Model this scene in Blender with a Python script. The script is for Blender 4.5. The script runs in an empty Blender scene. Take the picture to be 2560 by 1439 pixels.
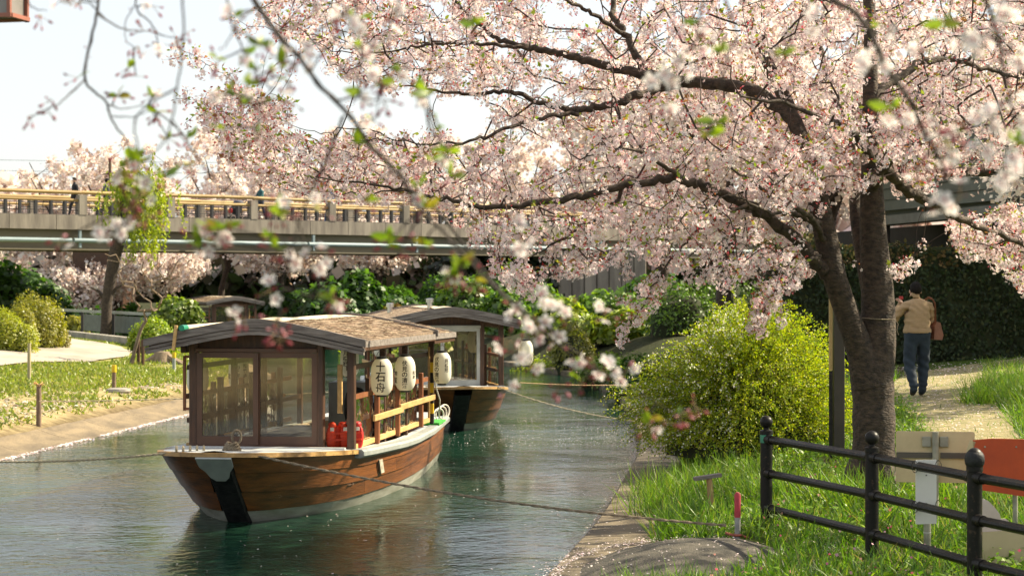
import bpy, bmesh, math, random
import numpy as np
from mathutils import Vector, Matrix, Euler

random.seed(11)
rng = np.random.default_rng(11)
S = bpy.context.scene
COL = S.collection
PI = math.pi

# ------------------------------------------------------------------ camera, sky, sun, exposure
F = 5000.0          # focal length in pixels of the 2560 px wide photograph
H = 2.5             # camera height above the water
cam_d = bpy.data.cameras.new('camera')
cam_d.sensor_width = 36.0
cam_d.lens = 36.0 * F / 2560.0
cam_d.clip_start = 0.1
cam_d.clip_end = 3000.0
cam_d.dof.use_dof = True
cam_d.dof.focus_distance = 21.5
cam_d.dof.aperture_fstop = 4.2
cam = bpy.data.objects.new('camera', cam_d)
COL.objects.link(cam)
cam.location = (0, 0, H)
cam.rotation_euler = (PI / 2, 0, 0)
S.camera = cam

SUN_EL, SUN_AZ = 40.0, 20.0    # azimuth measured from +X towards +Y
sd = Vector((math.cos(math.radians(SUN_EL)) * math.cos(math.radians(SUN_AZ)),
             math.cos(math.radians(SUN_EL)) * math.sin(math.radians(SUN_AZ)),
             math.sin(math.radians(SUN_EL))))
world = bpy.data.worlds.new('World')
S.world = world
world.use_nodes = True
wn = world.node_tree
sky = wn.nodes.new('ShaderNodeTexSky')
sky.sky_type = 'NISHITA'
sky.sun_disc = False
sky.sun_elevation = math.radians(SUN_EL)
sky.sun_rotation = math.radians(90 - SUN_AZ)
sky.air_density = 1.0
sky.dust_density = 1.5
sky.ozone_density = 1.0
bg = wn.nodes['Background']
bg.inputs['Strength'].default_value = 0.115
veil = wn.nodes.new('ShaderNodeMix')      # thin even veil of high haze over the blue
veil.data_type = 'RGBA'
veil.inputs[0].default_value = 0.72
veil.inputs[7].default_value = (3.55, 3.55, 3.65, 1)
wn.links.new(sky.outputs['Color'], veil.inputs[6])
wn.links.new(veil.outputs[2], bg.inputs['Color'])

sun_d = bpy.data.lights.new('sun', 'SUN')
sun_d.energy = 5.0
sun_d.angle = math.radians(0.6)
sun_d.color = (1.0, 0.88, 0.66)
sun = bpy.data.objects.new('sun', sun_d)
COL.objects.link(sun)
sun.rotation_euler = sd.to_track_quat('Z', 'Y').to_euler()
sun.location = (20, 5, 30)

S.view_settings.view_transform = 'Standard'
S.view_settings.look = 'None'
S.view_settings.exposure = 1.25
S.view_settings.gamma = 1.0
try:                                   # the photograph is balanced a little warm
    S.view_settings.use_white_balance = True
    S.view_settings.white_balance_temperature = 6700
    S.view_settings.white_balance_tint = 8
except Exception:
    pass
S.render.engine = 'CYCLES'
S.cycles.use_denoising = True
try:
    S.cycles.denoiser = 'OPENIMAGEDENOISE'
except Exception:
    pass
S.cycles.max_bounces = 7
S.cycles.transparent_max_bounces = 12
S.cycles.sample_clamp_indirect = 6.0


def W(x, y, Y):
    """a point at distance Y that the photograph shows at pixel (x, y)"""
    return Vector(((x - 1280) / F * Y, Y, H - (y - 719.5) / F * Y))


# ------------------------------------------------------------------ materials
MATS = {}


def mat(name, col, col2=None, rough=0.6, scale=4.0, stretch=(1, 1, 1), bump=0.0, bscale=30.0, bstretch=None,
        metal=0.0, coat=0.0, rnd=0.12, spec=0.5, detail=5.0, contrast=(0.35, 0.65)):
    if name in MATS:
        return MATS[name]
    m = bpy.data.materials.new(name)
    MATS[name] = m
    m.use_nodes = True
    nt = m.node_tree
    N, L = nt.nodes, nt.links
    b = N['Principled BSDF']
    tc = N.new('ShaderNodeTexCoord')
    mp = N.new('ShaderNodeMapping')
    mp.inputs['Scale'].default_value = stretch
    L.new(tc.outputs['Object'], mp.inputs['Vector'])
    nz = N.new('ShaderNodeTexNoise')
    nz.inputs['Scale'].default_value = scale
    nz.inputs['Detail'].default_value = detail
    nz.inputs['Roughness'].default_value = 0.6
    L.new(mp.outputs[0], nz.inputs['Vector'])
    cr = N.new('ShaderNodeValToRGB')
    cr.color_ramp.elements[0].position = contrast[0]
    cr.color_ramp.elements[1].position = contrast[1]
    c2 = col2 if col2 else tuple(c * 0.72 for c in col)
    cr.color_ramp.elements[0].color = (*c2, 1)
    cr.color_ramp.elements[1].color = (*col, 1)
    L.new(nz.outputs[0], cr.inputs[0])
    oi = N.new('ShaderNodeObjectInfo')
    mr = N.new('ShaderNodeMapRange')
    mr.inputs['To Min'].default_value = 1 - rnd
    mr.inputs['To Max'].default_value = 1 + rnd
    L.new(oi.outputs['Random'], mr.inputs['Value'])
    mx = N.new('ShaderNodeVectorMath')
    mx.operation = 'SCALE'
    L.new(cr.outputs[0], mx.inputs[0])
    L.new(mr.outputs[0], mx.inputs['Scale'])
    L.new(mx.outputs[0], b.inputs['Base Color'])
    b.inputs['Roughness'].default_value = rough
    b.inputs['Metallic'].default_value = metal
    b.inputs['Specular IOR Level'].default_value = spec
    b.inputs['Coat Weight'].default_value = coat
    b.inputs['Coat Roughness'].default_value = 0.2
    if bump > 0:
        mp2 = N.new('ShaderNodeMapping')
        mp2.inputs['Scale'].default_value = bstretch or stretch
        L.new(tc.outputs['Object'], mp2.inputs['Vector'])
        n2 = N.new('ShaderNodeTexNoise')
        n2.inputs['Scale'].default_value = bscale
        n2.inputs['Detail'].default_value = 6
        L.new(mp2.outputs[0], n2.inputs['Vector'])
        bp = N.new('ShaderNodeBump')
        bp.inputs['Strength'].default_value = min(1.0, bump)
        bp.inputs['Distance'].default_value = 0.02
        L.new(n2.outputs[0], bp.inputs['Height'])
        L.new(bp.outputs[0], b.inputs['Normal'])
    return m


def leafmat(name, trans=0.4, gloss=0.06, tint=(1, 1, 1), rough=0.45):
    """thin leaf or petal: colour from the 'col' attribute, part of the light goes through"""
    if name in MATS:
        return MATS[name]
    m = bpy.data.materials.new(name)
    MATS[name] = m
    m.use_nodes = True
    nt = m.node_tree
    N, L = nt.nodes, nt.links
    N.remove(N['Principled BSDF'])
    out = N['Material Output']
    at = N.new('ShaderNodeAttribute')
    at.attribute_name = 'col'
    tm = N.new('ShaderNodeVectorMath')
    tm.operation = 'MULTIPLY'
    tm.inputs[1].default_value = tint
    L.new(at.outputs['Color'], tm.inputs[0])
    d = N.new('ShaderNodeBsdfDiffuse')
    t = N.new('ShaderNodeBsdfTranslucent')
    g = N.new('ShaderNodeBsdfGlossy')
    g.inputs['Roughness'].default_value = rough
    L.new(at.outputs['Color'], d.inputs['Color'])
    L.new(tm.outputs[0], t.inputs['Color'])
    m1 = N.new('ShaderNodeMixShader')
    m1.inputs[0].default_value = trans
    L.new(d.outputs[0], m1.inputs[1])
    L.new(t.outputs[0], m1.inputs[2])
    m2 = N.new('ShaderNodeMixShader')
    m2.inputs[0].default_value = gloss
    L.new(m1.outputs[0], m2.inputs[1])
    L.new(g.outputs[0], m2.inputs[2])
    L.new(m2.outputs[0], out.inputs['Surface'])
    return m


def glassmat(name, col=(0.9, 0.93, 0.9), rough=0.03, alpha=0.2, waves=0.0):
    """thin sheet of glass or vinyl: mostly see-through, mirror-like at a slant"""
    if name in MATS:
        return MATS[name]
    m = bpy.data.materials.new(name)
    MATS[name] = m
    m.use_nodes = True
    nt = m.node_tree
    N, L = nt.nodes, nt.links
    N.remove(N['Principled BSDF'])
    out = N['Material Output']
    tr = N.new('ShaderNodeBsdfTransparent')
    tr.inputs[0].default_value = (*col, 1)
    gl = N.new('ShaderNodeBsdfGlossy')
    gl.inputs['Roughness'].default_value = rough
    df = N.new('ShaderNodeBsdfDiffuse')
    df.inputs[0].default_value = (0.5, 0.48, 0.42, 1)
    fr = N.new('ShaderNodeFresnel')
    fr.inputs[0].default_value = 1.5
    ad = N.new('ShaderNodeMath')
    ad.operation = 'ADD'
    ad.inputs[1].default_value = alpha
    L.new(fr.outputs[0], ad.inputs[0])
    m0 = N.new('ShaderNodeMixShader')
    m0.inputs[0].default_value = 0.05
    L.new(tr.outputs[0], m0.inputs[1])
    L.new(df.outputs[0], m0.inputs[2])
    mx = N.new('ShaderNodeMixShader')
    L.new(ad.outputs[0], mx.inputs[0])
    L.new(m0.outputs[0], mx.inputs[1])
    L.new(gl.outputs[0], mx.inputs[2])
    L.new(mx.outputs[0], out.inputs['Surface'])
    if waves > 0:
        tc = N.new('ShaderNodeTexCoord')
        nz = N.new('ShaderNodeTexNoise')
        nz.inputs['Scale'].default_value = 6
        L.new(tc.outputs['Object'], nz.inputs['Vector'])
        bp = N.new('ShaderNodeBump')
        bp.inputs['Strength'].default_value = waves
        bp.inputs['Distance'].default_value = 0.05
        L.new(nz.outputs[0], bp.inputs['Height'])
        L.new(bp.outputs[0], gl.inputs['Normal'])
    return m


# ------------------------------------------------------------------ object helpers
def tag(o, label=None, cat=None, group=None, kind=None):
    if label:
        o['label'] = label
    if cat:
        o['category'] = cat
    if group:
        o['group'] = group
    if kind:
        o['kind'] = kind
    return o


def thing(name, label, cat, loc=(0, 0, 0), rz=0.0, group=None):
    o = bpy.data.objects.new(name, None)
    COL.objects.link(o)
    o.empty_display_size = 0.2
    o.location = loc
    o.rotation_euler = (0, 0, rz)
    return tag(o, label, cat, group)


def offset(parent):
    v = Vector((0, 0, 0))
    while parent is not None:
        v += Vector(parent.location)
        parent = parent.parent
    return v


def link(name, me, m=None, parent=None):
    o = bpy.data.objects.new(name, me)
    COL.objects.link(o)
    if m is not None:
        me.materials.clear()
        for q in (m if isinstance(m, (list, tuple)) else [m]):
            me.materials.append(q)
    if parent is not None:
        o.parent = parent
    return o


def inst(src, parent, mtx, name=None):
    """another piece that shares its mesh with src"""
    o = bpy.data.objects.new(name or src.name.split('.')[0], src.data if hasattr(src, 'data') else src)
    COL.objects.link(o)
    o.parent = parent
    o.matrix_local = mtx
    return o


def copy_tree(o, parent=None):
    c = o.copy()
    COL.objects.link(c)
    c.parent = parent
    for ch in o.children:
        copy_tree(ch, c)
    return c


class MB:
    def __init__(s):
        s.v, s.f, s.mi = [], [], []

    def add(s, vs, fs, mi=0):
        b = len(s.v)
        s.v.extend([tuple(p) for p in vs])
        s.f.extend([tuple(i + b for i in f) for f in fs])
        s.mi.extend([mi] * len(fs))
        return s

    def box(s, c, size, R=None, mi=0, bev=0.0):
        x, y, z = [q / 2 for q in size]
        if bev <= 0:
            vs = [(-x, -y, -z), (x, -y, -z), (x, y, -z), (-x, y, -z), (-x, -y, z), (x, -y, z), (x, y, z), (-x, y, z)]
            fs = [(3, 2, 1, 0), (4, 5, 6, 7), (0, 1, 5, 4), (1, 2, 6, 5), (2, 3, 7, 6), (3, 0, 4, 7)]
        else:
            e = min(bev, x * .9, y * .9, z * .9)
            vs, fs = [], []
            # chamfered along the four vertical and all horizontal edges (stacked rings)
            def ring(zz, ins):
                X, Y_ = x - ins, y - ins
                return [(-X + e, -Y_, zz), (X - e, -Y_, zz), (X, -Y_ + e, zz), (X, Y_ - e, zz), (X - e, Y_, zz), (-X + e, Y_, zz), (-X, Y_ - e, zz), (-X, -Y_ + e, zz)]
            rs = [ring(-z, e * .99), ring(-z + e, 0), ring(z - e, 0), ring(z, e * .99)]
            rs = [[(max(-x, min(x, p[0])), p[1], p[2]) for p in r] for r in rs]
            for r in rs:
                vs += r
            for k in range(3):
                for i in range(8):
                    j = (i + 1) % 8
                    fs.append((k * 8 + i, k * 8 + j, k * 8 + 8 + j, k * 8 + 8 + i))
            fs.append(tuple(range(7, -1, -1)))
            fs.append(tuple(range(24, 32)))
        c = Vector(c)
        if R is not None:
            vs = [R @ Vector(p) + c for p in vs]
        else:
            vs = [Vector(p) + c for p in vs]
        return s.add(vs, fs, mi)

    def bar(s, a, b, w, h, up=(0, 0, 1), mi=0, bev=0.0):
        a, b = Vector(a), Vector(b)
        d = b - a
        yv = d.normalized()
        up = Vector(up)
        xv = yv.cross(up)
        if xv.length < 1e-4:
            xv = yv.cross(Vector((1, 0, 0)))
        xv.normalize()
        zv = xv.cross(yv)
        R = Matrix((xv, yv, zv)).transposed()
        return s.box((a + b) / 2, (w, d.length, h), R, mi, bev)

    def tube(s, pts, rad, n=8, cap=True, mi=0, prof=None):
        pts = [Vector(p) for p in pts]
        if not hasattr(rad, '__len__'):
            rad = [rad] * len(pts)
        k = len(pts)
        base = len(s.v)
        prev = None
        for i in range(k):
            t = (pts[min(i + 1, k - 1)] - pts[max(i - 1, 0)])
            if t.length < 1e-9:
                t = Vector((0, 0, 1))
            t.normalize()
            if prev is None:
                a = Vector((0, 0, 1)) if abs(t.z) < 0.9 else Vector((1, 0, 0))
                u = t.cross(a).normalized()
            else:
                u = (prev - t * prev.dot(t))
                if u.length < 1e-6:
                    u = t.cross(Vector((0.3, 0.5, 1)))
                u.normalize()
            prev = u
            w = t.cross(u)
            for j in range(n):
                an = 2 * PI * j / n
                r = rad[i] * (prof[j] if prof else 1)
                q = pts[i] + (u * math.cos(an) + w * math.sin(an)) * r
                s.v.append((q.x, q.y, q.z))
        for i in range(k - 1):
            for j in range(n):
                j2 = (j + 1) % n
                s.f.append((base + i * n + j, base + i * n + j2, base + (i + 1) * n + j2, base + (i + 1) * n + j))
                s.mi.append(mi)
        if cap:
            s.f.append(tuple(base + j for j in range(n - 1, -1, -1)))
            s.f.append(tuple(base + (k - 1) * n + j for j in range(n)))
            s.mi += [mi, mi]
        return s

    def lathe(s, prof, n=16, c=(0, 0, 0), mi=0, cap=True):
        base = len(s.v)
        for r, z in prof:
            for j in range(n):
                a = 2 * PI * j / n
                s.v.append((c[0] + r * math.cos(a), c[1] + r * math.sin(a), c[2] + z))
        k = len(prof)
        for i in range(k - 1):
            for j in range(n):
                j2 = (j + 1) % n
                s.f.append((base + i * n + j, base + i * n + j2, base + (i + 1) * n + j2, base + (i + 1) * n + j))
                s.mi.append(mi)
        if cap:
            s.f.append(tuple(base + j for j in range(n - 1, -1, -1)))
            s.f.append(tuple(base + (k - 1) * n + j for j in range(n)))
            s.mi += [mi, mi]
        return s

    def prism(s, poly, M, th, mi=0):
        """a flat outline (2D) given a thickness, placed by matrix M (outline in its x, y plane)"""
        n = len(poly)
        vs = [M @ Vector((p[0], p[1], -th / 2)) for p in poly] + [M @ Vector((p[0], p[1], th / 2)) for p in poly]
        fs = [tuple(range(n - 1, -1, -1)), tuple(range(n, 2 * n))]
        fs += [(i, (i + 1) % n, n + (i + 1) % n, n + i) for i in range(n)]
        return s.add(vs, fs, mi)

    def grid(s, rows, mi=0, closed=False):
        """rows: list of equally long point lists"""
        n = len(rows[0])
        base = len(s.v)
        for r in rows:
            s.v.extend([tuple(p) for p in r])
        for i in range(len(rows) - 1):
            for j in range(n if closed else n - 1):
                j2 = (j + 1) % n
                s.f.append((base + i * n + j, base + i * n + j2, base + (i + 1) * n + j2, base + (i + 1) * n + j))
                s.mi.append(mi)
        return s

    def mesh(s, name, smooth=False, off=None):
        me = bpy.data.meshes.new(name)
        v = s.v if off is None else [(p[0] - off.x, p[1] - off.y, p[2] - off.z) for p in s.v]
        me.from_pydata(v, [], s.f)
        if any(s.mi):
            me.polygons.foreach_set('material_index', s.mi)
        if smooth:
            me.polygons.foreach_set('use_smooth', [True] * len(me.polygons))
            try:
                me.set_sharp_from_angle(angle=math.radians(40))
            except Exception:
                pass
        me.update()
        return me

    def build(s, name, m, parent=None, smooth=False, world=False):
        off = offset(parent) if (world and parent is not None) else None
        return link(name, s.mesh(name, smooth, off), m, parent)


# ---- many small pieces as one mesh
def mesh_np(name, verts, faces, cols=None, smooth=False):
    me = bpy.data.meshes.new(name)
    nv, (nf, k) = len(verts), faces.shape
    me.vertices.add(nv)
    me.vertices.foreach_set('co', np.ascontiguousarray(verts, dtype=np.float32).ravel())
    me.loops.add(nf * k)
    me.loops.foreach_set('vertex_index', np.ascontiguousarray(faces, dtype=np.int32).ravel())
    me.polygons.add(nf)
    me.polygons.foreach_set('loop_start', np.arange(0, nf * k, k, dtype=np.int32))
    if smooth:
        me.polygons.foreach_set('use_smooth', np.ones(nf, dtype=bool))
    me.update(calc_edges=True)
    if cols is not None:
        a = me.color_attributes.new('col', 'FLOAT_COLOR', 'POINT')
        c = np.ones((nv, 4), dtype=np.float32)
        c[:, :3] = cols
        a.data.foreach_set('color', c.ravel())
    return me


def scatter_arrays(tv, tf, pos, R, s, col):
    tv = np.asarray(tv, float)
    tf = np.asarray(tf, int)
    n, k = len(pos), len(tv)
    s = np.asarray(s, float)
    if s.ndim == 1:
        s = np.repeat(s[:, None], 3, 1)
    loc = tv[None] * s[:, None, :]
    v = np.einsum('nij,nkj->nki', R, loc) + pos[:, None, :]
    f = (tf[None] + (np.arange(n) * k)[:, None, None]).reshape(-1, tf.shape[1])
    col = np.asarray(col, float)
    if col.ndim == 2:
        col = np.repeat(col[:, None, :], k, 1)
    return v.reshape(-1, 3), f, col.reshape(-1, 3)


def scatter(name, parts, m, parent=None, smooth=False, off=None):
    vs, fs, cs, b = [], [], [], 0
    for v, f, c in parts:
        vs.append(v)
        fs.append(f + b)
        cs.append(c)
        b += len(v)
    v = np.concatenate(vs)
    if off is not None:
        v = v - np.array(off)[None]
    return link(name, mesh_np(name, v, np.concatenate(fs), np.concatenate(cs), smooth), m, parent)


def rand_rot(n):
    q = rng.normal(size=(n, 4))
    q /= np.linalg.norm(q, axis=1)[:, None]
    w, x, y, z = q.T
    return np.stack([np.stack([1 - 2 * (y * y + z * z), 2 * (x * y - z * w), 2 * (x * z + y * w)], -1),
                     np.stack([2 * (x * y + z * w), 1 - 2 * (x * x + z * z), 2 * (y * z - x * w)], -1),
                     np.stack([2 * (x * z - y * w), 2 * (y * z + x * w), 1 - 2 * (x * x + y * y)], -1)], 1)


def align_z(nrm, spin=None):
    """rotations whose local z points along nrm"""
    nrm = nrm / (np.linalg.norm(nrm, axis=1)[:, None] + 1e-9)
    a = rng.normal(size=nrm.shape)
    x = np.cross(a, nrm)
    x /= np.linalg.norm(x, axis=1)[:, None] + 1e-9
    y = np.cross(nrm, x)
    return np.stack([x, y, nrm], -1)


def align_y(d, roll=None):
    """rotations whose local y points along d, local z random about it"""
    d = d / (np.linalg.norm(d, axis=1)[:, None] + 1e-9)
    a = rng.normal(size=d.shape)
    x = np.cross(d, a)
    x /= np.linalg.norm(x, axis=1)[:, None] + 1e-9
    z = np.cross(x, d)
    return np.stack([x, d, z], -1)


def vary(base, n, amt=0.15, hue=0.06):
    base = np.asarray(base, float)
    b = 1 + rng.uniform(-amt, amt, (n, 1))
    h = 1 + rng.uniform(-hue, hue, (n, 3))
    return np.clip(base[None] * b * h, 0, 0.95)


def pick(cols, weights, n, amt=0.15):
    w = np.asarray(weights, float)
    i = rng.choice(len(cols), n, p=w / w.sum())
    return np.clip(np.asarray(cols, float)[i] * (1 + rng.uniform(-amt, amt, (n, 1))) * (1 + rng.uniform(-.05, .05, (n, 3))), 0, 0.95)


LEAF_V = [(0, 0, 0), (-.27, .45, .07), (0, 1, -.03), (.27, .45, .07)]
LEAF_F = [(0, 3, 2, 1)]
PUFF_V = [(-.5, -.5, 0), (.5, -.4, .12), (.45, .5, 0), (-.42, .5, .12)]
PUFF_F = [(0, 1, 2, 3)]


def flower_template():
    v = [(0, 0, 0)]
    f = []
    for k in range(5):
        a = 2 * PI * k / 5
        for da, r, z in ((-.50, .66, .20), (0, 1.0, .30), (.50, .66, .20)):
            v.append((r * math.cos(a + da), r * math.sin(a + da), z))
        b = 1 + 3 * k
        f.append((0, b, b + 1, b + 2))
    return v, f


FLOWER_V, FLOWER_F = flower_template()


def noise2(x, y, seed=0):
    """cheap smooth noise in -1..1"""
    r = np.random.default_rng(seed)
    v = 0
    for k in range(5):
        a, b, p, q = r.uniform(-1, 1, 4)
        s = 0.35 * 1.9 ** k
        v = v + np.sin(x * a * s * 2 + y * b * s * 2 + p * 9) * np.cos(x * b * s - y * a * s + q * 9) / (1 + k * .5)
    return v / 2.2


def smooth01(t):
    t = np.clip(t, 0, 1)
    return t * t * (3 - 2 * t)


# ------------------------------------------------------------------ shape of the ground
RY = [-20, 0, 10, 16.7, 20.7, 29.3, 38, 46, 57, 65, 75, 85, 95, 120, 300]
RX = [-4, -2.2, -.75, .3, .91, 1.87, 2.3, 2.4, 1.6, -.4, -4.0, -8, -13, -30, -160]
LY = [-20, 0, 22, 29, 39.7, 46, 56, 66, 75, 85, 95, 120, 300]
LX = [-12, -10.2, -8.1, -7.4, -6.35, -5.9, -6.6, -8.6, -12, -17, -23, -42, -180]


def _smooth_interp(y, ys, xs):
    return (np.interp(y - 1.5, ys, xs) + np.interp(y, ys, xs) * 2 + np.interp(y + 1.5, ys, xs)) / 4


def xr(y):
    return _smooth_interp(y, RY, RX)


def xl(y):
    return _smooth_interp(y, LY, LX)


def ground_z(x, y):
    x = np.asarray(x, float)
    y = np.asarray(y, float)
    dr = x - xr(y)
    dl = xl(y) - x
    n = noise2(x, y, 3) * 0.05
    zr = .08 + .12 * smooth01((dr - .55) / .9) + .055 * np.clip(dr - 1.2, 0, 14) + .031 * np.clip(y - 16, 0, 26) * smooth01(dr / 3.2) + n * smooth01((dr - .8) / 1.5)
    zr = zr - .3 * smooth01((y - 62) / 14) * smooth01(dr / 3)
    zl = -.02 + .34 * smooth01(dl / 1.5) + .085 * np.clip(dl - 1, 0, 6.5) + .012 * np.clip(dl - 7.5, 0, 60) + n * smooth01((dl - 1.2) / 1.5)
    z = np.where(dr > 0, zr, np.where(dl > 0, zl, -.9))
    return z


def gz(x, y):
    return float(ground_z(x, y))

# ------------------------------------------------------------------ ground, water, banks, paths
def attr_ground(name):
    m = mat(name, (1.1, 1.1, 1.1), (0.55, 0.52, 0.5), rough=0.95, scale=5, bump=0.7, bscale=55, rnd=0, spec=0.1)
    nt = m.node_tree
    N, L = nt.nodes, nt.links
    at = N.new('ShaderNodeAttribute')
    at.attribute_name = 'col'
    mu = N.new('ShaderNodeVectorMath')
    mu.operation = 'MULTIPLY'
    src = N['Principled BSDF'].inputs['Base Color'].links[0].from_socket
    L.new(src, mu.inputs[0])
    L.new(at.outputs['Color'], mu.inputs[1])
    L.new(mu.outputs[0], N['Principled BSDF'].inputs['Base Color'])
    return m


M_ground = attr_ground('ground_soil')


def ground_col(X, Y):
    dr = X - xr(Y)
    dl = xl(Y) - X
    n1 = noise2(X * 1.3, Y * 1.3, 5)[..., None]
    n2 = noise2(X * .5 + 7, Y * .5, 9)[..., None]
    grass = np.array([.075, .125, .018])
    dry = np.array([.28, .25, .095])
    sand = np.array([.40, .32, .17])
    mud = np.array([.16, .12, .07])
    soil = np.array([.11, .085, .05])
    left = dry * .25 + np.array([.19, .24, .035]) * .75
    left = left + (dry - left) * smooth01((n1 + .2) / .9)
    k = smooth01((dl[..., None] - 3.1 - n2 * .8) / .8)
    left = sand + (left - sand) * np.maximum(k, smooth01((Y[..., None] - 42 - n1 * 2) / 5))
    n3 = noise2(X * 4.1, Y * 4.1, 15)[..., None]
    left = left * (1 + .28 * n3) + np.array([.02, .04, 0]) * np.clip(-n3, 0, 1)
    left = mud + (left - mud) * smooth01((dl[..., None] - .75 - n1 * .15) / .5)
    right = soil + (grass - soil) * smooth01((n1 + .7) / .9)
    right = right + (np.array([.05, .055, .028]) - right) * smooth01((Y[..., None] - 44) / 14)
    return np.where((dr > 0)[..., None], right, left)


def make_ground():
    xs = np.concatenate([np.linspace(-1200, -90, 14), np.linspace(-82, -34, 14), np.linspace(-32, -14.5, 30), np.arange(-14, 14.01, .3), np.linspace(14.7, 32, 26), np.linspace(36, 90, 12), np.linspace(120, 1200, 12)])
    ys = np.concatenate([np.linspace(-40, 6, 16), np.linspace(8, 13, 12), np.arange(13.5, 62, .35), np.linspace(62.6, 130, 110), np.linspace(134, 300, 30), np.linspace(340, 2200, 18)])
    X, Y = np.meshgrid(xs, ys)
    Z = ground_z(X, Y)
    v = np.stack([X, Y, Z], -1).reshape(-1, 3)
    nx, ny = len(xs), len(ys)
    i = np.arange(ny - 1)[:, None] * nx + np.arange(nx - 1)[None]
    f = np.stack([i, i + 1, i + nx + 1, i + nx], -1).reshape(-1, 4)
    me = mesh_np('ground', v, f, ground_col(X, Y).reshape(-1, 3), True)
    tag(link('ground', me, M_ground), kind='structure')


make_ground()


def make_water():
    m = bpy.data.materials.new('canal_water')
    m.use_nodes = True
    nt = m.node_tree
    N, L = nt.nodes, nt.links
    b = N['Principled BSDF']
    b.inputs['Base Color'].default_value = (0.010, 0.036, 0.022, 1)
    b.inputs['Roughness'].default_value = 0.06
    b.inputs['IOR'].default_value = 1.33
    b.inputs['Specular IOR Level'].default_value = 0.19
    tc = N.new('ShaderNodeTexCoord')
    hs = []
    for sc, st, amp in ((1.1, (1, 1.0, 1), .30), (6.0, (1, 1.2, 1), .50), (17, (1, 1.2, 1), .28)):
        mp = N.new('ShaderNodeMapping')
        mp.inputs['Scale'].default_value = st
        mp.inputs['Rotation'].default_value = (0, 0, .4 * sc)
        L.new(tc.outputs['Object'], mp.inputs['Vector'])
        nz = N.new('ShaderNodeTexNoise')
        nz.inputs['Scale'].default_value = sc
        nz.inputs['Detail'].default_value = 3
        L.new(mp.outputs[0], nz.inputs['Vector'])
        mu = N.new('ShaderNodeMath')
        mu.operation = 'MULTIPLY'
        mu.inputs[1].default_value = amp / sc ** .75
        L.new(nz.outputs[0], mu.inputs[0])
        hs.append(mu)
    a1 = N.new('ShaderNodeMath')
    L.new(hs[0].outputs[0], a1.inputs[0])
    L.new(hs[1].outputs[0], a1.inputs[1])
    a2 = N.new('ShaderNodeMath')
    L.new(a1.outputs[0], a2.inputs[0])
    L.new(hs[2].outputs[0], a2.inputs[1])
    pn = N.new('ShaderNodeTexNoise')           # calm and ruffled patches
    pn.inputs['Scale'].default_value = .22
    pn.inputs['Detail'].default_value = 2
    L.new(tc.outputs['Object'], pn.inputs['Vector'])
    pm = N.new('ShaderNodeMapRange')
    pm.inputs['From Min'].default_value = .35
    pm.inputs['From Max'].default_value = .65
    pm.inputs['To Min'].default_value = .35
    pm.inputs['To Max'].default_value = 1.25
    L.new(pn.outputs[0], pm.inputs['Value'])
    a3 = N.new('ShaderNodeMath')
    a3.operation = 'MULTIPLY'
    L.new(a2.outputs[0], a3.inputs[0])
    L.new(pm.outputs[0], a3.inputs[1])
    a2 = a3
    bp = N.new('ShaderNodeBump')
    bp.inputs['Strength'].default_value = 1.0
    bp.inputs['Distance'].default_value = WATER_BUMP
    L.new(a2.outputs[0], bp.inputs['Height'])
    L.new(bp.outputs[0], b.inputs['Normal'])
    rows = []
    for y in list(np.linspace(-25, 130, 78)) + list(np.linspace(140, 260, 12)):
        a, c = float(xl(y)) - .9, float(xr(y)) + .06
        rows.append([(a + (c - a) * t, y, 0) for t in np.linspace(0, 1, 7)])
    tag(MB().grid(rows).build('water', m), kind='structure')


WATER_BUMP = 0.085
make_water()

M_conc = mat('bank_concrete', (.19, .15, .095), (.085, .07, .047), rough=.9, scale=2.2, bump=.6, bscale=45, rnd=.08)
M_conc2 = mat('grey_concrete', (.36, .33, .28), (.22, .20, .17), rough=.85, scale=1.6, bump=.4, bscale=30, rnd=.06)


def make_kerb():
    root = bpy.data.objects.new('kerb', None)
    COL.objects.link(root)
    tag(root, kind='structure')
    ys = list(np.arange(13.0, 66, 2.0))
    for a, b in zip(ys[:-1], ys[1:]):
        mb = MB()
        rows = []
        g = .012
        for y in np.linspace(a + g, b - g, 5):
            x0 = float(xr(y))
            z1 = .135
            w = .78 + .05 * math.sin(y * 1.7)
            rows.append([(x0 - .01, y, -.6), (x0, y, z1 - .03), (x0 + .03, y, z1), (x0 + w * .5, y, z1 + .012), (x0 + w, y, z1 + .02), (x0 + w, y, -.2)])
        mb.grid(rows)
        for r in (rows[0], rows[-1]):
            mb.add(r, [tuple(range(6))] if r is rows[0] else [tuple(range(5, -1, -1))])
        mb.build('slab', M_conc, root)
    return root


make_kerb()


def make_revetment():
    root = bpy.data.objects.new('canal_revetment', None)
    COL.objects.link(root)
    tag(root, kind='structure')
    m = mat('wet_revetment', (.22, .165, .095), (.10, .075, .045), rough=.8, scale=3, stretch=(1, .35, 1), bump=.5, bscale=25)
    for y0 in np.arange(16, 70, 2.4):
        rows = []
        for y in np.linspace(y0 + .006, y0 + 2.394, 6):
            r = []
            for d in (-.25, .05, .2, .4, .6, .76, .80):
                x = float(xl(y)) - d
                z = max(gz(x - .001, y), -.08 if d < 0 else -1) + .03 + .006 * math.sin(y * 5 + d * 9)
                r.append((x, y, z - (.06 if d > .78 else 0)))
            rows.append(r)
        mb = MB().grid(rows)
        for r in (rows[0], rows[-1]):
            mb.grid([r, [(p[0], p[1], p[2] - .12) for p in r]])
        mb.build('slab', m, root, smooth=True)


make_revetment()


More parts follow.
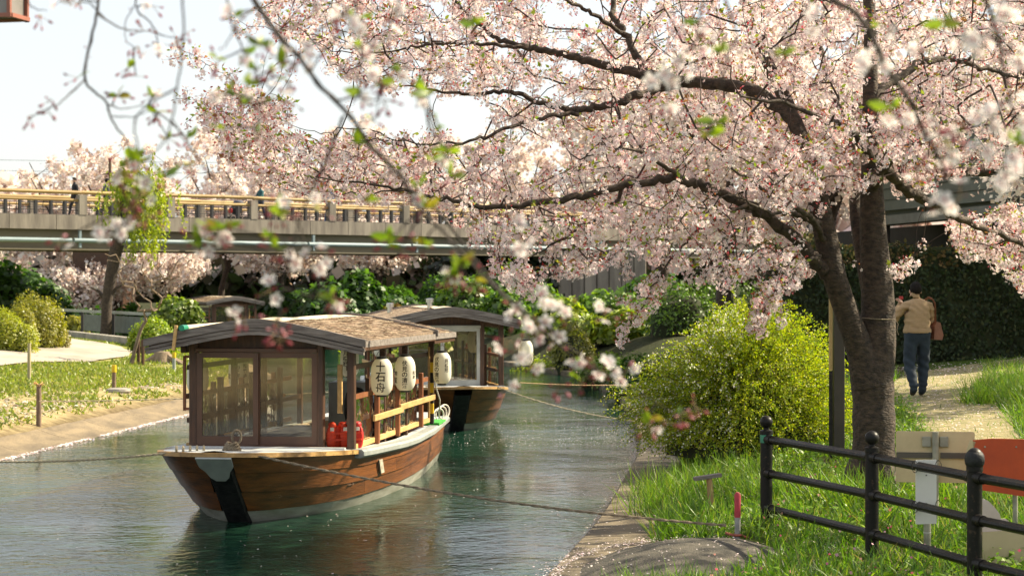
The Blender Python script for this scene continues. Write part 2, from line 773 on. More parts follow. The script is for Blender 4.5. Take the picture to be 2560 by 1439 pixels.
def strip(name, centre, width, m, lift=.03, n=7, step=.7):
    c = np.array(centre, float)
    seg = np.linalg.norm(np.diff(c, axis=0), axis=1)
    t = np.concatenate([[0], np.cumsum(seg)])
    tt = np.arange(0, t[-1], step)
    # smooth the centre line
    px = np.interp(tt, t, c[:, 0])
    py = np.interp(tt, t, c[:, 1])
    for _ in range(30):
        px[1:-1] = (px[:-2] + 2 * px[1:-1] + px[2:]) / 4
        py[1:-1] = (py[:-2] + 2 * py[1:-1] + py[2:]) / 4
    wd = np.interp(tt, t, width) if hasattr(width, '__len__') else np.full(len(tt), width)
    rows = []
    for i in range(len(tt)):
        dx, dy = px[min(i + 1, len(tt) - 1)] - px[max(i - 1, 0)], py[min(i + 1, len(tt) - 1)] - py[max(i - 1, 0)]
        l = math.hypot(dx, dy) + 1e-9
        r = []
        wl = wd[i] * (1 + .05 * math.sin(i * .9))
        for k in np.linspace(-.5, .5, n):
            x, y = px[i] - dy / l * k * wl, py[i] + dx / l * k * wl
            r.append((x, y, gz(x, y) + lift))
        rows.append(r)
    o = MB().grid(rows).build(name, m, smooth=True)
    tag(o, kind='structure')
    return rows


M_path = mat('pale_path', (.42, .36, .29), (.24, .21, .17), rough=.95, scale=.9, stretch=(1, .6, 1), bump=.4, bscale=40, rnd=0, detail=10, contrast=(.3, .62))
M_dirt = mat('petal_path', (.36, .29, .15), (.15, .15, .055), rough=.95, scale=5, stretch=(1, 2.2, 1), bump=.5, bscale=50, rnd=0)
strip('path_left', [(-22, 33), (-16.5, 39), (-13.3, 45), (-12.0, 52), (-12.2, 59), (-14.2, 66), (-18, 71.5), (-26, 76)], [3.2, 3.2, 3.0, 2.9, 2.6, 2.4, 2.4, 2.4], M_path)
strip('path_right', [(4.6, 20.5), (5.6, 24), (6.2, 28), (6.7, 32), (7.6, 35.2), (11, 36.2), (18, 36)], [1.0, 1.1, 1.3, 1.6, 1.9, 1.9, 1.9], M_dirt, n=9, step=.4)

# low concrete mound beside the near kerb
mb = MB()
rows = []
c0 = (1.55, 16.9)
for r in np.linspace(0.0, 1.0, 12):
    row = []
    for k in range(36):
        a = 2 * PI * k / 36
        x = c0[0] + math.cos(a) * r * 1.05 + .35 * r * math.sin(a)
        y = c0[1] + math.sin(a) * r * 1.75
        row.append((x, y, .10 + .24 * (1 - r ** 2.2) + .008 * math.sin(7 * a) * r))
    rows.append(row)
rows.append([(p[0] * 1.0, p[1], -.3) for p in rows[-1]])
mb.grid(rows, closed=True)
M_mound = mat('dark_concrete', (.12, .105, .08), (.045, .042, .034), rough=.95, scale=5, bump=1, bscale=60)
tag(mb.build('concrete_mound', M_mound, smooth=True), 'low rounded mound of dark concrete beside the kerb, edged with fallen petals', 'concrete mound')

# ------------------------------------------------------------------ grass and petals (uncountable)
def on_mound(x, y):
    sp = (y - 16.9) / 1.75
    r = np.sqrt(sp ** 2 + ((x - 1.55 - .35 * sp) / 1.05) ** 2)
    return (r < 1) & (.10 + .24 * (1 - np.minimum(r, 1) ** 2.2) > ground_z(x, y) + .01)


M_grass = leafmat('grass_blade', .45, .05, (1.1, 1.15, .6))
BLADE_V = [(-.5, 0, 0), (.5, 0, 0), (-.38, .5, .06), (.38, .5, .06), (-.05, 1, .34), (.05, 1, .34)]
BLADE_F = [(0, 1, 3, 2), (2, 3, 5, 4)]


def blades(x, y, h, w, lean, cols, weights):
    n = len(x)
    z = ground_z(x, y)
    a = rng.uniform(0, 2 * PI, n)
    d = np.stack([np.cos(a) * lean, np.sin(a) * lean, np.ones(n)], -1)
    R = align_y(d)
    pos = np.stack([x, y, z - .01], -1)
    s = np.stack([w, h, h], -1)
    return scatter_arrays(BLADE_V, BLADE_F, pos, R, s, pick(cols, weights, n, .25))


G_COLS = [(.10, .22, .012), (.16, .30, .018), (.26, .36, .028), (.055, .13, .010), (.30, .27, .10)]


def right_grass():
    parts = []
    n = 52000
    y = 13.5 + (36 - 13.5) * rng.random(n) ** 1.5
    d = .7 + 6.5 * rng.random(n) ** 1.15
    x = xr(y) + d
    clump = noise2(x * 2.1, y * 2.1, 21)
    pathx = np.interp(y, [20, 24, 28, 32, 35.2], [4.6, 5.6, 6.2, 6.7, 7.6])
    onp = (np.abs(x - pathx) < .45 + .02 * (y - 20)) & (y > 20)
    mound = on_mound(x, y)
    keep = ((clump > -.75) & ~onp & ~mound) | (onp & (rng.random(n) < .16))
    x, y, clump, onp = x[keep], y[keep], clump[keep], onp[keep]
    h = np.clip(.12 + .15 * clump + rng.uniform(0, .13, len(x)), .04, .5)
    h[onp] *= .5
    edge = (x - xr(y)) < 1.4
    h[edge] *= 1.25
    parts.append(blades(x, y, h, rng.uniform(.007, .017, len(x)), rng.uniform(.1, 1.4, len(x)), G_COLS, [4, 4, 2.5, 4, .7]))
    # tall tufts at the foot of the bush, along the kerb and by the path
    tufts = [(1.55, 21.6), (1.75, 22.2), (2.0, 22.6), (1.6, 23), (2.3, 22.9), (2.75, 22.6), (1.45, 20.8), (3.15, 19.4), (3.3, 19.1), (3.5, 19.2), (3.0, 19.6), (2.3, 21.2), (2.55, 20.6), (4.1, 19.0), (2.0, 21.9), (4.3, 20.6)]
    for cx, cy in tufts + [(7.3 + rng.normal() * .35, 27 + rng.normal() * 1.4) for _ in range(16)]:
        k = 150
        x = cx + rng.normal(size=k) * .13
        y = cy + rng.normal(size=k) * .16
        parts.append(blades(x, y, rng.uniform(.22, .48, k), rng.uniform(.008, .014, k), rng.uniform(.2, .9, k), G_COLS, [3, 6, 4, 2, .4]))
    o = scatter('grass', parts, M_grass)
    tag(o, 'bright green grass growing on the near right bank', 'grass', kind='stuff')
    # leafy weeds among the grass
    n = 26000
    y = 14 + 17 * rng.random(n) ** 1.3
    x = xr(y) + .9 + 5.5 * rng.random(n)
    keep = (noise2(x * 1.7 + 3, y * 1.7, 33) > .05) & (np.abs(x - np.interp(y, [20, 24, 28, 32, 35.2], [4.6, 5.6, 6.2, 6.7, 7.6])) > .5)
    keep &= ~on_mound(x, y)
    x, y = x[keep], y[keep]
    pos = np.stack([x, y, ground_z(x, y) + rng.uniform(.02, .17, len(x))], -1)
    nr = np.stack([rng.normal(size=len(x)) * .5, rng.normal(size=len(x)) * .5, np.ones(len(x))], -1)
    c = pick([(.10, .21, .015), (.16, .28, .022), (.22, .33, .035)], [3, 3, 2], len(x), .25)
    o = scatter('weeds', [scatter_arrays(LEAF_V, LEAF_F, pos, align_z(nr), rng.uniform(.035, .085, len(x)), c)], M_grass)
    tag(o, 'low leafy weeds among the grass of the right bank', 'weeds', kind='stuff')


right_grass()


def left_grass():
    n = 90000
    y = 29 + 46 * rng.random(n)
    d = 1.0 + 9.6 * rng.random(n)
    x = xl(y) - d
    k = noise2(x * 1.1, y * 1.1, 5)
    px = np.interp(y, [33, 39, 45, 52, 59, 66, 71.5], [-22, -16.5, -13.3, -12, -12.2, -14.2, -18])
    keep = (k < .45) & ((y > 39.5 + noise2(x, y, 8) * 3) | (d > 2.7) | (noise2(x * 2.3, y * 2.3, 44) > .25) & (rng.random(n) < .7) | (rng.random(n) < .10)) & (np.abs(x - px) > 1.5)
    x, y = x[keep], y[keep]
    h = rng.uniform(.04, .12, len(x))
    o = scatter('lawn', [blades(x, y, h, rng.uniform(.03, .06, len(x)), rng.uniform(.3, 1.2, len(x)), [(.19, .25, .03), (.25, .29, .045), (.30, .29, .08), (.15, .21, .025)], [4, 4, 2, 2])], M_grass)
    tag(o, 'short sunlit grass on the sloping far left bank', 'grass', kind='stuff')


left_grass()

def wildflowers():
    n = 190
    y = 14 + 8 * rng.random(n)
    x = xr(y) + 1.4 + 3.2 * rng.random(n)
    k = ~on_mound(x, y)
    x, y = x[k], y[k]
    n = len(x)
    pos = np.stack([x, y, ground_z(x, y) + rng.uniform(.08, .22, n)], -1)
    o = scatter('wildflowers', [scatter_arrays(PUFF_V, PUFF_F, pos, rand_rot(n), rng.uniform(.014, .026, n), pick([(.55, .10, .28), (.62, .30, .45), (.75, .70, .6)], [3, 2, 1], n))], M_grass)
    tag(o, 'tiny magenta flowers dotted through the near grass', 'flowers', kind='stuff')


wildflowers()
M_petal = leafmat('fallen_petal', .3, .04, (1, .95, .95))
PETAL_V = [(-.45, -.5, 0), (.45, -.5, 0), (.5, .5, .08), (-.5, .5, .08)]


def petals():
    cols = [(.86, .72, .72), (.90, .82, .80), (.80, .60, .63)]
    parts = []

    def lay(x, y, z, s, tilt=.15):
        n = len(x)
        nr = np.stack([rng.normal(size=n) * tilt, rng.normal(size=n) * tilt, np.ones(n)], -1)
        parts.append(scatter_arrays(PETAL_V, [(0, 1, 2, 3)], np.stack([x, y, z], -1), align_z(nr), s, pick(cols, [3, 4, 1.5], n, .08)))
    # on the kerb
    n = 2400
    y = 14 + 26 * rng.random(n) ** 1.4
    d = .02 + .76 * np.where(rng.random(n) < .5, rng.random(n), 1 - np.abs(rng.normal(size=n)) * .18)
    d = np.clip(d, .02, .8)
    lay(xr(y) + d, y, np.full(n, .165), rng.uniform(.008, .016, n))
    # round the mound
    n = 2600
    a = rng.uniform(0, 2 * PI, n)
    r = 1.02 + np.abs(rng.normal(size=n)) * .09
    r = np.where(rng.random(n) < .15, rng.random(n) ** .5, r)
    x = 1.55 + np.cos(a) * r * 1.05 + .35 * r * np.sin(a)
    y = 16.9 + np.sin(a) * r * 1.75
    z = np.maximum(np.where(r < 1, .115 + .24 * (1 - np.minimum(r, 1) ** 2.2), 0), ground_z(x, y) + .02)
    z = np.maximum(z, np.where(x - xr(y) < .85, .17, 0))
    lay(x, y, z, rng.uniform(.008, .016, n))
    # on the path
    n = 3200
    y = 20.5 + 15 * rng.random(n)
    x = np.interp(y, [20, 24, 28, 32, 35.2], [4.6, 5.6, 6.2, 6.7, 7.6]) + rng.normal(size=n) * .6
    lay(x, y, ground_z(x, y) + .04, rng.uniform(.012, .024, n))
    n = 1500
    x = rng.uniform(4.5, 12, n)
    y = 35.6 + rng.normal(size=n) * .5
    lay(x, y, ground_z(x, y) + .045, rng.uniform(.015, .035, n))
    o = scatter('fallen_petals', parts, M_petal)
    tag(o, 'pale pink fallen petals strewn over kerb, mound and path', 'petals', kind='stuff')
    parts.clear()
    # on the water
    n = 500
    y = 15.5 + 18 * rng.random(n)
    x = xr(y) - .1 - 5.5 * rng.random(n) ** 1.2
    lay(x, y, np.full(n, .006), rng.uniform(.010, .020, n), .03)
    n = 900
    y = 31.5 + np.abs(rng.normal(size=n)) * 5
    x = xr(y) - .15 - np.abs(rng.normal(size=n)) * 2.0
    lay(x, y, np.full(n, .006), rng.uniform(.010, .022, n), .03)
    n = 1000
    y = 14 + 26 * rng.random(n)
    x = xr(y) - .03 - np.abs(rng.normal(size=n)) * .05
    lay(x, y, np.full(n, .006), rng.uniform(.010, .02, n), .03)
    # washed up along the left bank
    n = 2600
    y = 24 + 26 * rng.random(n)
    y = y[noise2(y * 1.3, y * 0, 4) > -.5]
    n = len(y)
    x = xl(y) + .0 + np.abs(rng.normal(size=n)) * .07
    lay(x, y, np.full(n, .010) + rng.uniform(0, .02, n), rng.uniform(.018, .042, n), .25)
    o = scatter('floating_petals', parts, M_petal)
    tag(o, 'pale petals drifting on the water and along its edges', 'petals', kind='stuff')


petals()


def pebbles():
    n = 5200
    y = 26 + 26 * rng.random(n) ** 1.2
    d = 1.15 + np.abs(rng.normal(size=n)) * 1.6
    x = xl(y) - d
    keep = (noise2(x * 1.6, y * 1.6, 61) > -.15) & ((y < 41) | (d < 1.9))
    x, y = x[keep], y[keep]
    n = len(x)
    tv = [(1, 0, 0), (0, 1, 0), (-1, 0, 0), (0, -1, 0), (0, 0, .7), (.5, .5, .45), (-.5, .5, .45), (-.5, -.5, .45), (.5, -.5, .45)]
    tf = [(0, 5, 4, 8), (1, 6, 4, 5), (2, 7, 4, 6), (3, 8, 4, 7)]
    a = rng.uniform(0, 2 * PI, n)
    R = np.zeros((n, 3, 3))
    R[:, 0, 0] = np.cos(a); R[:, 0, 1] = -np.sin(a); R[:, 1, 0] = np.sin(a); R[:, 1, 1] = np.cos(a); R[:, 2, 2] = 1
    s = rng.uniform(.012, .035, n) * (1 + 1.2 * (rng.random(n) < .06))
    o = scatter('gravel', [scatter_arrays(tv, tf, np.stack([x, y, ground_z(x, y) + .004], -1), R, s, pick([(.42, .36, .26), (.30, .26, .20), (.50, .46, .38), (.22, .18, .13)], [3, 3, 2, 2], n, .2))], leafmat('pebble', 0, .03))
    tag(o, 'scattered gravel and small stones on the bare left bank', 'gravel', kind='stuff')


pebbles()

# ------------------------------------------------------------------ boats
M_hull = mat('varnished_hull', (.26, .088, .022), (.09, .032, .013), rough=.4, scale=5, stretch=(1, .22, 3.5), bump=.3, bscale=18, bstretch=(1, .25, 5), coat=.3, rnd=.2, detail=9, contrast=(.3, .7))
M_hulltrim = mat('worn_ochre_wood', (.50, .30, .10), (.22, .12, .04), rough=.55, scale=7, stretch=(1, .5, 1), bump=.3)
M_boot = mat('boot_stripe', (.34, .34, .30), (.20, .20, .16), rough=.7, scale=4, stretch=(1, .5, 3))
M_black = mat('black_rubber', (.012, .012, .013), (.03, .03, .03), spec=.25, rough=.6, scale=14, bump=.4, bscale=30)
M_deck = mat('deck_paint', (.55, .56, .55), (.42, .43, .42), rough=.45, scale=5)
M_greyplate = mat('grey_plate', (.33, .36, .34), (.26, .28, .27), rough=.5, scale=6)
M_brown = mat('dark_stained_wood', (.095, .042, .021), (.045, .021, .012), rough=.5, scale=6, stretch=(4, 4, .6), bump=.25, bscale=30, bstretch=(4, 4, .4))
M_sash = mat('brown_sash', (.115, .054, .030), (.085, .04, .023), rough=.42, scale=5)
M_weather = mat('weathered_board', (.25, .22, .20), (.12, .10, .09), rough=.75, scale=5, stretch=(.6, 3, 5), bump=.5, bscale=24, bstretch=(.4, 4, 8))
M_pine = mat('pale_pine', (.62, .40, .16), (.45, .27, .10), rough=.55, scale=5, stretch=(3, .6, 3), bump=.2, bscale=20)
M_redwood = mat('red_brown_wood', (.27, .095, .035), (.17, .06, .025), rough=.5, scale=5, stretch=(3, 3, .5))
M_bark = mat('bark_thatch', (.33, .24, .16), (.14, .10, .07), rough=.95, scale=9, bump=1, bscale=40)
M_cream = mat('cream_board', (.62, .52, .38), (.48, .39, .28), rough=.7, scale=4)
M_inner = mat('inner_floor', (.14, .10, .07), (.09, .06, .04), rough=.6, scale=4, stretch=(5, .4, 1))
M_glass = glassmat('window_glass', (.80, .76, .66), .02, .03)
M_vinyl = glassmat('vinyl_sheet', (.62, .56, .44), .10, .05, .5)
M_white = mat('white_paint', (.72, .72, .68), (.6, .6, .56), rough=.5)
M_steel = mat('steel', (.5, .5, .5), (.4, .4, .4), rough=.3, metal=1)
M_barkcard = leafmat('bark_strip', .05, .03, (1, 1, 1))
M_yellow = mat('yellow_tape', (.75, .52, .02), (.62, .42, .02), rough=.45)

SG = [0, .05, .14, .3, .55, .9, 1.4, 2.1, 3.0, 4.0, 5.0, 6.0, 7.0, 8.0, 8.7, 9.1]


def hull_g(s):
    w = np.interp(s, [0, .06, .2, .5, 1.1, 2, 4, 6.5, 9.1], [.15, .36, .54, .74, .93, 1.09, 1.16, 1.05, .80])
    z = np.interp(s, [0, 1, 2, 5, 9.1], [.80, .74, .68, .60, .60])
    return Vector((w, s, z))


def hull_b(s):
    u = s / 9.1
    w = np.interp(u, [0, .02, .06, .15, .35, .6, 1], [.12, .22, .42, .72, .93, .95, .68])
    return Vector((w, 1.22 + 7.44 * u ** .93, -.25))


def hull_pt(s, z, out=0.0):
    g, b = hull_g(s), hull_b(s)
    t = (g.z - z) / (g.z - b.z)
    p = g.lerp(b, t)
    bulge = .05 * math.sin(PI * min(1, max(0, t)))
    return Vector((p.x + out + bulge * min(1, s), p.y - (out if s < .2 else 0), z))


def roof_z(v, half=1.23, top=2.10, drop=.235):
    return top - drop * ((v / half) ** 2 + .006) ** .61 + .01


def roof_slab(s0, s1, dz, th, half, m, name, parent, n=18, steps=2):
    vs = np.linspace(-half, half, n)
    mb = MB()
    ss = np.linspace(s0, s1, steps)
    up = [[(v, s, roof_z(v) + dz) for v in vs] for s in ss]
    dn = [[(v, s, roof_z(v) + dz - th) for v in vs] for s in ss]
    mb.grid(up)
    mb.grid([r[::-1] for r in dn])
    for s_ in (0, -1):
        a, b = up[s_], dn[s_]
        mb.grid([a, b] if s_ else [b, a])
    for j in (0, -1):
        a = [r[j] for r in up]
        b = [r[j] for r in dn]
        mb.grid([a, b] if j == 0 else [b, a])
    return mb.build(name, m, parent, smooth=True)


def arch_board(s, top, h, th, half, m, name, parent, n=20):
    """one curved board of the arched roof edge"""
    vs = np.linspace(-half, half, n)
    mb = MB()
    ring = []
    for v in vs:
        z = roof_z(v) + top
        hh = h * (1 - .12 * abs(v) / half)
        ring.append([(v, s, z), (v, s + th, z), (v, s + th, z - hh), (v, s, z - hh)])
    mb.grid([list(r) for r in ring], closed=True)
    mb.add(ring[0], [(0, 1, 2, 3)])
    mb.add(ring[-1], [(3, 2, 1, 0)])
    return mb.build(name, m, parent, smooth=False)


def build_boat(root, white_front=False, near=True):
    # planks of the hull, both sides
    for sgn in (1, -1):
        cuts = [[0, 2.6, 5.6, 9.1], [0, 3.6, 6.8, 9.1], [0, 2.1, 4.7, 9.1]]
        for k, (u0, u1) in [(k, c) for k in range(3) for c in zip(cuts[k][:-1], cuts[k][1:])]:
            seg = [u0 + (.006 if u0 else 0)] + [s for s in SG if u0 + .05 < s < u1 - .05] + [u1]
            mb = MB()
            r0, r1 = [], []
            for s in seg:
                g = hull_g(s)
                za = g.z + (.13 - g.z) * k / 3
                zb = g.z + (.13 - g.z) * (k + 1) / 3 + .004
                a, b = hull_pt(s, za, .0), hull_pt(s, zb, .013)
                c = hull_pt(s, zb, -.02)
                r0.append([Vector((p.x * sgn, p.y, p.z)) for p in (a, b, c)])
            mb.grid(r0 if sgn < 0 else [x[::-1] for x in r0])
            mb.build('plank', M_hull, root, smooth=True)
        mb = MB()
        rows = []
        for s in SG:
            a, b = hull_pt(s, .13), hull_pt(s, -.25)
            rows.append([(a.x * sgn, a.y, a.z), (b.x * sgn, b.y, b.z)])
        mb.grid(rows)
        mb.build('boot_stripe', M_boot, root, smooth=True)
        # rail along the top edge: worn wood at the bow, grey fender further aft
        pts = [Vector(hull_g(s)) for s in SG if s <= 2.1]
        mb = MB()
        rows = []
        for i, p in enumerate(pts):
            q = pts[min(i + 1, len(pts) - 1)] - pts[max(i - 1, 0)]
            o = Vector((q.y, -q.x, 0)).normalized() if i else Vector((0, -1, 0))
            rows.append([((p.x + o.x * k) * sgn, p.y + o.y * k, p.z + dz) for k, dz in ((.03, .012), (.035, -.03), (-.035, -.03), (-.035, .014))])
        rows.insert(0, [(0, r[1], r[2]) for r in rows[0]])
        mb.grid(rows, closed=True)
        mb.build('bow_rail', M_hulltrim, root, smooth=True)
        pts = [Vector(hull_g(s)) for s in np.linspace(1.9, 9.1, 15)]
        mb = MB()
        rows = []
        for p in pts:
            x = p.x + .035
            sec = [(x - .10, p.z + .02), (x + .02, p.z + .02), (x + .045, p.z - .005), (x + .045, p.z - .05), (x + .01, p.z - .075), (x - .10, p.z - .075)]
            rows.append([(q[0] * sgn, p.y, q[1]) for q in sec])
        mb.grid(rows, closed=True)
        mb.add(rows[0], [tuple(range(6))])
        mb.add(rows[-1], [tuple(range(6))])
        mb.build('fender_rail', M_greyplate, root)
    # flat stern and stem
    g, b = hull_g(9.1), hull_b(9.1)
    MB().add([(-g.x, g.y, g.z), (g.x, g.y, g.z), (b.x, b.y, b.z), (-b.x, b.y, b.z)], [(0, 1, 2, 3)]).build('stern_board', M_hull, root)
    g, b = hull_g(0), hull_b(0)
    d = (b - g)
    nrm = Vector((0, -abs(d.z), -d.y)).normalized() * .02
    mb = MB()
    rows = []
    for t in np.linspace(.10, 1, 6):
        w = .13 + (.12 - .13) * t
        p = Vector((0, g.y + d.y * t, g.z - .02 + (d.z + .02) * t)) + nrm
        q = Vector((0, g.y + d.y * t + .06, g.z - .02 + (d.z + .02) * t))
        rows.append([(-w - .03, q.y, q.z), (-w + .01, p.y, p.z), (w - .01, p.y, p.z), (w + .03, q.y, q.z)])
    mb.grid(rows)
    stem = mb.build('stem', M_black, root)
    if near:
        poly = [(-.19, .03), (.19, .03), (.18, -.12), (.13, -.20), (.10, -.30), (.05, -.36), (-.05, -.36), (-.10, -.30), (-.13, -.20), (-.18, -.12)]
        yv = Vector((0, -d.y, -d.z)).normalized()
        xv = Vector((1, 0, 0))
        zv = xv.cross(yv)
        M = Matrix((xv, yv, zv)).transposed().to_4x4()
        M.translation = Vector((0, g.y, g.z - .03)) + nrm * 1.9
        MB().prism(poly, M, .02).build('bow_plate', M_greyplate, stem)
    # decks
    mb = MB()
    rows = []
    for s in [x for x in SG if x <= 2.2]:
        p = hull_g(s)
        rows.append([(p.x * k, s, p.z + .012 + .02 * (1 - k * k)) for k in (-1, -.6, 0, .6, 1)])
    mb.grid(rows)
    mb.build('foredeck', M_deck, root, smooth=True)
    mb = MB()
    mb.bar((-.95, 1.72, .715), (.98, 1.72, .715), .05, .05)
    mb.bar((-.95, 1.72, .715), (-.55, 1.05, .755), .05, .045)
    mb.build('deck_rim', M_deck, root)
    for sgn in (1, -1):
        rows = []
        for s in np.linspace(2.2, 9.1, 12):
            p = hull_g(s)
            rows.append([(sgn * (p.x + .0), s, p.z + .012), (sgn * max(.5, p.x - .17), s, p.z + .012), (sgn * max(.5, p.x - .17), s, .28)])
        MB().grid(rows).build('side_deck', M_cream if sgn < 0 else M_deck, root)
    mb = MB()
    rows = []
    for s in np.linspace(2.0, 9.0, 9):
        p = hull_g(s)
        rows.append([(-p.x + .12, s, .30), (p.x - .12, s, .30)])
    mb.grid(rows)
    mb.build('floor', M_inner, root)
    MB().box((0, 2.14, .5), (1.95, .03, .42)).build('bulkhead', M_inner, root)
    MB().box((0, 8.0, .68), (1.5, 1.2, .05)).build('stern_deck', M_deck, root)
    for sgn in (1, -1):
        mb = MB().box((sgn * .62, 4.8, .62), (.38, 3.6, .05))
        for s in (3.2, 4.8, 6.4):
            mb.box((sgn * .62, s, .45), (.3, .05, .30))
        mb.build('bench', M_brown, root)
    mb = MB().box((0, 6.4, .80), (.5, .5, .9))
    mb.build('engine_box', M_greyplate, root)
    # cabin front: posts, lintel, sill, two sliding sashes
    fm = mat('grey_white_frame', (.48, .48, .44), (.36, .36, .33), rough=.6) if white_front else M_sash
    for v, w in ((-.83, .10), (.985, .085), (.635, .075)):
        MB().box((v, 2.02, (.68 + roof_z(v) - .05) / 2), (w, .10, roof_z(v) - .05 - .68), bev=.008).build('post', M_brown, root)
    MB().box((-.10, 2.0, 1.80), (1.41, .085, .05), bev=.006).build('lintel', fm, root)
    MB().box((-.10, 2.0, .715), (1.41, .10, .045), bev=.006).build('sill', fm, root)
    poly = [(-.86, 1.81)] + [(v, roof_z(v) - .10) for v in np.linspace(-.86, .94, 13)] + [(.94, 1.81)]
    M = Matrix(((1, 0, 0, 0), (0, 0, 1, 2.03), (0, 1, 0, 0), (0, 0, 0, 1)))
    MB().prism(poly, M, .03).build('gable_panel', M_brown, root)
    for k, (a, b, s) in enumerate(((-.78, -.07, 1.965), (-.12, .595, 2.005))):
        fr = MB()
        for v in (a + .03, b - .03):
            fr.box((v, s, 1.255), (.06, .03, 1.03))
        for z, h in ((1.745, .06), (.785, .10)):
            fr.box(((a + b) / 2, s, z), (b - a - .12, .03, h))
        f = fr.build('window_sash', fm, root)
        MB().box(((a + b) / 2, s + .002, 1.27), (b - a - .12, .006, .90)).build('pane', M_glass, f)
    # sides
    for sgn in (1, -1):
        for s in ((3.34, 4.58, 6.15) if near else (3.4, 4.8, 6.2)):
            MB().box((sgn * 1.0, s, 1.02), (.055, .075, .72), bev=.006).build('stanchion', M_redwood, root)
        for s in (4.0, 5.4, 7.3):
            MB().box((sgn * .93, s, 1.24), (.07, .07, 1.26), bev=.006).build('post', M_brown, root)
        for a, b, z in ((2.95, 4.66, .985), (4.50, 6.9, 1.02)):
            MB().bar((sgn * 1.045, a, z), (sgn * 1.045, b, z), .03, .07, bev=.004).build('hand_rail', M_pine, root)
        for a, b, z in ((2.1, 3.4, 1.27), (3.4, 4.6, 1.27), (2.2, 6.9, .71), (4.6, 6.9, 1.27)):
            MB().bar((sgn * .965, a, z), (sgn * .965, b, z), .035, .055).build('side_rail', M_pine if z < 1 else M_redwood, root)
        for z in (1.0, 1.60):
            MB().bar((sgn * .925, 2.1, z), (sgn * .925, 7.3, z), .04, .055).build('inner_rail', M_brown, root)
        for s in (3.3, 4.7, 6.1):
            MB().box((sgn * .90, s, 1.05), (.05, .11, .78)).build('inner_post', M_brown, root)
        MB().bar((sgn * .98, 2.08, 1.80), (sgn * .98, 7.6, 1.80), .06, .07).build('eave_beam', M_brown, root)
        for a, b in ((2.2, 3.3), (3.4, 4.54), (4.62, 6.1)):
            rows = []
            for s in np.linspace(a, b, 12):
                rows.append([(sgn * (.945 + .012 * math.sin(s * 9 + z * 3)), s, z) for z in np.linspace(.74, 1.25, 6)])
            MB().grid(rows).build('vinyl_sheet', M_vinyl if sgn > 0 else glassmat('smoky_vinyl', (.46, .40, .30), .12, .04, .5), root, smooth=True)
    # roofs
    r1 = roof_slab(1.55, 6.1, -.02, .05, 1.21, M_brown, 'roof', root)
    roof_slab(1.61, 6.1, .035, .05, 1.18, M_bark, 'bark_layer', r1)
    r2 = roof_slab(6.12, 7.7, -.07, .05, 1.19, M_brown, 'roof', root)
    roof_slab(6.14, 7.66, -.015, .05, 1.17, M_bark, 'bark_layer', r2)
    for i, (dz, h, ds) in enumerate(((.065, .095, .0), (-.033, .035, .010), (-.071, .042, .018))):
        arch_board(1.49 + ds, dz, h, .06, 1.255 - .012 * i, M_weather, 'fascia_board', r1)
    arch_board(6.08, .075, .10, .05, 1.24, M_weather, 'fascia_board', r2)
    arch_board(7.66, .0, .08, .05, 1.21, M_weather, 'fascia_board', r2)
    mb = MB()
    rows = []
    for s in np.linspace(1.6, 6.0, 6):
        rows.append([(v, s + .01 * math.sin(s * 5 + v * 8), roof_z(v) + .055 + .012 * math.sin(s * 3)) for v in np.linspace(-.24, .24, 7)])
    mb.grid(rows)
    mb.build('ridge_cap', M_cream, r1, smooth=True)
    for sgn in (1, -1):
        MB().bar((sgn * 1.2, 1.56, roof_z(1.2) - .0), (sgn * 1.2, 7.68, roof_z(1.2) - .03), .025, .07).build('eave_board', M_weather, r1)
    # loose strips of bark lying on the roof
    n = 5200 if near else 900
    v = rng.uniform(-1.17, 1.17, n)
    v = v[np.abs(v) > .22]
    n = len(v)
    s = rng.uniform(1.62, 7.62, n)
    z = 2.11 - .235 * ((v / 1.23) ** 2 + .006) ** .61 + np.where(s > 6.13, -.012, .038) + rng.uniform(.0, .015, n)
    slope = -np.sign(v) * .235 * 1.22 * (np.abs(v) / 1.23) ** .22 / 1.23
    d = np.stack([np.sign(v), rng.normal(size=n) * .9, slope * np.sign(v)], -1)
    nr = np.stack([-slope, rng.normal(size=n) * .1, np.ones(n)], -1)
    d /= np.linalg.norm(d, axis=1)[:, None]
    nr = nr - d * (nr * d).sum(1)[:, None]
    nr /= np.linalg.norm(nr, axis=1)[:, None]
    R = np.stack([np.cross(d, nr), d, nr], -1)
    ln = rng.uniform(.05, .17, n)
    sc = np.stack([rng.uniform(.008, .02, n), ln, np.full(n, .03)], -1)
    a = scatter_arrays([(-.5, -.5, 0), (.5, -.5, 0), (.5, .5, .5), (-.5, .5, .5)], [(0, 1, 2, 3)], np.stack([v, s, z], -1), R, sc,
                       pick([(.40, .29, .20), (.24, .16, .11), (.52, .42, .30), (.12, .08, .05)], [4, 3, 3, 2.5], n, .2))
    o = scatter('bark_strips', [a], M_barkcard, r1)
    o['kind'] = 'stuff'


A1 = math.radians(-8.0)
boat = thing('canal_boat', 'brown wooden canal boat with bark roof moored nearest, bow towards the viewer', 'boat', (-3.05, 20.5, 0), A1, 'canal boats')
build_boat(boat)


def BL(v, s, z):
    """boat coordinates to world"""
    return Matrix.Translation((-3.05, 20.5, 0)) @ Matrix.Rotation(A1, 4, 'Z') @ Vector((v, s, z))


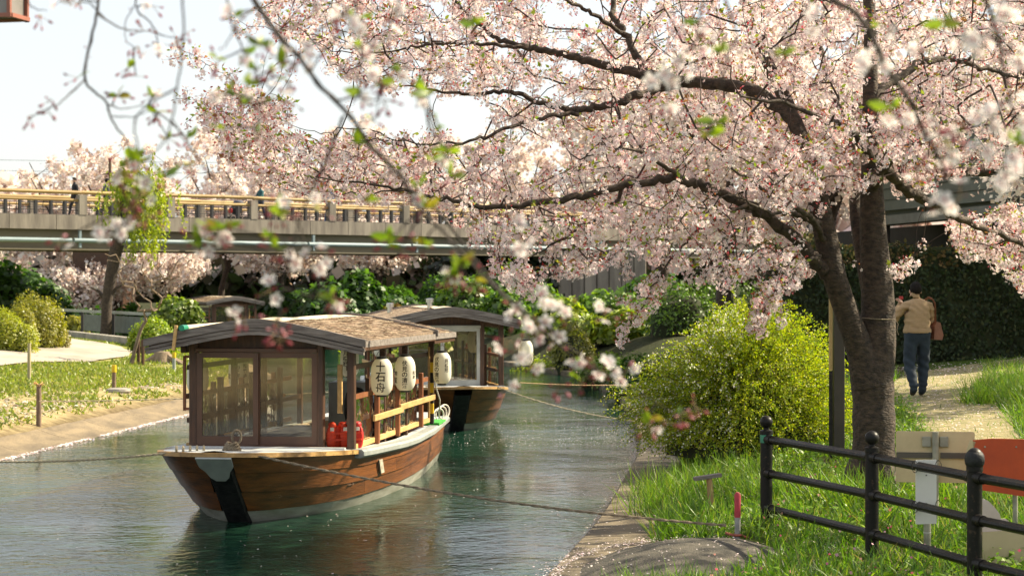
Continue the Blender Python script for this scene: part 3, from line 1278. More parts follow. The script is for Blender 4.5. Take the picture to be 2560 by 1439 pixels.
# details only the near boat shows
for z, m in ((.72, M_black), (.86, M_yellow), (1.0, M_black), (1.14, M_yellow), (1.28, M_black), (1.42, M_yellow)):
    MB().box((1.0, 6.95, z), (.05, .05, .137), bev=.004).build('striped_band', m, boat)
MB().box((1.0, 6.95, 1.66), (.05, .05, .34)).build('post', M_brown, boat)
MB().box((.97, 6.9, 1.2), (.025, .04, 1.0)).build('pine_batten', M_pine, boat)
MB().box((.93, 7.55, .635), (.22, .8, .03), R=Matrix.Rotation(.06, 3, 'Z')).build('green_mat', mat('green_turf_mat', (.06, .42, .05), (.04, .3, .04), rough=.9, scale=40, bump=.5), boat)
p = hull_pt(2.75, .44, .012)
qd = [hull_pt(2.70, .51, .03), hull_pt(2.85, .51, .03), hull_pt(2.85, .34, .04), hull_pt(2.70, .34, .04)]
MB().add(qd + [q - Vector((.012, 0, 0)) for q in qd], [(0, 1, 2, 3), (7, 6, 5, 4), (0, 4, 5, 1), (1, 5, 6, 2), (2, 6, 7, 3), (3, 7, 4, 0)]).build('number_plate', mat('worn_white_plate', (.62, .58, .48), (.3, .27, .2), rough=.7, scale=18), boat)
mb = MB()
for k in range(3):
    c = Vector((.92 + .02 * k, 7.9 + .12 * k, .70))
    pts = []
    for t in np.linspace(0, 2 * PI, 20):
        pts.append(c + Vector((.06 * math.sin(t), .10 * math.sin(t + .5), .10 * math.cos(t) + .02 * k)))
    MB().tube(pts, .011, 6, cap=False).build('cable_loop', mat('white_cable', (.7, .66, .58), (.55, .5, .42), rough=.5), boat, smooth=True)
mb.tube([Vector(q) for q in ((1.02, 7.4, .70), (1.05, 7.3, .95), (1.0, 7.25, 1.15), (.98, 7.2, 1.35))], .010, 6)
mb.build('cable', MATS['white_cable'], boat, smooth=True)
for sgn in (-1,):
    MB().box((-.97, 2.10, 1.42), (.03, .03, .62)).box((-.92, 2.10, 1.72), (.10, .03, .03)).box((-.92, 2.10, 1.13), (.10, .03, .03)).build('lamp_bracket', M_redwood, boat)
MB().box((.80, 2.25, 1.36), (.05, .05, .55)).build('grab_handle', M_pine, boat)

# bamboo pole on the roof with a green end, and the stick that wedges it
pole = thing('bamboo_pole', 'pale bamboo pole with green end cap lying on the near boat roof', 'pole', BL(-.80, 1.52, roof_z(-.80) + .07), A1)
MB().tube([(0, 0, .02), (0, 1.6, .03), (.05, 3.4, .035)], [.03, .028, .026], 10).build('shaft', M_cream, pole, smooth=True)
MB().tube([(0, -.08, .02), (0, .09, .02)], .034, 10).build('end_cap', mat('green_cap', (.01, .28, .16), rough=.4), pole, smooth=True)
wedge = thing('wooden_wedge', 'short yellowish stick wedged upright on the front roof edge of near boat', 'stick', BL(-.88, 1.45, 1.86), A1)
MB().box((0, 0, .09), (.035, .03, .28), R=Matrix.Rotation(.12, 3, 'Y'), bev=.004).build('stick', M_pine, wedge)

# second and third boats
boat2 = thing('canal_boat', 'brown canal boat with white window frame moored behind the nearest boat', 'boat', (-.82, 34.2, 0), math.radians(10.0), 'canal boats')
build_boat(boat2, white_front=True, near=False)
for v, s in ((-.2, 2.9), (-.75, 4.6)):
    q = MB().lathe([(.05, 0), (.05, .12), (.075, .12), (.075, .19), (.03, .20)], 12, (v, s, roof_z(v) + .03)).build('vent_cap', M_steel, boat2, smooth=True)
boat3 = copy_tree(boat)
tag(boat3, 'distant roofed canal boat moored under the trees before the bridge', 'boat', 'canal boats')
boat3.location = (-10.9, 82, 0)
boat3.rotation_euler = (0, 0, math.radians(24))

# ------------------------------------------------------------------ lettering
_glyphs = {}


def glyph(ch):
    if ch in _glyphs:
        return _glyphs[ch]
    cu = bpy.data.curves.new('glyph', 'FONT')
    cu.body = ch
    cu.size = 1.0
    cu.align_x = 'CENTER'
    cu.resolution_u = 3
    cu.offset = 0.018
    o = bpy.data.objects.new('glyph', cu)
    COL.objects.link(o)
    bpy.context.view_layer.update()
    me = bpy.data.meshes.new_from_object(o.evaluated_get(bpy.context.evaluated_depsgraph_get()))
    bm = bmesh.new()
    bm.from_mesh(me)
    bmesh.ops.triangulate(bm, faces=bm.faces)
    for _ in range(2):
        es = [e for e in bm.edges if e.calc_length() > .22]
        if es:
            bmesh.ops.subdivide_edges(bm, edges=es, cuts=1)
            bmesh.ops.triangulate(bm, faces=bm.faces)
    vs = [Vector(v.co) for v in bm.verts]
    for i, v in enumerate(bm.verts):
        v.index = i
    fs = [tuple(v.index for v in f.verts) for f in bm.faces]
    bm.free()
    bpy.data.meshes.remove(me)
    bpy.data.objects.remove(o)
    bpy.data.curves.remove(cu)
    if vs:
        x0, x1 = min(v.x for v in vs), max(v.x for v in vs)
        y0, y1 = min(v.y for v in vs), max(v.y for v in vs)
        k = 1.0 / max(x1 - x0, y1 - y0, 1e-6)
        vs = [((v.x - (x0 + x1) / 2) * k, (v.y - (y0 + y1) / 2) * k) for v in vs]
    _glyphs[ch] = (vs, fs)
    return _glyphs[ch]


M_paper = leafmat('lantern_paper', .35, .04, (1.0, .97, .86))
M_ink = mat('ink', (.012, .010, .010), (.02, .015, .015), rough=.7)
M_lcap = mat('lantern_cap', (.015, .014, .013), (.03, .03, .03), rough=.4)
LH, LR = .42, .128


def lantern_r(z):
    t = (z / LH - .5) * 2
    return LR * (1 - .46 * abs(t) ** 4.2) * (1 - .03 * t)


def lantern_mesh():
    prof = []
    n = 30
    for i in range(n * 2 + 1):
        z = LH * i / (n * 2)
        prof.append((lantern_r(z) + (.0022 if i % 2 else -.0014), z))
    v, f = [], []
    K = 28
    for r, z in prof:
        for j in range(K):
            a = 2 * PI * j / K
            v.append((r * math.cos(a), r * math.sin(a), z))
    for i in range(len(prof) - 1):
        for j in range(K):
            f.append((i * K + j, i * K + (j + 1) % K, (i + 1) * K + (j + 1) % K, (i + 1) * K + j))
    c = np.tile(np.array([[.92, .90, .80]]), (len(v), 1))
    return mesh_np('paper_body', np.array(v), np.array(f), c, True)


LMESH = lantern_mesh()
LMESH.materials.append(M_paper)


def lantern(label, loc, columns, yaw=0.0, scale=1.0, hang=.13):
    t = thing('paper_lantern', label, 'lantern', loc, yaw, 'white paper lanterns hung from the boats')
    t.scale = (scale,) * 3
    b = bpy.data.objects.new('paper_body', LMESH)
    COL.objects.link(b)
    b.parent = t
    MB().lathe([(.062, LH - .012), (.066, LH - .01), (.066, LH + .026), (.05, LH + .028)], 20).build('top_ring', M_lcap, t, smooth=True)
    MB().lathe([(.05, -.024), (.06, -.022), (.06, .012), (.05, .014)], 20).build('bottom_ring', M_lcap, t, smooth=True)
    mb = MB()
    pts = [(.06 * math.cos(a), 0, LH + .02 + hang * .6 * math.sin(a)) for a in np.linspace(PI, 0, 13)]
    mb.tube(pts, .0035, 5)
    mb.tube([(0, 0, LH + .02 + hang * .55), (.01, 0, LH + .02 + hang * .8), (0, 0, LH + .02 + hang)], .003, 5)
    mb.build('wire_hanger', mat('rusty_wire', (.16, .07, .04), rough=.6), t)
    mb = MB()
    for text, ang, top, size in columns:
        for i, ch in enumerate(text):
            vs, fs = glyph(ch)
            zc = top - (i + .5) * size * 1.06
            out = []
            for x, y in vs:
                z = zc + y * size
                r = lantern_r(min(max(z, 0), LH)) + .0045
                th = -PI / 2 + ang + x * size / LR
                out.append((r * math.cos(th), r * math.sin(th), z))
            mb.add(out, fs)
    if mb.v:
        mb.build('lettering', M_ink, t)
    return t


def lp(v, s, z):
    q = BL(v, s, z)
    return (q.x, q.y, q.z)


lantern('large white paper lantern reading ten-koku boat on the near boat side', lp(1.10, 3.12, 1.25), [('十石舟', -.12, .395, .115)], .05)
lantern('white paper lantern with five-character column, second along the near boat side', lp(1.10, 4.55, 1.23), [('伏見の清酒', .0, .375, .066), ('神聖', -1.08, .25, .075), ('松本', 1.05, .25, .05)], .0)
lantern('white paper lantern beyond the striped post at near boat stern', lp(1.13, 7.0, 1.20), [('伏見の清酒', -.55, .37, .066), ('月桂冠', .55, .34, .058)], .0)
lantern('white paper lantern seen through the left window pane of near boat', lp(-1.10, 4.8, 1.22), [('招德', -.05, .30, .085), ('松竹梅', .85, .33, .06), ('蔵', -.95, .2, .07)], -.05)
lantern('white paper lantern hanging at the hidden side close behind left front post', lp(-1.12, 3.1, 1.25), [('十石舟', .3, .395, .115)], -.2)
lantern('white paper lantern inside the cabin near the open doorway of near boat', lp(-.20, 7.2, 1.28), [('月桂冠', -.4, .36, .07), ('黄桜', .5, .3, .07)], 0)
B2 = Matrix.Translation(boat2.location) @ Matrix.Rotation(math.radians(10.0), 4, 'Z')


def lp2(v, s, z):
    q = B2 @ Vector((v, s, z))
    return (q.x, q.y, q.z)


lantern('plain white paper lantern at the outer roof corner of the second boat', lp2(1.42, 1.9, 1.10), [], 0, 1.05, .3)
lantern('small white paper lantern under the eave behind second boat window', lp2(.62, 2.8, 1.30), [('月桂冠', .3, .33, .06)], 0)
lantern('white paper lantern on the shaded side of the second boat', lp2(-1.1, 3.0, 1.22), [('招德', .2, .3, .085)], 0)

# things lying in the near boat
M_red = mat('red_nylon', (.62, .02, .015), (.42, .012, .012), rough=.55, scale=12, bump=.4, bscale=18)
M_orange = mat('orange_nylon', (.66, .05, .012), (.5, .03, .01), rough=.55, scale=12, bump=.4, bscale=18)


def puff(c, r, n=10, m=7, sq=2.6):
    """rounded padded block"""
    mb_v, mb_f = [], []
    for i in range(m + 1):
        ph = PI * i / m - PI / 2
        for j in range(n):
            a = 2 * PI * j / n
            q = [math.cos(ph) * math.cos(a), math.cos(ph) * math.sin(a), math.sin(ph)]
            q = [math.copysign(abs(t) ** (2 / sq), t) for t in q]
            mb_v.append((c[0] + q[0] * r[0], c[1] + q[1] * r[1], c[2] + q[2] * r[2]))
    for i in range(m):
        for j in range(n):
            mb_f.append((i * n + j, i * n + (j + 1) % n, (i + 1) * n + (j + 1) % n, (i + 1) * n + j))
    return mb_v, mb_f


def jacket(label, loc, rz, m):
    t = thing('life_jacket', label, 'life jacket', loc, rz, 'life jackets piled in the near boat')
    t.scale = (.85, .85, .8)
    mb = MB()
    for c, r in (((-.09, 0, .16), (.07, .05, .17)), ((.09, 0, .16), (.07, .05, .17)), ((0, .05, .17), (.15, .04, .16)), ((-.07, .02, .33), (.05, .07, .05)), ((.07, .02, .33), (.05, .07, .05))):
        mb.add(*puff(c, r))
    mb.build('padding', m, t, smooth=True)
    mb = MB().box((0, -.052, .13), (.30, .012, .028)).box((0, -.052, .22), (.30, .012, .028))
    mb.build('strap', M_orange, t)
    for x in (-.09, .09):
        MB().box((x, -.055, .28), (.05, .012, .05)).build('reflective_patch', M_white, t)
    return t


jacket('orange-red life jacket at the doorway of the near boat, nearest of three', lp(.76, 2.30, .68), .35, M_orange)
jacket('red life jacket standing upright behind the orange one in near boat', lp(.90, 2.42, .68), -.2, M_red)
jacket('red life jacket tucked behind two others in the near boat', lp(.82, 2.60, .66), .6, M_red)
seat = thing('folding_seat', 'black padded folding seat in the near boat behind life jackets', 'seat', lp(.55, 4.4, .65), .2)
MB().add(*puff((0, 0, .08), (.2, .2, .06))).build('cushion', M_black, seat, smooth=True)
MB().add(*puff((-.02, .17, .36), (.15, .05, .26))).build('backrest', M_black, seat, smooth=True)
M_navy = mat('navy_cloth', (.02, .03, .07), (.012, .02, .04), rough=.8, scale=10, bump=.4)
cush = thing('seat_cushion', 'dark navy cover bundled behind the first lantern on near boat', 'cushion', lp(.62, 5.0, .65), .1)
MB().add(*puff((0, 0, .26), (.22, .42, .28))).build('cover', M_navy, cush, smooth=True)

# ------------------------------------------------------------------ mooring ropes and stakes
M_rope = mat('hemp_rope', (.30, .24, .16), (.17, .13, .09), rough=.9, scale=60, bump=.8, bscale=90)
M_rope2 = mat('pale_rope', (.55, .47, .32), (.38, .31, .2), rough=.9, scale=60, bump=.8, bscale=90)


def rope(label, a, b, sag, r=.013, m=None, n=26):
    a, b = Vector(a), Vector(b)
    o = thing('mooring_rope', label, 'rope', a, 0, 'mooring ropes')
    pts = []
    for t in np.linspace(0, 1, n * 5):
        q = a.lerp(b, t)
        q.z -= sag * 4 * t * (1 - t)
        pts.append(q - a)
    d = (b - a).normalized()
    u = d.cross(Vector((0, 0, 1))).normalized()
    w = u.cross(d)
    L = (b - a).length
    for k in range(2):     # two strands laid round each other
        mb = MB()
        ps = []
        for i in range(n * 16):
            t = i / (n * 16 - 1)
            q = a.lerp(b, t) - a
            q.z -= sag * 4 * t * (1 - t)
            an = t * L * 26 + PI * k
            ps.append(q + (u * math.cos(an) + w * math.sin(an)) * r * .5)
        mb.tube(ps, r * .62, 5)
        mb.build('strand', m or M_rope, o, smooth=True)
    return o


bow_cleat = BL(.12, .22, .83)
rope('dark rope stretched from the near boat bow to the right bank', bow_cleat, (1.93, 18.05, .36), .10, .013)
rope('pale rope running from the near boat bow to the left bank', BL(-.45, .12, .80), (-8.9, 27.2, .28), .12, .014, M_rope2)
rope('thin pale rope from a left bank post to the second boat', (-7.85, 33.2, .62), lp2(-.5, .5, .82), .06, .010, M_rope2)
rope('pale rope from the second boat bow down to the right bank', lp2(.6, .3, .80), (2.35, 33.8, .22), .10, .012, M_rope2)
rope('taut thin rope from second boat lantern pole to right bank', lp2(1.25, 1.6, .80), (2.6, 40.5, .55), .03, .008, mat('tan_rope', (.40, .27, .14), rough=.8))
knot = thing('rope_knot', 'knotted coil of grey rope on the near boat foredeck', 'rope', BL(.12, .22, .80), .3)
mb = MB()
for k in range(4):
    pts = []
    for t in np.linspace(0, 2 * PI, 16):
        pts.append((.09 * math.cos(t) * (1 - .15 * k), .05 * math.sin(t), .03 + .02 * k + .012 * math.sin(2 * t + k)))
    mb.tube(pts, .013, 6)
pts = [(.05 + .06 * math.sin(t) * .8, 0, .09 + .07 * (1 - math.cos(t))) for t in np.linspace(0, 2 * PI, 14)]
mb.tube(pts, .013, 6)
mb.build('coil', M_rope, knot, smooth=True)
knot = thing('rope_knot', 'pale rope tied off at the left corner of near boat bow', 'rope', BL(-.42, .12, .80), .1)
mb = MB()
for k in range(5):
    pts = [(-.02 + .07 * k, .03 * math.sin(t), .035 + .03 * math.cos(t)) for t in np.linspace(0, 2 * PI, 10)]
    mb.tube(pts, .012, 6)
mb.build('coil', M_rope2, knot, smooth=True)

# ------------------------------------------------------------------ fence
M_fence = mat('black_gloss_paint', (.012, .011, .010), (.060, .040, .028), rough=.42, scale=22, spec=.18, contrast=(.30, .40), bump=.15, bscale=40)
M_tape = mat('green_tape', (.03, .22, .12), (.02, .16, .09), rough=.5)
FP = [(2.34, 18.4), (2.96, 16.45), (3.40, 14.7), (4.0, 12.85)]
fence = thing('metal_fence', 'black three-rail metal fence with ball-topped posts on the near right bank', 'fence', (2.34, 18.4, gz(2.34, 18.4)))
fo = offset(fence)
post_me = None
for i, (x, y) in enumerate(FP):
    g = gz(x, y)
    mb = MB().lathe([(.056, -.25), (.056, 1.15 - g), (.061, 1.155 - g), (.061, 1.19 - g), (.03, 1.20 - g)], 20, (x, y, g))
    p = mb.build('post', M_fence, fence, smooth=True, world=True)
    prof = [(.028, 1.19), (.026, 1.215)] + [(.060 * math.sin(a), 1.268 - .060 * math.cos(a)) for a in np.linspace(.5, PI, 10)]
    MB().lathe(prof, 18, (x, y, 0)).build('ball_finial', M_fence, p, smooth=True, world=True)
    if i == 0:
        MB().lathe([(.0585, 1.08), (.0585, 1.15), (.05, 1.186)], 20, (x, y, 0)).build('tape_wrap', M_tape, p, smooth=True, world=True)
    if i == 2:
        q = MB()
        q.add(*puff((x, y, 1.24), (.075, .075, .075), 12, 8, 2.3))
        q.build('black_bag_wrap', M_black, p, smooth=True, world=True)
RAILZ = (1.11, .80, .48)
prof12 = [1.0, .97, .84, 1.0, .84, .97, 1.0, .97, .84, 1.0, .84, .97]
for (a, b) in zip(FP[:-1], FP[1:]):
    for z in RAILZ:
        A, B = Vector((a[0], a[1], z)), Vector((b[0], b[1], z))
        d = (B - A).normalized()
        r = MB().tube([A + d * .05, B - d * .05], .037, 12, prof=prof12).build('rail', M_fence, fence, world=True)
        for e, sg in ((A, 1), (B, -1)):
            MB().tube([e + d * sg * .035, e + d * sg * .12], [.049, .043], 12).build('rail_socket', M_fence, r, smooth=True, world=True)

# ------------------------------------------------------------------ signs and stakes by the fence
M_signback = mat('cream_sign_back', (.60, .48, .27), (.46, .36, .20), rough=.45, scale=3.5, coat=.15, rnd=.03, detail=9, contrast=(.25, .6))
M_signwhite = mat('white_sign', (.62, .60, .56), (.56, .54, .51), rough=.5, scale=3)
M_orangesign = mat('orange_red_sign', (.50, .065, .012), (.36, .045, .012), rough=.6, scale=4, detail=9, contrast=(.25, .6))


def bolts(parent, pts, y, r=.008, m=None):
    for x, z in pts:
        MB().tube([(x, y, z), (x, y - .008, z)], r, 8).build('bolt', m or M_pipe, parent, smooth=True)


M_pipe = mat('galvanised_pipe', (.32, .31, .24), (.22, .21, .16), rough=.5, scale=10)


def rrect(x0, z0, x1, z1, r, n=4):
    pts = []
    for cx, cz, a0 in ((x1 - r, z1 - r, 0), (x0 + r, z1 - r, PI / 2), (x0 + r, z0 + r, PI), (x1 - r, z0 + r, 1.5 * PI)):
        for k in range(n + 1):
            a = a0 + PI / 2 * k / n
            pts.append((cx + r * math.cos(a), cz + r * math.sin(a)))
    return pts


def board(name, pts, pos, yaw, th, m, parent, pitch=0):
    M = Matrix.Translation(pos) @ Matrix.Rotation(yaw, 4, 'Z') @ Matrix.Rotation(PI / 2 + pitch, 4, 'X')
    return MB().prism(pts, M, th).build(name, m, parent)


Ys = 17.6
sx, sy = (2338 - 1280) / F * Ys, Ys
sg = thing('metal_sign', 'cream back of a wide metal sign on a pipe behind fence', 'sign', (sx, sy, gz(sx, sy)), math.radians(-9))
g0 = gz(sx, sy)
board('panel', rrect(-.34, .79 - g0, .34, 1.24 - g0, .02), (0, 0, 0), 0, .012, M_signback, sg)
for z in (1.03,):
    MB().box((-.17, -.016, z - g0), (.33, .018, .05)).box((.19, -.016, z - g0), (.29, .018, .05)).build('reflection_strip', mat('sign_reflection', (.10, .085, .065), (.07, .06, .05), rough=.45, scale=4, stretch=(.3, 1, 9)), sg)  # fence rail's reflection on the panel, put in as dark strips
MB().tube([(0, -.045, -.2), (0, -.045, 1.24 - g0)], .028, 14).build('pole', M_pipe, sg, smooth=True)
for x in (-.075, .075):
    MB().box((x, -.018, 1.15 - g0), (.075, .022, .09), bev=.004).build('clamp', M_pipe, sg)
sx, sy = (2510 - 1280) / F * 16.9, 16.9
sg = thing('orange_sign', 'plain orange-red sign board beside the cream sign back', 'sign', (sx, sy, gz(sx, sy)), math.radians(-4))
g0 = gz(sx, sy)
board('panel', [(-.24, .80 - g0), (.46, .70 - g0), (.46, 1.22 - g0), (-.10, 1.23 - g0), (-.26, 1.215 - g0)], (0, 0, 0), 0, .012, M_orangesign, sg)
MB().tube([(.1, .04, -.2), (.1, .04, 1.2 - g0)], .022, 12).build('pole', M_pipe, sg, smooth=True)
bolts(sg, [(.1, 1.16 - g0), (.1, .86 - g0), (-.16, 1.16 - g0)], -.006)
MB().box((-.275, -.0, 1.16 - g0), (.05, .012, .10), R=Matrix.Rotation(.3, 3, 'Y')).box((-.262, .0, 1.07 - g0), (.03, .014, .09), R=Matrix.Rotation(-.4, 3, 'Y')).build('tied_wrapping', M_signback, sg, smooth=True)
sx, sy = (2323 - 1280) / F * 15.5, 15.62
sg = thing('tag_sign', 'narrow plain white board tied to the top two fence rails', 'sign', (sx, sy, .66), math.radians(14))
board('panel', rrect(-.088, 0, .088, .50, .006), (0, .0, 0), 0, .006, M_signwhite, sg)
bolts(sg, [(-.0, .38), (.0, .16)], -.003, .005, M_black)
mb = MB()
for z in (.455, .145):
    for x in (-.13, .07):
        pts = [(x, -.075 + .052 * math.sin(a), z + .046 * math.cos(a)) for a in np.linspace(0, 2 * PI, 12)]
        mb.tube(pts, .003, 4)
mb.build('wire_tie', M_black, sg)
pp = thing('short_pipe', 'short greenish pipe stub standing in grass under the white board', 'pipe', ((2318 - 1280) / F * 16.2, 16.2, gz(3.36, 16.2)))
MB().tube([(0, 0, -.1), (0, 0, .32)], .030, 12).build('tube', M_pipe, pp, smooth=True)
MB().tube([(0, 0, .20), (0, 0, .207)], .032, 12).build('wire_ring', M_signwhite, pp, smooth=True)
sx, sy = (2500 - 1280) / F * 15.6, 15.6
sg = thing('cutout_board', 'pale board with wavy cut-out top leaning low behind the end post', 'board', (sx, sy, gz(sx, sy)), math.radians(5))
MM = Matrix.Rotation(0, 4, 'Z')
board('lower_board', [(-.14, .0), (.05, .02), (.24, .06), (.34, .12), (.32, .27), (.05, .29), (-.14, .28)], (0, 0, 0), 0, .012, mat('tan_board', (.50, .40, .24), (.44, .35, .21), rough=.6), sg)
board('upper_board', [(-.16, .25), (.10, .25), (.13, .27), (.11, .33), (.05, .38), (.01, .38), (.0, .42), (-.04, .47), (-.09, .52), (-.16, .55)], (0, .014, 0), 0, .012, mat('pinkish_board', (.58, .47, .42), (.48, .38, .34), rough=.6), sg)

x, y = 2.0, 19.8
st = thing('wooden_stake', 'wooden stake with a short crossbar on top in the bank grass', 'stake', (x, y, gz(x, y)))
M_stake = mat('raw_stake', (.42, .26, .12), (.28, .16, .08), rough=.8, scale=9, stretch=(4, 4, .6), bump=.4)
MB().tube([(.0, 0, -.1), (-.05, 0, .40)], [.034, .030], 10).build('stick', M_stake, st, smooth=True)
MB().bar((-.20, -.02, .395), (.07, .03, .43), .09, .035, bev=.003).build('crossbar', M_weather, st)
x, y = 2.03, 18.0
st = thing('painted_stake', 'round stake with red painted top beside the rope end', 'stake', (x, y, gz(x, y)))
MB().tube([(0, 0, -.1), (0, 0, .20)], .027, 12).build('shaft', mat('grey_stake', (.36, .35, .33), (.25, .25, .24), rough=.7, scale=12), st, smooth=True)
MB().tube([(0, 0, .20), (0, 0, .40), (0, 0, .425)], [.029, .030, .016], 12).build('red_top', mat('faded_red', (.42, .035, .05), (.30, .03, .045), rough=.7, scale=12), st, smooth=True)
rp = thing('rope_tail', 'reddish rope end tied round the red-topped stake', 'rope', (1.93, 18.0, gz(1.93, 18.0)))
mb = MB()
mb.tube([(.0, .05, .06), (.06, -.02, .05), (.12, .03, .04), (.2, .02, .02)], .012, 6)
mb.tube([(.10 + .036 * math.cos(a), .036 * math.sin(a), .05) for a in np.linspace(0, 2 * PI, 12)], .012, 6)
mb.build('rope', mat('red_rope', (.45, .10, .07), (.3, .12, .07), rough=.9, scale=40), rp, smooth=True)

# tall dark sign post behind the tree
x, y = (2088 - 1280) / F * 23.6, 23.6
sp = thing('sign_post', 'tall dark square sign post behind the main cherry trunk', 'sign post', (x, y, gz(x, y)), math.radians(6))
MB().box((.035, 0, 1.05), (.13, .13, 2.5), bev=.008).build('post', mat('dark_bronze', (.045, .036, .028), (.03, .025, .02), rough=.4), sp)
MB().box((-.062, -.03, .52), (.04, .02, 1.05)).build('lower_panel', M_black, sp)
MB().box((-.062, -.03, 1.62), (.04, .022, 1.14)).build('upper_panel', mat('ochre_panel', (.42, .31, .13), (.36, .26, .11), rough=.5), sp)

# ------------------------------------------------------------------ shrubs
M_leaf = leafmat('shrub_leaf', .48, .05, (1.2, 1.25, .5))
M_hleaf = leafmat('hedge_leaf', .2, .015, (1.1, 1.2, .6))
M_stem = mat('shrub_stem', (.13, .085, .05), (.08, .05, .03), rough=.9)


def spirea():
    cx, cy = 3.0, 25.6
    cz = gz(cx, cy)
    t = thing('yellow_green_bush', 'big domed yellow-green bush with arching sprays overhanging the canal', 'bush', (cx, cy, cz))
    nsh = 3400
    a = rng.uniform(0, 2 * PI, nsh)
    el = np.arccos(rng.uniform(.0, 1, nsh) ** .8)          # angle from vertical
    L = rng.uniform(.74, 1.13, nsh)
    lump = 1 + .14 * np.sin(a * 3 + el * 5) + .09 * np.sin(a * 7 + 1 + el * 4) + (rng.random(nsh) < .05) * rng.uniform(.05, .28, nsh)
    pos, dirs, cols, sc = [], [], [], []
    fpos = []
    mb = MB()
    K = 46
    tt = np.linspace(.0, 1, K)
    for i in range(nsh):
        slope = 1 - .22 * max(0, -math.cos(a[i]) * math.sin(el[i])) + .05 * math.sin(5 * a[i])
        rx, ry, rz = 1.50 * L[i] * lump[i], 1.35 * L[i] * lump[i], 1.74 * L[i] * slope
        tip = np.array([math.sin(el[i]) * math.cos(a[i]) * rx, math.sin(el[i]) * math.sin(a[i]) * ry, math.cos(el[i]) * rz + .15])
        droop = (.10 + .5 * math.sin(el[i]) ** 2) * rng.uniform(.5, 1.3)
        start = tip * .12
        start[2] = .05
        ctrl = tip * .72
        ctrl[2] = tip[2] + droop * .55
        q = (1 - tt)[:, None] ** 2 * start + 2 * ((1 - tt) * tt)[:, None] * ctrl + (tt ** 2)[:, None] * (tip - np.array([0, 0, droop * .25]))
        q += rng.normal(size=3) * .03
        if i % 6 == 0:
            mb.tube(q[::9], np.linspace(.008, .003, len(q[::9])), 4, cap=False)
        m = tt > .42
        qq = q[m]
        n = len(qq)
        d = np.gradient(q, axis=0)[m]
        d /= np.linalg.norm(d, axis=1)[:, None]
        d = d * .8 + rng.normal(size=(n, 3)) * .75
        pos.append(qq + rng.normal(size=(n, 3)) * .012)
        dirs.append(d)
        white = (math.cos(a[i]) < -.2 and rng.random() < .55)
        if white:
            f = qq[n // 3:]
            fpos.append(f[::1] + rng.normal(size=f[::1].shape) * .014)
    pos = np.concatenate(pos)
    d = np.concatenate(dirs)
    n = len(pos)
    keep = pos[:, 2] > .02
    pos, d = pos[keep], d[keep]
    n = len(pos)
    c = pick([(.34, .39, .02), (.25, .34, .02), (.15, .24, .02), (.42, .43, .03)], [4, 4, 2.5, 1.8], n, .2)
    parts = [scatter_arrays(LEAF_V, LEAF_F, pos, align_y(d), rng.uniform(.024, .044, n), c)]
    # leaves that close the sunny outer shell
    k = 18000
    aa = rng.uniform(0, 2 * PI, k)
    ee = np.arccos(rng.uniform(.05, 1, k))
    lp_ = .97 + .14 * np.sin(aa * 3 + ee * 5) + .09 * np.sin(aa * 7 + 1 + ee * 4) + .05 * np.sin(aa * 17 + ee * 13)
    u = np.stack([np.sin(ee) * np.cos(aa), np.sin(ee) * np.sin(aa), np.cos(ee)], -1)
    q = u * np.stack([1.46 * lp_, 1.28 * lp_, 1.60 * (.4 + .6 * lp_) * (1 - .22 * np.clip(-np.cos(aa) * np.sin(ee), 0, 1))], -1) * (1 - np.abs(rng.normal(size=k)) * .06)[:, None] * rng.uniform(.93, 1.0, (k, 1))
    q[:, 2] += .12
    nn_ = u + rng.normal(size=(k, 3)) * .55 + np.array([.2, .1, .3])
    cc = pick([(.38, .42, .02), (.29, .37, .02), (.18, .28, .02), (.46, .46, .03)], [4, 4, 2, 2], k, .2)
    parts.append(scatter_arrays(LEAF_V, LEAF_F, q, align_z(nn_), rng.uniform(.024, .042, k), cc))
    scatter('foliage', parts, leafmat('bush_leaf', .54, .03, (1.3, 1.3, .45)), t)
    fp = np.concatenate(fpos)
    fp = fp[rng.random(len(fp)) < .35]
    n = len(fp)
    scatter('white_sprays', [scatter_arrays(PUFF_V, PUFF_F, fp, rand_rot(n), rng.uniform(.014, .026, n), vary((.80, .80, .66), n, .08))], M_petal, t)
    mb.build('stems', M_stem, t)
    core = MB()  # solid core added to block light so the bush base goes dark
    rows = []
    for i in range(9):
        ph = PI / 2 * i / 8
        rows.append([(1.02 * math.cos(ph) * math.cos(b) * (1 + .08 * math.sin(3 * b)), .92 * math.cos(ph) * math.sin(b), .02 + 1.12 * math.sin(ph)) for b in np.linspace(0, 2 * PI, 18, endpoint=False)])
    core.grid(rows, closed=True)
    core.build('dark_core', mat('dark_core', (.035, .045, .015), (.02, .024, .01), rough=1), t, smooth=True)


spirea()


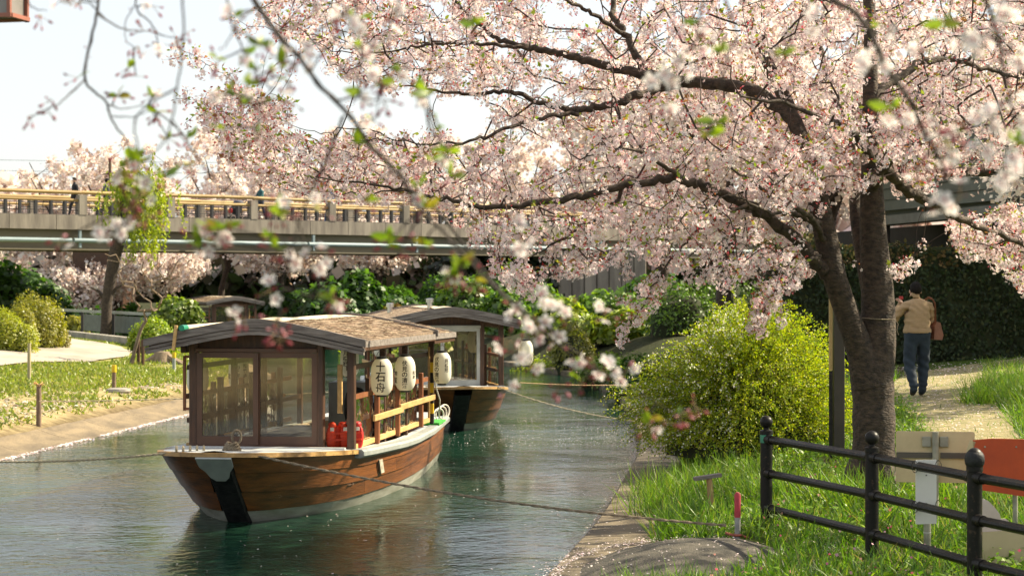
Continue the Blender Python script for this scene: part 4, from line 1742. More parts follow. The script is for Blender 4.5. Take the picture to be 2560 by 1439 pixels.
def shrub(name, label, c, r, n, leaf, cols, weights, group=None, cat='shrub', core=True, flat=1.0, m=None):
    cx, cy, cz = c
    t = thing(name, label, cat, (cx, cy, cz), 0, group)
    lob = rng.normal(size=(9, 3))
    lob /= np.linalg.norm(lob, axis=1)[:, None]
    lob[:, 2] = np.abs(lob[:, 2]) * .9
    la = rng.uniform(.10, .52, 9)

    def radius(u):
        q = np.ones(len(u)) * .66
        for k in range(9):
            q = np.maximum(q, .62 + la[k] * smooth01((u @ lob[k] - .5) / .45))
        return q
    u = rng.normal(size=(n, 3))
    u /= np.linalg.norm(u, axis=1)[:, None]
    u[:, 2] = np.where(u[:, 2] < -.15, -u[:, 2] * .5, u[:, 2])
    u /= np.linalg.norm(u, axis=1)[:, None]
    rr = radius(u) * (1 - np.abs(rng.normal(size=n)) * .16) + rng.normal(size=n) * .04 + (rng.random(n) < .05) * rng.uniform(0, .16, n)
    pos = u * rr[:, None] * np.array(r)[None]
    pos[:, 2] = pos[:, 2] * flat + r[2] * .12
    pos[:, 2] = np.maximum(pos[:, 2], .02)
    nr = u + rng.normal(size=(n, 3)) * .6 + np.array([0, 0, .3])
    scatter('foliage', [scatter_arrays(LEAF_V if leaf < .12 else PUFF_V, LEAF_F, pos, align_z(nr), rng.uniform(.7, 1.3, n) * leaf, pick(cols, weights, n, .22))], m or M_leaf, t)
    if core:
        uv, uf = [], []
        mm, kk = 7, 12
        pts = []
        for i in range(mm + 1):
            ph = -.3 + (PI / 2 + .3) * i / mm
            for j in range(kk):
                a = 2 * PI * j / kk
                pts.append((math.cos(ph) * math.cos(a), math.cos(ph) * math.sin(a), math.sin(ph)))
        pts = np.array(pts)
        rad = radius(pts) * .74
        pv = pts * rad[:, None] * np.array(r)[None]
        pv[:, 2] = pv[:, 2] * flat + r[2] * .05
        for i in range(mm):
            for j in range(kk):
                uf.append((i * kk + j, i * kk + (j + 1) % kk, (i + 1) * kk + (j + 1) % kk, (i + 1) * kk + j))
        me = mesh_np('dark_core', pv, np.array(uf))
        link('dark_core', me, mat('dark_core', (.035, .045, .015), (.02, .024, .01), rough=1), t)
    return t


# ------------------------------------------------------------------ trees
M_barkc = mat('cherry_bark', (.088, .060, .041), (.022, .016, .012), rough=.85, scale=13, stretch=(1, 1, 1.7), bump=1, bscale=26, bstretch=(1, 1, 2.0), rnd=.05, detail=9, contrast=(.36, .68))
M_twig = mat('cherry_twig', (.062, .037, .028), (.035, .021, .017), rough=.8, scale=10)
M_blossom = leafmat('blossom', .47, .03, (1.0, .97, .96))


def grow(nodes, rads, attr, seg=.16, wob=.05, up=.0, tip=.0028):
    """join every attractor to the nearest node of the growing skeleton by a curved twig"""
    nodes = np.asarray(nodes, float)
    n0 = len(nodes)
    d0 = np.sqrt(((attr[:, None, :] - nodes[None]) ** 2).sum(-1)).min(1)
    order = np.argsort(d0)
    cap = n0 + len(attr) * 14
    P = np.zeros((cap, 3))
    P[:n0] = nodes
    par = np.full(cap, -1)
    n = n0
    chains = []
    for i in order:
        a = attr[i]
        k = int(((P[:n] - a) ** 2).sum(1).argmin())
        v = a - P[k]
        dist = np.linalg.norm(v)
        m = max(1, min(12, int(dist / seg)))
        side = rng.normal(size=3) * wob * dist
        side[2] += up * dist
        idx = [k]
        for j in range(1, m + 1):
            t = j / m
            q = P[k] + v * t + side * 4 * t * (1 - t)
            if j < m:
                q = q + rng.normal(size=3) * seg * .05
            P[n] = q
            par[n] = idx[-1]
            idx.append(n)
            n += 1
        chains.append(idx)
    cnt = np.zeros(n)
    cnt[[c[-1] for c in chains]] = 1
    for i in range(n - 1, n0 - 1, -1):
        cnt[par[i]] += cnt[i]
    R = tip * np.maximum(cnt, 1) ** .37
    R[:n0] = rads
    for i in range(n0, n):
        R[i] = min(R[i], max(R[par[i]], tip))
    return P[:n], R, chains


def chain_mesh(P, R, chains, sides=5, maxr=None):
    mb = MB()
    for c in chains:
        rr = [R[i] for i in c]
        rr[0] = min(rr[0], rr[1] * 1.25)
        if maxr:
            rr = [min(x, maxr) for x in rr]
        mb.tube([P[i] for i in c], rr, sides, cap=False)
    return mb


def inpoly(x, y, poly):
    r = np.zeros(len(x), bool)
    n = len(poly)
    for i in range(n):
        x0, y0 = poly[i]
        x1, y1 = poly[(i + 1) % n]
        c = ((y0 > y) != (y1 > y)) & (x < (x1 - x0) * (y - y0) / (y1 - y0 + 1e-9) + x0)
        r ^= c
    return r


def smooth_path(pts, n):
    """pts rows (x, y, z, r) through a Catmull-Rom curve"""
    p = np.array(pts, float)
    p = np.vstack([2 * p[0] - p[1], p, 2 * p[-1] - p[-2]])
    out = []
    for i in range(1, len(p) - 2):
        for t in np.linspace(0, 1, n, endpoint=False):
            a, b, c, d = p[i - 1], p[i], p[i + 1], p[i + 2]
            out.append(.5 * (2 * b + (c - a) * t + (2 * a - 5 * b + 4 * c - d) * t * t + (3 * b - a - 3 * c + d) * t ** 3))
    out.append(p[-2])
    return np.array(out)


def pix_path(rows, n=5):
    """rows (px, py, distance, radius) -> world path"""
    q = []
    for x, y, Y, r in rows:
        w = W(x, y, Y)
        q.append((w.x, w.y, w.z, r))
    return smooth_path(q, n)


LIMBS = {
    'right': [(2178, 960, 20.5, .225), (2192, 860, 20.5, .20), (2195, 780, 20.5, .18), (2192, 700, 20.5, .165), (2184, 600, 20.5, .145), (2180, 500, 20.5, .125), (2178, 380, 20.5, .10), (2176, 240, 20.5, .082), (2176, 100, 20.6, .07), (2170, -40, 20.8, .06), (2160, -200, 21, .045), (2190, -420, 21.2, .02)],
    'left': [(2172, 960, 20.45, .19), (2152, 880, 20.4, .15), (2116, 780, 20.3, .126), (2086, 690, 20.2, .124), (2066, 600, 20.2, .122), (2048, 510, 20.2, .11), (2022, 410, 20.2, .095), (1985, 300, 20.3, .08), (1930, 180, 20.5, .065), (1880, 70, 20.7, .055), (1845, -60, 21, .04), (1800, -250, 21.4, .02)],
    'mid': [(2185, 760, 20.7, .11), (2158, 640, 20.9, .085), (2142, 540, 21.1, .075), (2135, 440, 21.4, .06), (2120, 340, 21.8, .045), (2070, 200, 22.3, .035), (2040, 60, 22.8, .02)],
    'a': [(2070, 690, 20.2, .085), (2033, 642, 20.05, .066), (1978, 588, 19.9, .060), (1922, 546, 19.8, .055), (1860, 511, 19.7, .050), (1804, 483, 19.6, .047), (1749, 464, 19.5, .044), (1686, 446, 19.4, .041), (1600, 455, 19.3, .038), (1500, 478, 19.2, .036), (1408, 498, 19.1, .033), (1300, 513, 19.0, .029), (1200, 516, 18.9, .024), (1100, 497, 18.8, .019), (1000, 474, 18.7, .015), (900, 456, 18.6, .011), (790, 442, 18.5, .006)],
    'b': [(1985, 300, 20.3, .075), (1900, 236, 20.6, .072), (1800, 212, 20.8, .068), (1686, 202, 21.0, .060), (1600, 184, 21.1, .052), (1530, 167, 21.2, .048), (1443, 146, 21.3, .042), (1374, 128, 21.4, .037), (1315, 118, 21.5, .033), (1252, 100, 21.6, .029), (1200, 62, 21.7, .025), (1150, 20, 21.8, .02), (1090, -40, 22, .012)],
    'b2': [(1615, 185, 21.1, .046), (1585, 132, 21.2, .040), (1565, 87, 21.3, .036), (1537, 45, 21.4, .032), (1528, -20, 21.6, .026), (1510, -120, 21.8, .014)],
    'b3': [(1562, 85, 21.3, .026), (1495, 42, 21.0, .022), (1450, 17, 20.8, .019), (1400, -10, 20.6, .016), (1320, -70, 20.3, .01)],
    'c': [(1720, 205, 21.0, .052), (1644, 222, 20.8, .047), (1582, 240, 20.6, .043), (1530, 260, 20.5, .039), (1460, 274, 20.4, .034), (1408, 271, 20.3, .030), (1367, 260, 20.2, .027), (1315, 243, 20.1, .025), (1270, 229, 20.0, .022), (1200, 236, 19.9, .019), (1120, 232, 19.8, .014), (1020, 214, 19.6, .008)],
    'd': [(1470, 275, 20.4, .025), (1408, 288, 20.2, .022), (1339, 298, 20.0, .020), (1270, 316, 19.8, .018), (1200, 347, 19.6, .015), (1110, 362, 19.4, .011), (1000, 350, 19.2, .008), (880, 352, 19.0, .005)],
    'e': [(1330, 121, 21.5, .024), (1235, 112, 21.4, .020), (1131, 106, 21.3, .017), (1061, 117, 21.2, .014), (992, 125, 21.1, .010), (873, 134, 20.9, .006), (760, 100, 20.7, .004)],
    'f': [(1880, 520, 19.7, .022), (1846, 523, 19.4, .017), (1770, 556, 19.2, .014), (1721, 602, 19.0, .012), (1651, 685, 18.9, .009), (1610, 761, 18.8, .007), (1565, 827, 18.8, .004)],
    'g': [(2050, 640, 20.0, .018), (2019, 653, 19.6, .014), (1943, 723, 19.3, .010), (1920, 750, 19.2, .008), (1908, 782, 19.2, .006), (1898, 820, 19.2, .003)],
    'h': [(2200, 420, 20.6, .06), (2240, 450, 20.9, .055), (2283, 487, 21.2, .052), (2346, 518, 21.6, .047), (2430, 560, 22.2, .040), (2510, 590, 22.8, .033), (2600, 640, 23.4, .022), (2700, 700, 24, .01)],
    'i': [(2180, 255, 20.6, .048), (2225, 208, 20.9, .042), (2259, 184, 21.1, .039), (2311, 153, 21.4, .036), (2381, 149, 21.8, .033), (2440, 163, 22.1, .029), (2530, 190, 22.5, .022), (2640, 210, 23, .014)],
    'j': [(2055, 560, 20.2, .05), (2010, 545, 19.8, .03), (1960, 520, 19.4, .022), (1900, 470, 19.0, .017), (1830, 420, 18.7, .012), (1760, 330, 18.5, .007)],
    'k': [(2062, 600, 20.15, .036), (2030, 545, 19.6, .028), (1990, 522, 19.1, .022), (1940, 535, 18.7, .016), (1860, 500, 18.3, .010), (1780, 480, 18.1, .005)],
    'l': [(2178, 400, 20.3, .05), (2130, 330, 19.6, .035), (2060, 300, 19.0, .026), (1960, 260, 18.5, .018), (1850, 240, 18.1, .010)],
    'm': [(2182, 470, 20.3, .045), (2230, 400, 19.6, .03), (2290, 360, 19.0, .02), (2370, 330, 18.5, .012)],
    'n': [(1700, 447, 19.4, .025), (1640, 400, 19.0, .018), (1560, 370, 18.7, .012), (1450, 400, 18.5, .007)],
    'o': [(1560, 465, 19.3, .022), (1500, 540, 19.2, .016), (1420, 590, 19.1, .011), (1330, 640, 19.0, .006)],
    'p': [(830, 448, 18.6, .008), (740, 400, 18.5, .007), (650, 350, 18.4, .005), (560, 280, 18.3, .003)],
    'q': [(1010, 476, 18.7, .010), (900, 480, 18.6, .007), (780, 490, 18.5, .005), (650, 450, 18.4, .003)],
    's1': [(720, 390, 18.5, .006), (660, 320, 18.4, .005), (590, 220, 18.3, .004), (510, 155, 18.2, .003), (440, 118, 18.2, .0015)],
    's2': [(700, 370, 18.5, .005), (600, 300, 18.6, .004), (520, 265, 18.7, .003), (465, 248, 18.7, .0015)],
    's3': [(690, 410, 18.5, .005), (600, 350, 18.2, .004), (540, 310, 18.1, .003), (490, 285, 18.0, .0015)],
    's4': [(740, 470, 18.5, .005), (660, 440, 18.3, .004), (610, 410, 18.2, .003), (560, 375, 18.1, .0015)],
    's5': [(1000, 352, 19.2, .008), (900, 320, 19.1, .006), (800, 330, 19.0, .004), (700, 300, 18.9, .0025)],
    't': [(2600, 420, 20.8, .05), (2720, 380, 20.2, .042), (2900, 330, 19.4, .034), (3150, 300, 18.4, .024), (3500, 280, 17.2, .012)],
    'u': [(2250, 420, 20.5, .06), (2400, 430, 20.6, .055), (2600, 420, 20.8, .05), (2800, 400, 21.4, .038), (3000, 380, 22.2, .026), (3300, 360, 23, .012)],
    'r': [(900, 135, 20.9, .007), (800, 90, 20.8, .005), (700, 80, 20.7, .004), (580, 52, 20.6, .002)],
}

CROWN = [
    ([(1180, -140), (2680, -140), (2680, 420), (2400, 430), (2330, 480), (2240, 490), (2160, 480), (2080, 490), (2020, 560), (2050, 670), (1980, 700), (1870, 690), (1800, 730), (1700, 690), (1610, 640), (1560, 660), (1440, 680), (1330, 735), (1240, 690), (1175, 590), (1110, 520), (1130, 420), (1240, 340), (1190, 220)], 2950),
    ([(640, 30), (760, -110), (1220, -110), (1220, 235), (1000, 230), (860, 190), (740, 130)], 560),
    ([(490, 240), (600, 215), (720, 250), (760, 340), (900, 345), (1130, 330), (1130, 520), (1000, 505), (830, 500), (650, 460), (580, 395), (500, 290)], 470),
    ([(2370, 545), (2560, 510), (2720, 560), (2720, 790), (2560, 730), (2470, 650), (2390, 640)], 300),
    ([(1540, 690), (1680, 640), (1640, 760), (1570, 840)], 16),
    ([(1880, 690), (2010, 660), (1960, 800), (1890, 830)], 16),
    ([(2215, 620), (2285, 640), (2285, 690), (2230, 685)], 7),
    ([(1880, 280), (2300, 260), (2330, 480), (2160, 480), (1900, 500)], 420),
]


def blossoms(P, sizes, scale, leafy, budy, name, parent, off, petal=(.93, .915, .90), spread=.064):
    """clusters of five-petalled flowers, buds on red stalks, young leaves round the points P"""
    cnt = sizes
    idx = np.repeat(np.arange(len(P)), cnt)
    n = len(idx)
    u = rng.normal(size=(n, 3))
    u /= np.linalg.norm(u, axis=1)[:, None]
    rr = spread * (.45 + .75 * rng.random(n))
    pos = P[idx] + u * rr[:, None]
    pos[:, 2] -= .02
    nr = u + rng.normal(size=(n, 3)) * .28
    tint = np.clip(np.asarray(petal)[None] * (1 + rng.uniform(-.07, .07, (n, 1))) * (1 + rng.normal(size=(n, 3)) * np.array([.01, .05, .04])), 0, .93)
    cl = 1 + .09 * rng.normal(size=(len(P), 1))      # each cluster a little paler or pinker
    tint = tint * np.concatenate([np.ones((n, 1)), cl[idx], cl[idx]], 1).clip(.8, 1.06)
    c = np.repeat(tint[:, None, :], 16, 1)
    c[:, 0, :] = np.array([.72, .42, .44])
    parts = [scatter_arrays(FLOWER_V, FLOWER_F, pos, align_z(nr), rng.uniform(.85, 1.15, n) * scale, np.clip(c, 0, .93))]
    # buds and calyxes
    nb = np.maximum(0, rng.poisson(budy, len(P)))
    idx = np.repeat(np.arange(len(P)), nb)
    n = len(idx)
    u = rng.normal(size=(n, 3))
    u /= np.linalg.norm(u, axis=1)[:, None]
    pos = P[idx] + u * (spread * (.5 + .6 * rng.random(n)))[:, None]
    parts.append(scatter_arrays(LEAF_V, LEAF_F, pos, align_y(u + rng.normal(size=(n, 3)) * .4), rng.uniform(.7, 1.4, n) * scale * 1.25, pick([(.56, .05, .07), (.34, .05, .04), (.62, .18, .22), (.42, .16, .05)], [4, 3, 2, 2], n, .25)))
    # stalks, so that clusters hang together
    parts.append(scatter_arrays([(-.5, 0, 0), (.5, 0, 0), (.4, 1, 0), (-.4, 1, 0)], [(0, 1, 2, 3)], P[idx], align_y(u), np.stack([np.full(n, .0022), np.full(n, spread), np.ones(n)], -1), pick([(.20, .07, .04), (.18, .13, .04)], [2, 1], n, .2)))
    nl = rng.poisson(leafy, len(P))
    idx = np.repeat(np.arange(len(P)), nl)
    n = len(idx)
    if n:
        u = rng.normal(size=(n, 3))
        u[:, 2] = np.abs(u[:, 2]) * .6
        u /= np.linalg.norm(u, axis=1)[:, None]
        pos = P[idx] + u * (spread * .7)
        parts.append(scatter_arrays(LEAF_V, LEAF_F, pos, align_y(u), rng.uniform(.8, 1.5, n) * scale * 2.1, pick([(.28, .35, .03), (.19, .28, .02), (.34, .16, .05), (.38, .38, .05)], [4, 3, 2, 2], n, .2)))
    return scatter(name, parts, M_blossom, parent, off=off)


def main_tree():
    bx_, by_ = W(2183, 1230, 20.5).x, 20.5
    base = Vector((bx_, by_, gz(bx_, by_)))
    t = thing('cherry_tree', 'big blossoming cherry tree with forked dark trunk on the right bank', 'tree', base)
    off = np.array(base)
    tr = smooth_path([(base.x + .05, by_, base.z - .25, .36), (base.x + .02, by_, base.z + .02, .27), (base.x - .0, by_, base.z + .25, .226), (*W(2184, 1060, 20.5), .216), (*W(2182, 980, 20.5), .214), (*W(2176, 920, 20.48), .215), (*W(2176, 870, 20.48), .19)], 5)
    mb = MB()
    prof = [1 + .03 * math.sin(2 * PI * 3 * j / 22) + .015 * math.sin(2 * PI * 5 * j / 22 + 1) for j in range(22)]
    mb.tube([Vector(p[:3]) for p in tr], [p[3] * (1 + .03 * math.sin(i * 1.3)) for i, p in enumerate(tr)], 22, prof=prof)
    for a in (-2.6, -1.2, .1, 1.5):
        mb.tube([(base.x + .2 * math.cos(a), by_ + .2 * math.sin(a), base.z + .28), (base.x + .36 * math.cos(a), by_ + .36 * math.sin(a), base.z + .06), (base.x + .6 * math.cos(a), by_ + .6 * math.sin(a), base.z - .08)], [.10, .08, .03], 8)
    for k in ('right', 'left', 'mid'):
        q = pix_path(LIMBS[k], 5)
        pr = [1 + .03 * math.sin(2 * PI * 2 * j / 16 + 1) for j in range(16)]
        mb.tube([Vector(p[:3]) for p in q], [p[3] for p in q], 16, prof=pr)
    tr_o = mb.build('trunk', M_barkc, t, smooth=True, world=True)
    nodes, rads = [], []
    for k, rows in LIMBS.items():
        q = pix_path(rows, 6)
        if k not in ('right', 'left', 'mid'):
            mb = MB()
            w = q.copy()
            w[1:-1, :3] += rng.normal(size=(len(q) - 2, 3)) * .012
            mb.tube([Vector(p[:3]) for p in w], [p[3] for p in w], 10)
            mb.build('limb', M_barkc, t, smooth=True, world=True)
            nodes.append(w[2:, :3])
            rads.append(w[2:, 3])
        else:
            m = q[:, 2] > 3.3
            nodes.append(q[m, :3])
            rads.append(q[m, 3])
    nodes, rads = np.concatenate(nodes), np.concatenate(rads)
    pts = []
    for poly, n in CROWN:
        px, py = np.array(poly, float).T
        got = 0
        while got < n:
            x = rng.uniform(px.min(), px.max(), n)
            y = rng.uniform(py.min(), py.max(), n)
            ok = inpoly(x, y, poly)
            ok &= ~(((x - 835) / 95) ** 2 + ((y - 268) / 62) ** 2 < 1)
            ok &= ~((((x - 1430) / 85) ** 2 + ((y - 25) / 48) ** 2 < 1) & (rng.random(n) < .85))
            ok &= noise2(x / 46., y / 46., 77) > -.62
            x, y = x[ok][:n - got], y[ok][:n - got]
            k = len(x)
            Y = np.clip(20.4 + rng.normal(size=k) * 1.5 - .0011 * (2180 - x), 17.3, 24.2)
            if poly[0][0] == 2370:
                Y = rng.uniform(21.5, 24.5, k)
            pts.append(np.stack([(x - 1280) / F * Y, Y, H - (y - 719.5) / F * Y], -1))
            got += k
    # the crown goes on to the right, out of the frame, and shades the bank
    k = 1150
    x, y, z = rng.uniform(4.4, 8.8, k), rng.uniform(15, 26.5, k), rng.uniform(3.3, 5.2, k)
    ok = (noise2(x * 1.4, y * 1.4, 91) > -.15) & ~((x / y * F + 1280 < 2640) & (719.5 - (z - H) / y * F > 330))
    pts.append(np.stack([x, y, z], -1)[ok])
    # a crown above the frame too, so that shade and outline are whole
    k = 420
    a = rng.uniform(0, 2 * PI, k)
    r = rng.random(k) ** .5
    pts.append(np.stack([2.6 + np.cos(a) * r * 4.2, 20.6 + np.sin(a) * r * 3.6, 6.0 + rng.uniform(0, 1.5, k) * (1 - .5 * r)], -1))
    for k in ('s1', 's2', 's3', 's4', 'f', 'g', 'r'):
        q = pix_path(LIMBS[k], 7)[5:, :3]
        pts.append(q + rng.normal(size=q.shape) * .045)
    attr = np.concatenate(pts)
    # twigs grow mostly above and behind the big limbs, so the limbs stay in sight
    for k in ('a', 'b', 'b2', 'b3', 'c', 'd', 'e', 'h', 'i', 'right'):
        q = pix_path(LIMBS[k], 8)
        ax, az = attr[:, 0] / attr[:, 1], (attr[:, 2] - H) / attr[:, 1]
        lx, lz = q[:, 0] / q[:, 1], (q[:, 2] - H) / q[:, 1]
        dd = np.sqrt((ax[:, None] - lx[None]) ** 2 + (az[:, None] - lz[None]) ** 2)
        j = dd.argmin(1)
        near = (dd.min(1) < q[j, 3] / q[j, 1] + .0052) & (attr[:, 1] < q[j, 1] + .15) & (rng.random(len(attr)) < (.55 if k == 'right' else .86))
        newY = q[j, 1] + rng.uniform(.25, 1.9, len(attr))
        f = np.where(near, newY / attr[:, 1], 1)
        attr = np.stack([attr[:, 0] * f, attr[:, 1] * f, H + (attr[:, 2] - H) * f], -1)
    P, R, chains = grow(nodes, rads, attr, .11, .10, .02, .0025)
    chain_mesh(P, R, chains, 5, .02).build('twigs', M_twig, t, smooth=True, world=True)
    ends = np.array([c[-1] for c in chains])
    mids = np.array([c[max(1, len(c) // 2)] for c in chains if len(c) > 3])
    C = P[ends]
    nf = rng.integers(12, 24, len(C))
    # the outer sprays to the left carry more buds and fewer open flowers
    leftish = np.clip((-0.6 - C[:, 0]) / 2.5, 0, 1)
    nf = np.maximum(3, (nf * (1 - .45 * leftish)).astype(int))
    blossoms(C, nf, .0215, 2.1, 6.5, 'crown', t, off)
    C2 = P[mids]
    blossoms(C2, rng.integers(2, 8, len(C2)), .020, .5, 2.2, 'inner_blossom', t, off)
    # twine tied round the trunk
    q = W(2190, 795, 20.5)
    tw = thing('trunk_twine', 'dark twine tied round the main cherry trunk with a loose end', 'twine', q)
    mb = MB()
    mb.tube([(.195 * math.cos(a), .195 * math.sin(a), .012 * math.sin(a + 1) - .02 * math.cos(a)) for a in np.linspace(0, 2 * PI, 24)], .006, 5)
    mb.tube([(.19, -.05, -.02), (.215, -.06, -.06), (.20, -.07, -.12), (.22, -.06, -.17)], .006, 5)
    mb.build('loop', M_rope, tw, smooth=True)


main_tree()

# ------------------------------------------------------------------ people
def skin_mesh(verts, radii, edges, zones, zone_mats, levels=2):
    me = bpy.data.meshes.new('body')
    me.from_pydata(verts, edges, [])
    o = bpy.data.objects.new('body_tmp', me)
    COL.objects.link(o)
    o.modifiers.new('skin', 'SKIN')
    for i, d in enumerate(me.skin_vertices[0].data):
        d.radius = radii[i]
        d.use_root = (i == 0)
    sb = o.modifiers.new('sub', 'SUBSURF')
    sb.levels = levels
    sb.render_levels = levels
    bpy.context.view_layer.update()
    out = bpy.data.meshes.new_from_object(o.evaluated_get(bpy.context.evaluated_depsgraph_get()))
    bpy.data.objects.remove(o)
    bpy.data.meshes.remove(me)
    out.materials.clear()
    for m in zone_mats:
        out.materials.append(m)
    V = np.array(verts, float)
    E = np.array(edges)
    A, B = V[E[:, 0]], V[E[:, 1]]
    AB = B - A
    ll = (AB ** 2).sum(1) + 1e-9
    rr = np.array([max(radii[a][0], radii[b][0]) for a, b in edges])
    for p in out.polygons:
        c = np.array(p.center)
        t = np.clip(((c - A) * AB).sum(1) / ll, 0, 1)
        d = np.linalg.norm(A + AB * t[:, None] - c, axis=1) / rr
        p.material_index = zones[int(d.argmin())]
        p.use_smooth = True
    return out


def figure(root, J, mats, levels=2, height=1.7):
    """J: joint name -> (x, y, z, rx, ry); joins them to one body. mats: skin, top, legs, shoes"""
    k = height / 1.7
    names = list(J)
    V = [tuple(q * k for q in J[n][:3]) for n in names]
    Rr = [(J[n][3] * k, J[n][4] * k) for n in names]
    I = {n: i for i, n in enumerate(names)}
    bones = [('pelvis', 'waist', 2), ('waist', 'chest', 1), ('chest', 'upper', 1), ('upper', 'neck', 1), ('neck', 'jaw', 0), ('jaw', 'skull', 0), ('skull', 'top', 0)]
    for s in 'lr':
        bones += [('upper', 'sho_' + s, 1), ('sho_' + s, 'elb_' + s, 1), ('elb_' + s, 'wri_' + s, 1), ('wri_' + s, 'hand_' + s, 0),
                  ('pelvis', 'hip_' + s, 2), ('hip_' + s, 'kne_' + s, 2), ('kne_' + s, 'ank_' + s, 2), ('ank_' + s, 'toe_' + s, 3)]
    edges = [(I[a], I[b]) for a, b, z in bones]
    me = skin_mesh(V, Rr, edges, [z for a, b, z in bones], mats, levels)
    return link('body', me, None, root)


def joints(lean=0.0, ls=0.0, rs=0.0):
    """standing figure facing +y; ls, rs: how far forward each foot is"""
    J = {'pelvis': (0, 0, .93, .150, .115), 'waist': (0, 0, 1.05, .160, .120), 'chest': (0, .0, 1.24, .175, .122), 'upper': (0, .0, 1.37, .115, .085),
         'neck': (0, .015, 1.455, .055, .055), 'jaw': (0, .035, 1.52, .066, .072), 'skull': (0, .03, 1.60, .078, .092), 'top': (0, .02, 1.665, .05, .058)}
    for s, g in (('l', -1), ('r', 1)):
        f = ls if s == 'l' else rs
        J['sho_' + s] = (g * .185, 0, 1.36, .066, .066)
        J['elb_' + s] = (g * .245, -.02, 1.09, .046, .046)
        J['wri_' + s] = (g * .25, .05, .86, .034, .034)
        J['hand_' + s] = (g * .25, .07, .77, .038, .022)
        J['hip_' + s] = (g * .09, 0, .86, .102, .102)
        J['kne_' + s] = (g * .10, f * .45 + .02 * (f > 0), .48, .070, .072)
        J['ank_' + s] = (g * .10, f * .9 - .03, .09 + max(0, -f) * .25, .048, .050)
        J['toe_' + s] = (g * .115, f * .9 + .13, .045 + max(0, -f) * .08, .042, .034)
    return J


M_skin = mat('skin', (.55, .33, .23), (.50, .29, .20), rough=.5, scale=9)
M_hair = mat('dark_hair', (.010, .008, .008), (.018, .014, .012), spec=.15, rough=.75, scale=30, stretch=(3, 3, .6), bump=.6, bscale=60, bstretch=(4, 4, .5))
M_knit = mat('tan_sweater', (.40, .27, .15), (.34, .23, .125), rough=.9, scale=8, bump=.5, bscale=9, bstretch=(.7, .7, 2.6), rnd=0)
M_jeans = mat('blue_jeans', (.022, .036, .052), (.012, .021, .034), rough=.85, scale=7, bump=.5, bscale=10, rnd=0)
M_shoe = mat('brown_shoe', (.04, .025, .018), (.03, .02, .015), rough=.6, rnd=0)


def head_extras(root, J, k, hair=True, long=False):
    x, y, z = [q * k for q in J['skull'][:3]]
    if hair:
        v, f = [], []
        n, m = 20, 12
        for i in range(m + 1):
            ph = PI * i / m - PI / 2
            for j in range(n):
                a = 2 * PI * j / n
                q = Vector((math.cos(ph) * math.cos(a), math.cos(ph) * math.sin(a), math.sin(ph)))
                r = Vector((.090, .108, .112))
                w = 1 + .035 * math.sin(9 * a + 3 * ph) + .03 * math.sin(17 * a)
                p = Vector((q.x * r.x * w, q.y * r.y * w, q.z * r.z * w))
                if p.y > .03 and p.z < .055:      # open over the face
                    p.y = .03 + (p.y - .03) * .15
                    p.x *= .93
                if p.z < -.05:
                    p.x *= .80
                    p.y = min(p.y, .0) * .90
                    p.z = max(p.z, -.075 if not long else -.2)
                v.append((x + p.x * k, y + p.y * k, z + (p.z + .012) * k))
        for i in range(m):
            for j in range(n):
                f.append((i * n + j, i * n + (j + 1) % n, (i + 1) * n + (j + 1) % n, (i + 1) * n + j))
        MB().add(v, f).build('hair', M_hair, root, smooth=True)
    for s in (-1, 1):
        MB().add(*puff((x + s * .084 * k, y + .005 * k, z - .025 * k), (.012 * k, .02 * k, .032 * k), 8, 6, 2)).build('ear', M_skin, root, smooth=True)
    MB().add(*puff((x, y + .098 * k, z - .035 * k), (.013 * k, .022 * k, .022 * k), 8, 6, 2)).build('nose', M_skin, root, smooth=True)


def hand(root, c, R, k=1.0, curl=.5):
    """palm with four unequal bent fingers and a thumb; R's local y is the finger direction, x across"""
    mb = MB()
    c = Vector(c)
    mb.add([c + R @ (Vector(p)) for p in puff((0, .0, 0), (.040 * k, .045 * k, .015 * k), 10, 6, 2.6)[0]], puff((0, 0, 0), (1, 1, 1), 10, 6)[1])
    for i, (x, l) in enumerate(((-.028, .062), (-.009, .072), (.010, .068), (.028, .052))):
        a = [Vector((x * k, .035 * k, 0)), Vector((x * k, (.035 + l * .5 * math.cos(curl * .5)) * k, -l * .5 * math.sin(curl) * k)), Vector((x * k, (.035 + l * .75 * math.cos(curl)) * k, -l * .9 * math.sin(curl) * k))]
        mb.tube([c + R @ q for q in a], [.0095 * k, .009 * k, .0075 * k], 7)
    a = [Vector((-.036 * k, -.015 * k, 0)), Vector((-.062 * k, .015 * k, -.012 * k)), Vector((-.066 * k, .042 * k, -.025 * k))]
    mb.tube([c + R @ q for q in a], [.012 * k, .0105 * k, .008 * k], 7)
    mb.build('hand', M_skin, root, smooth=True)


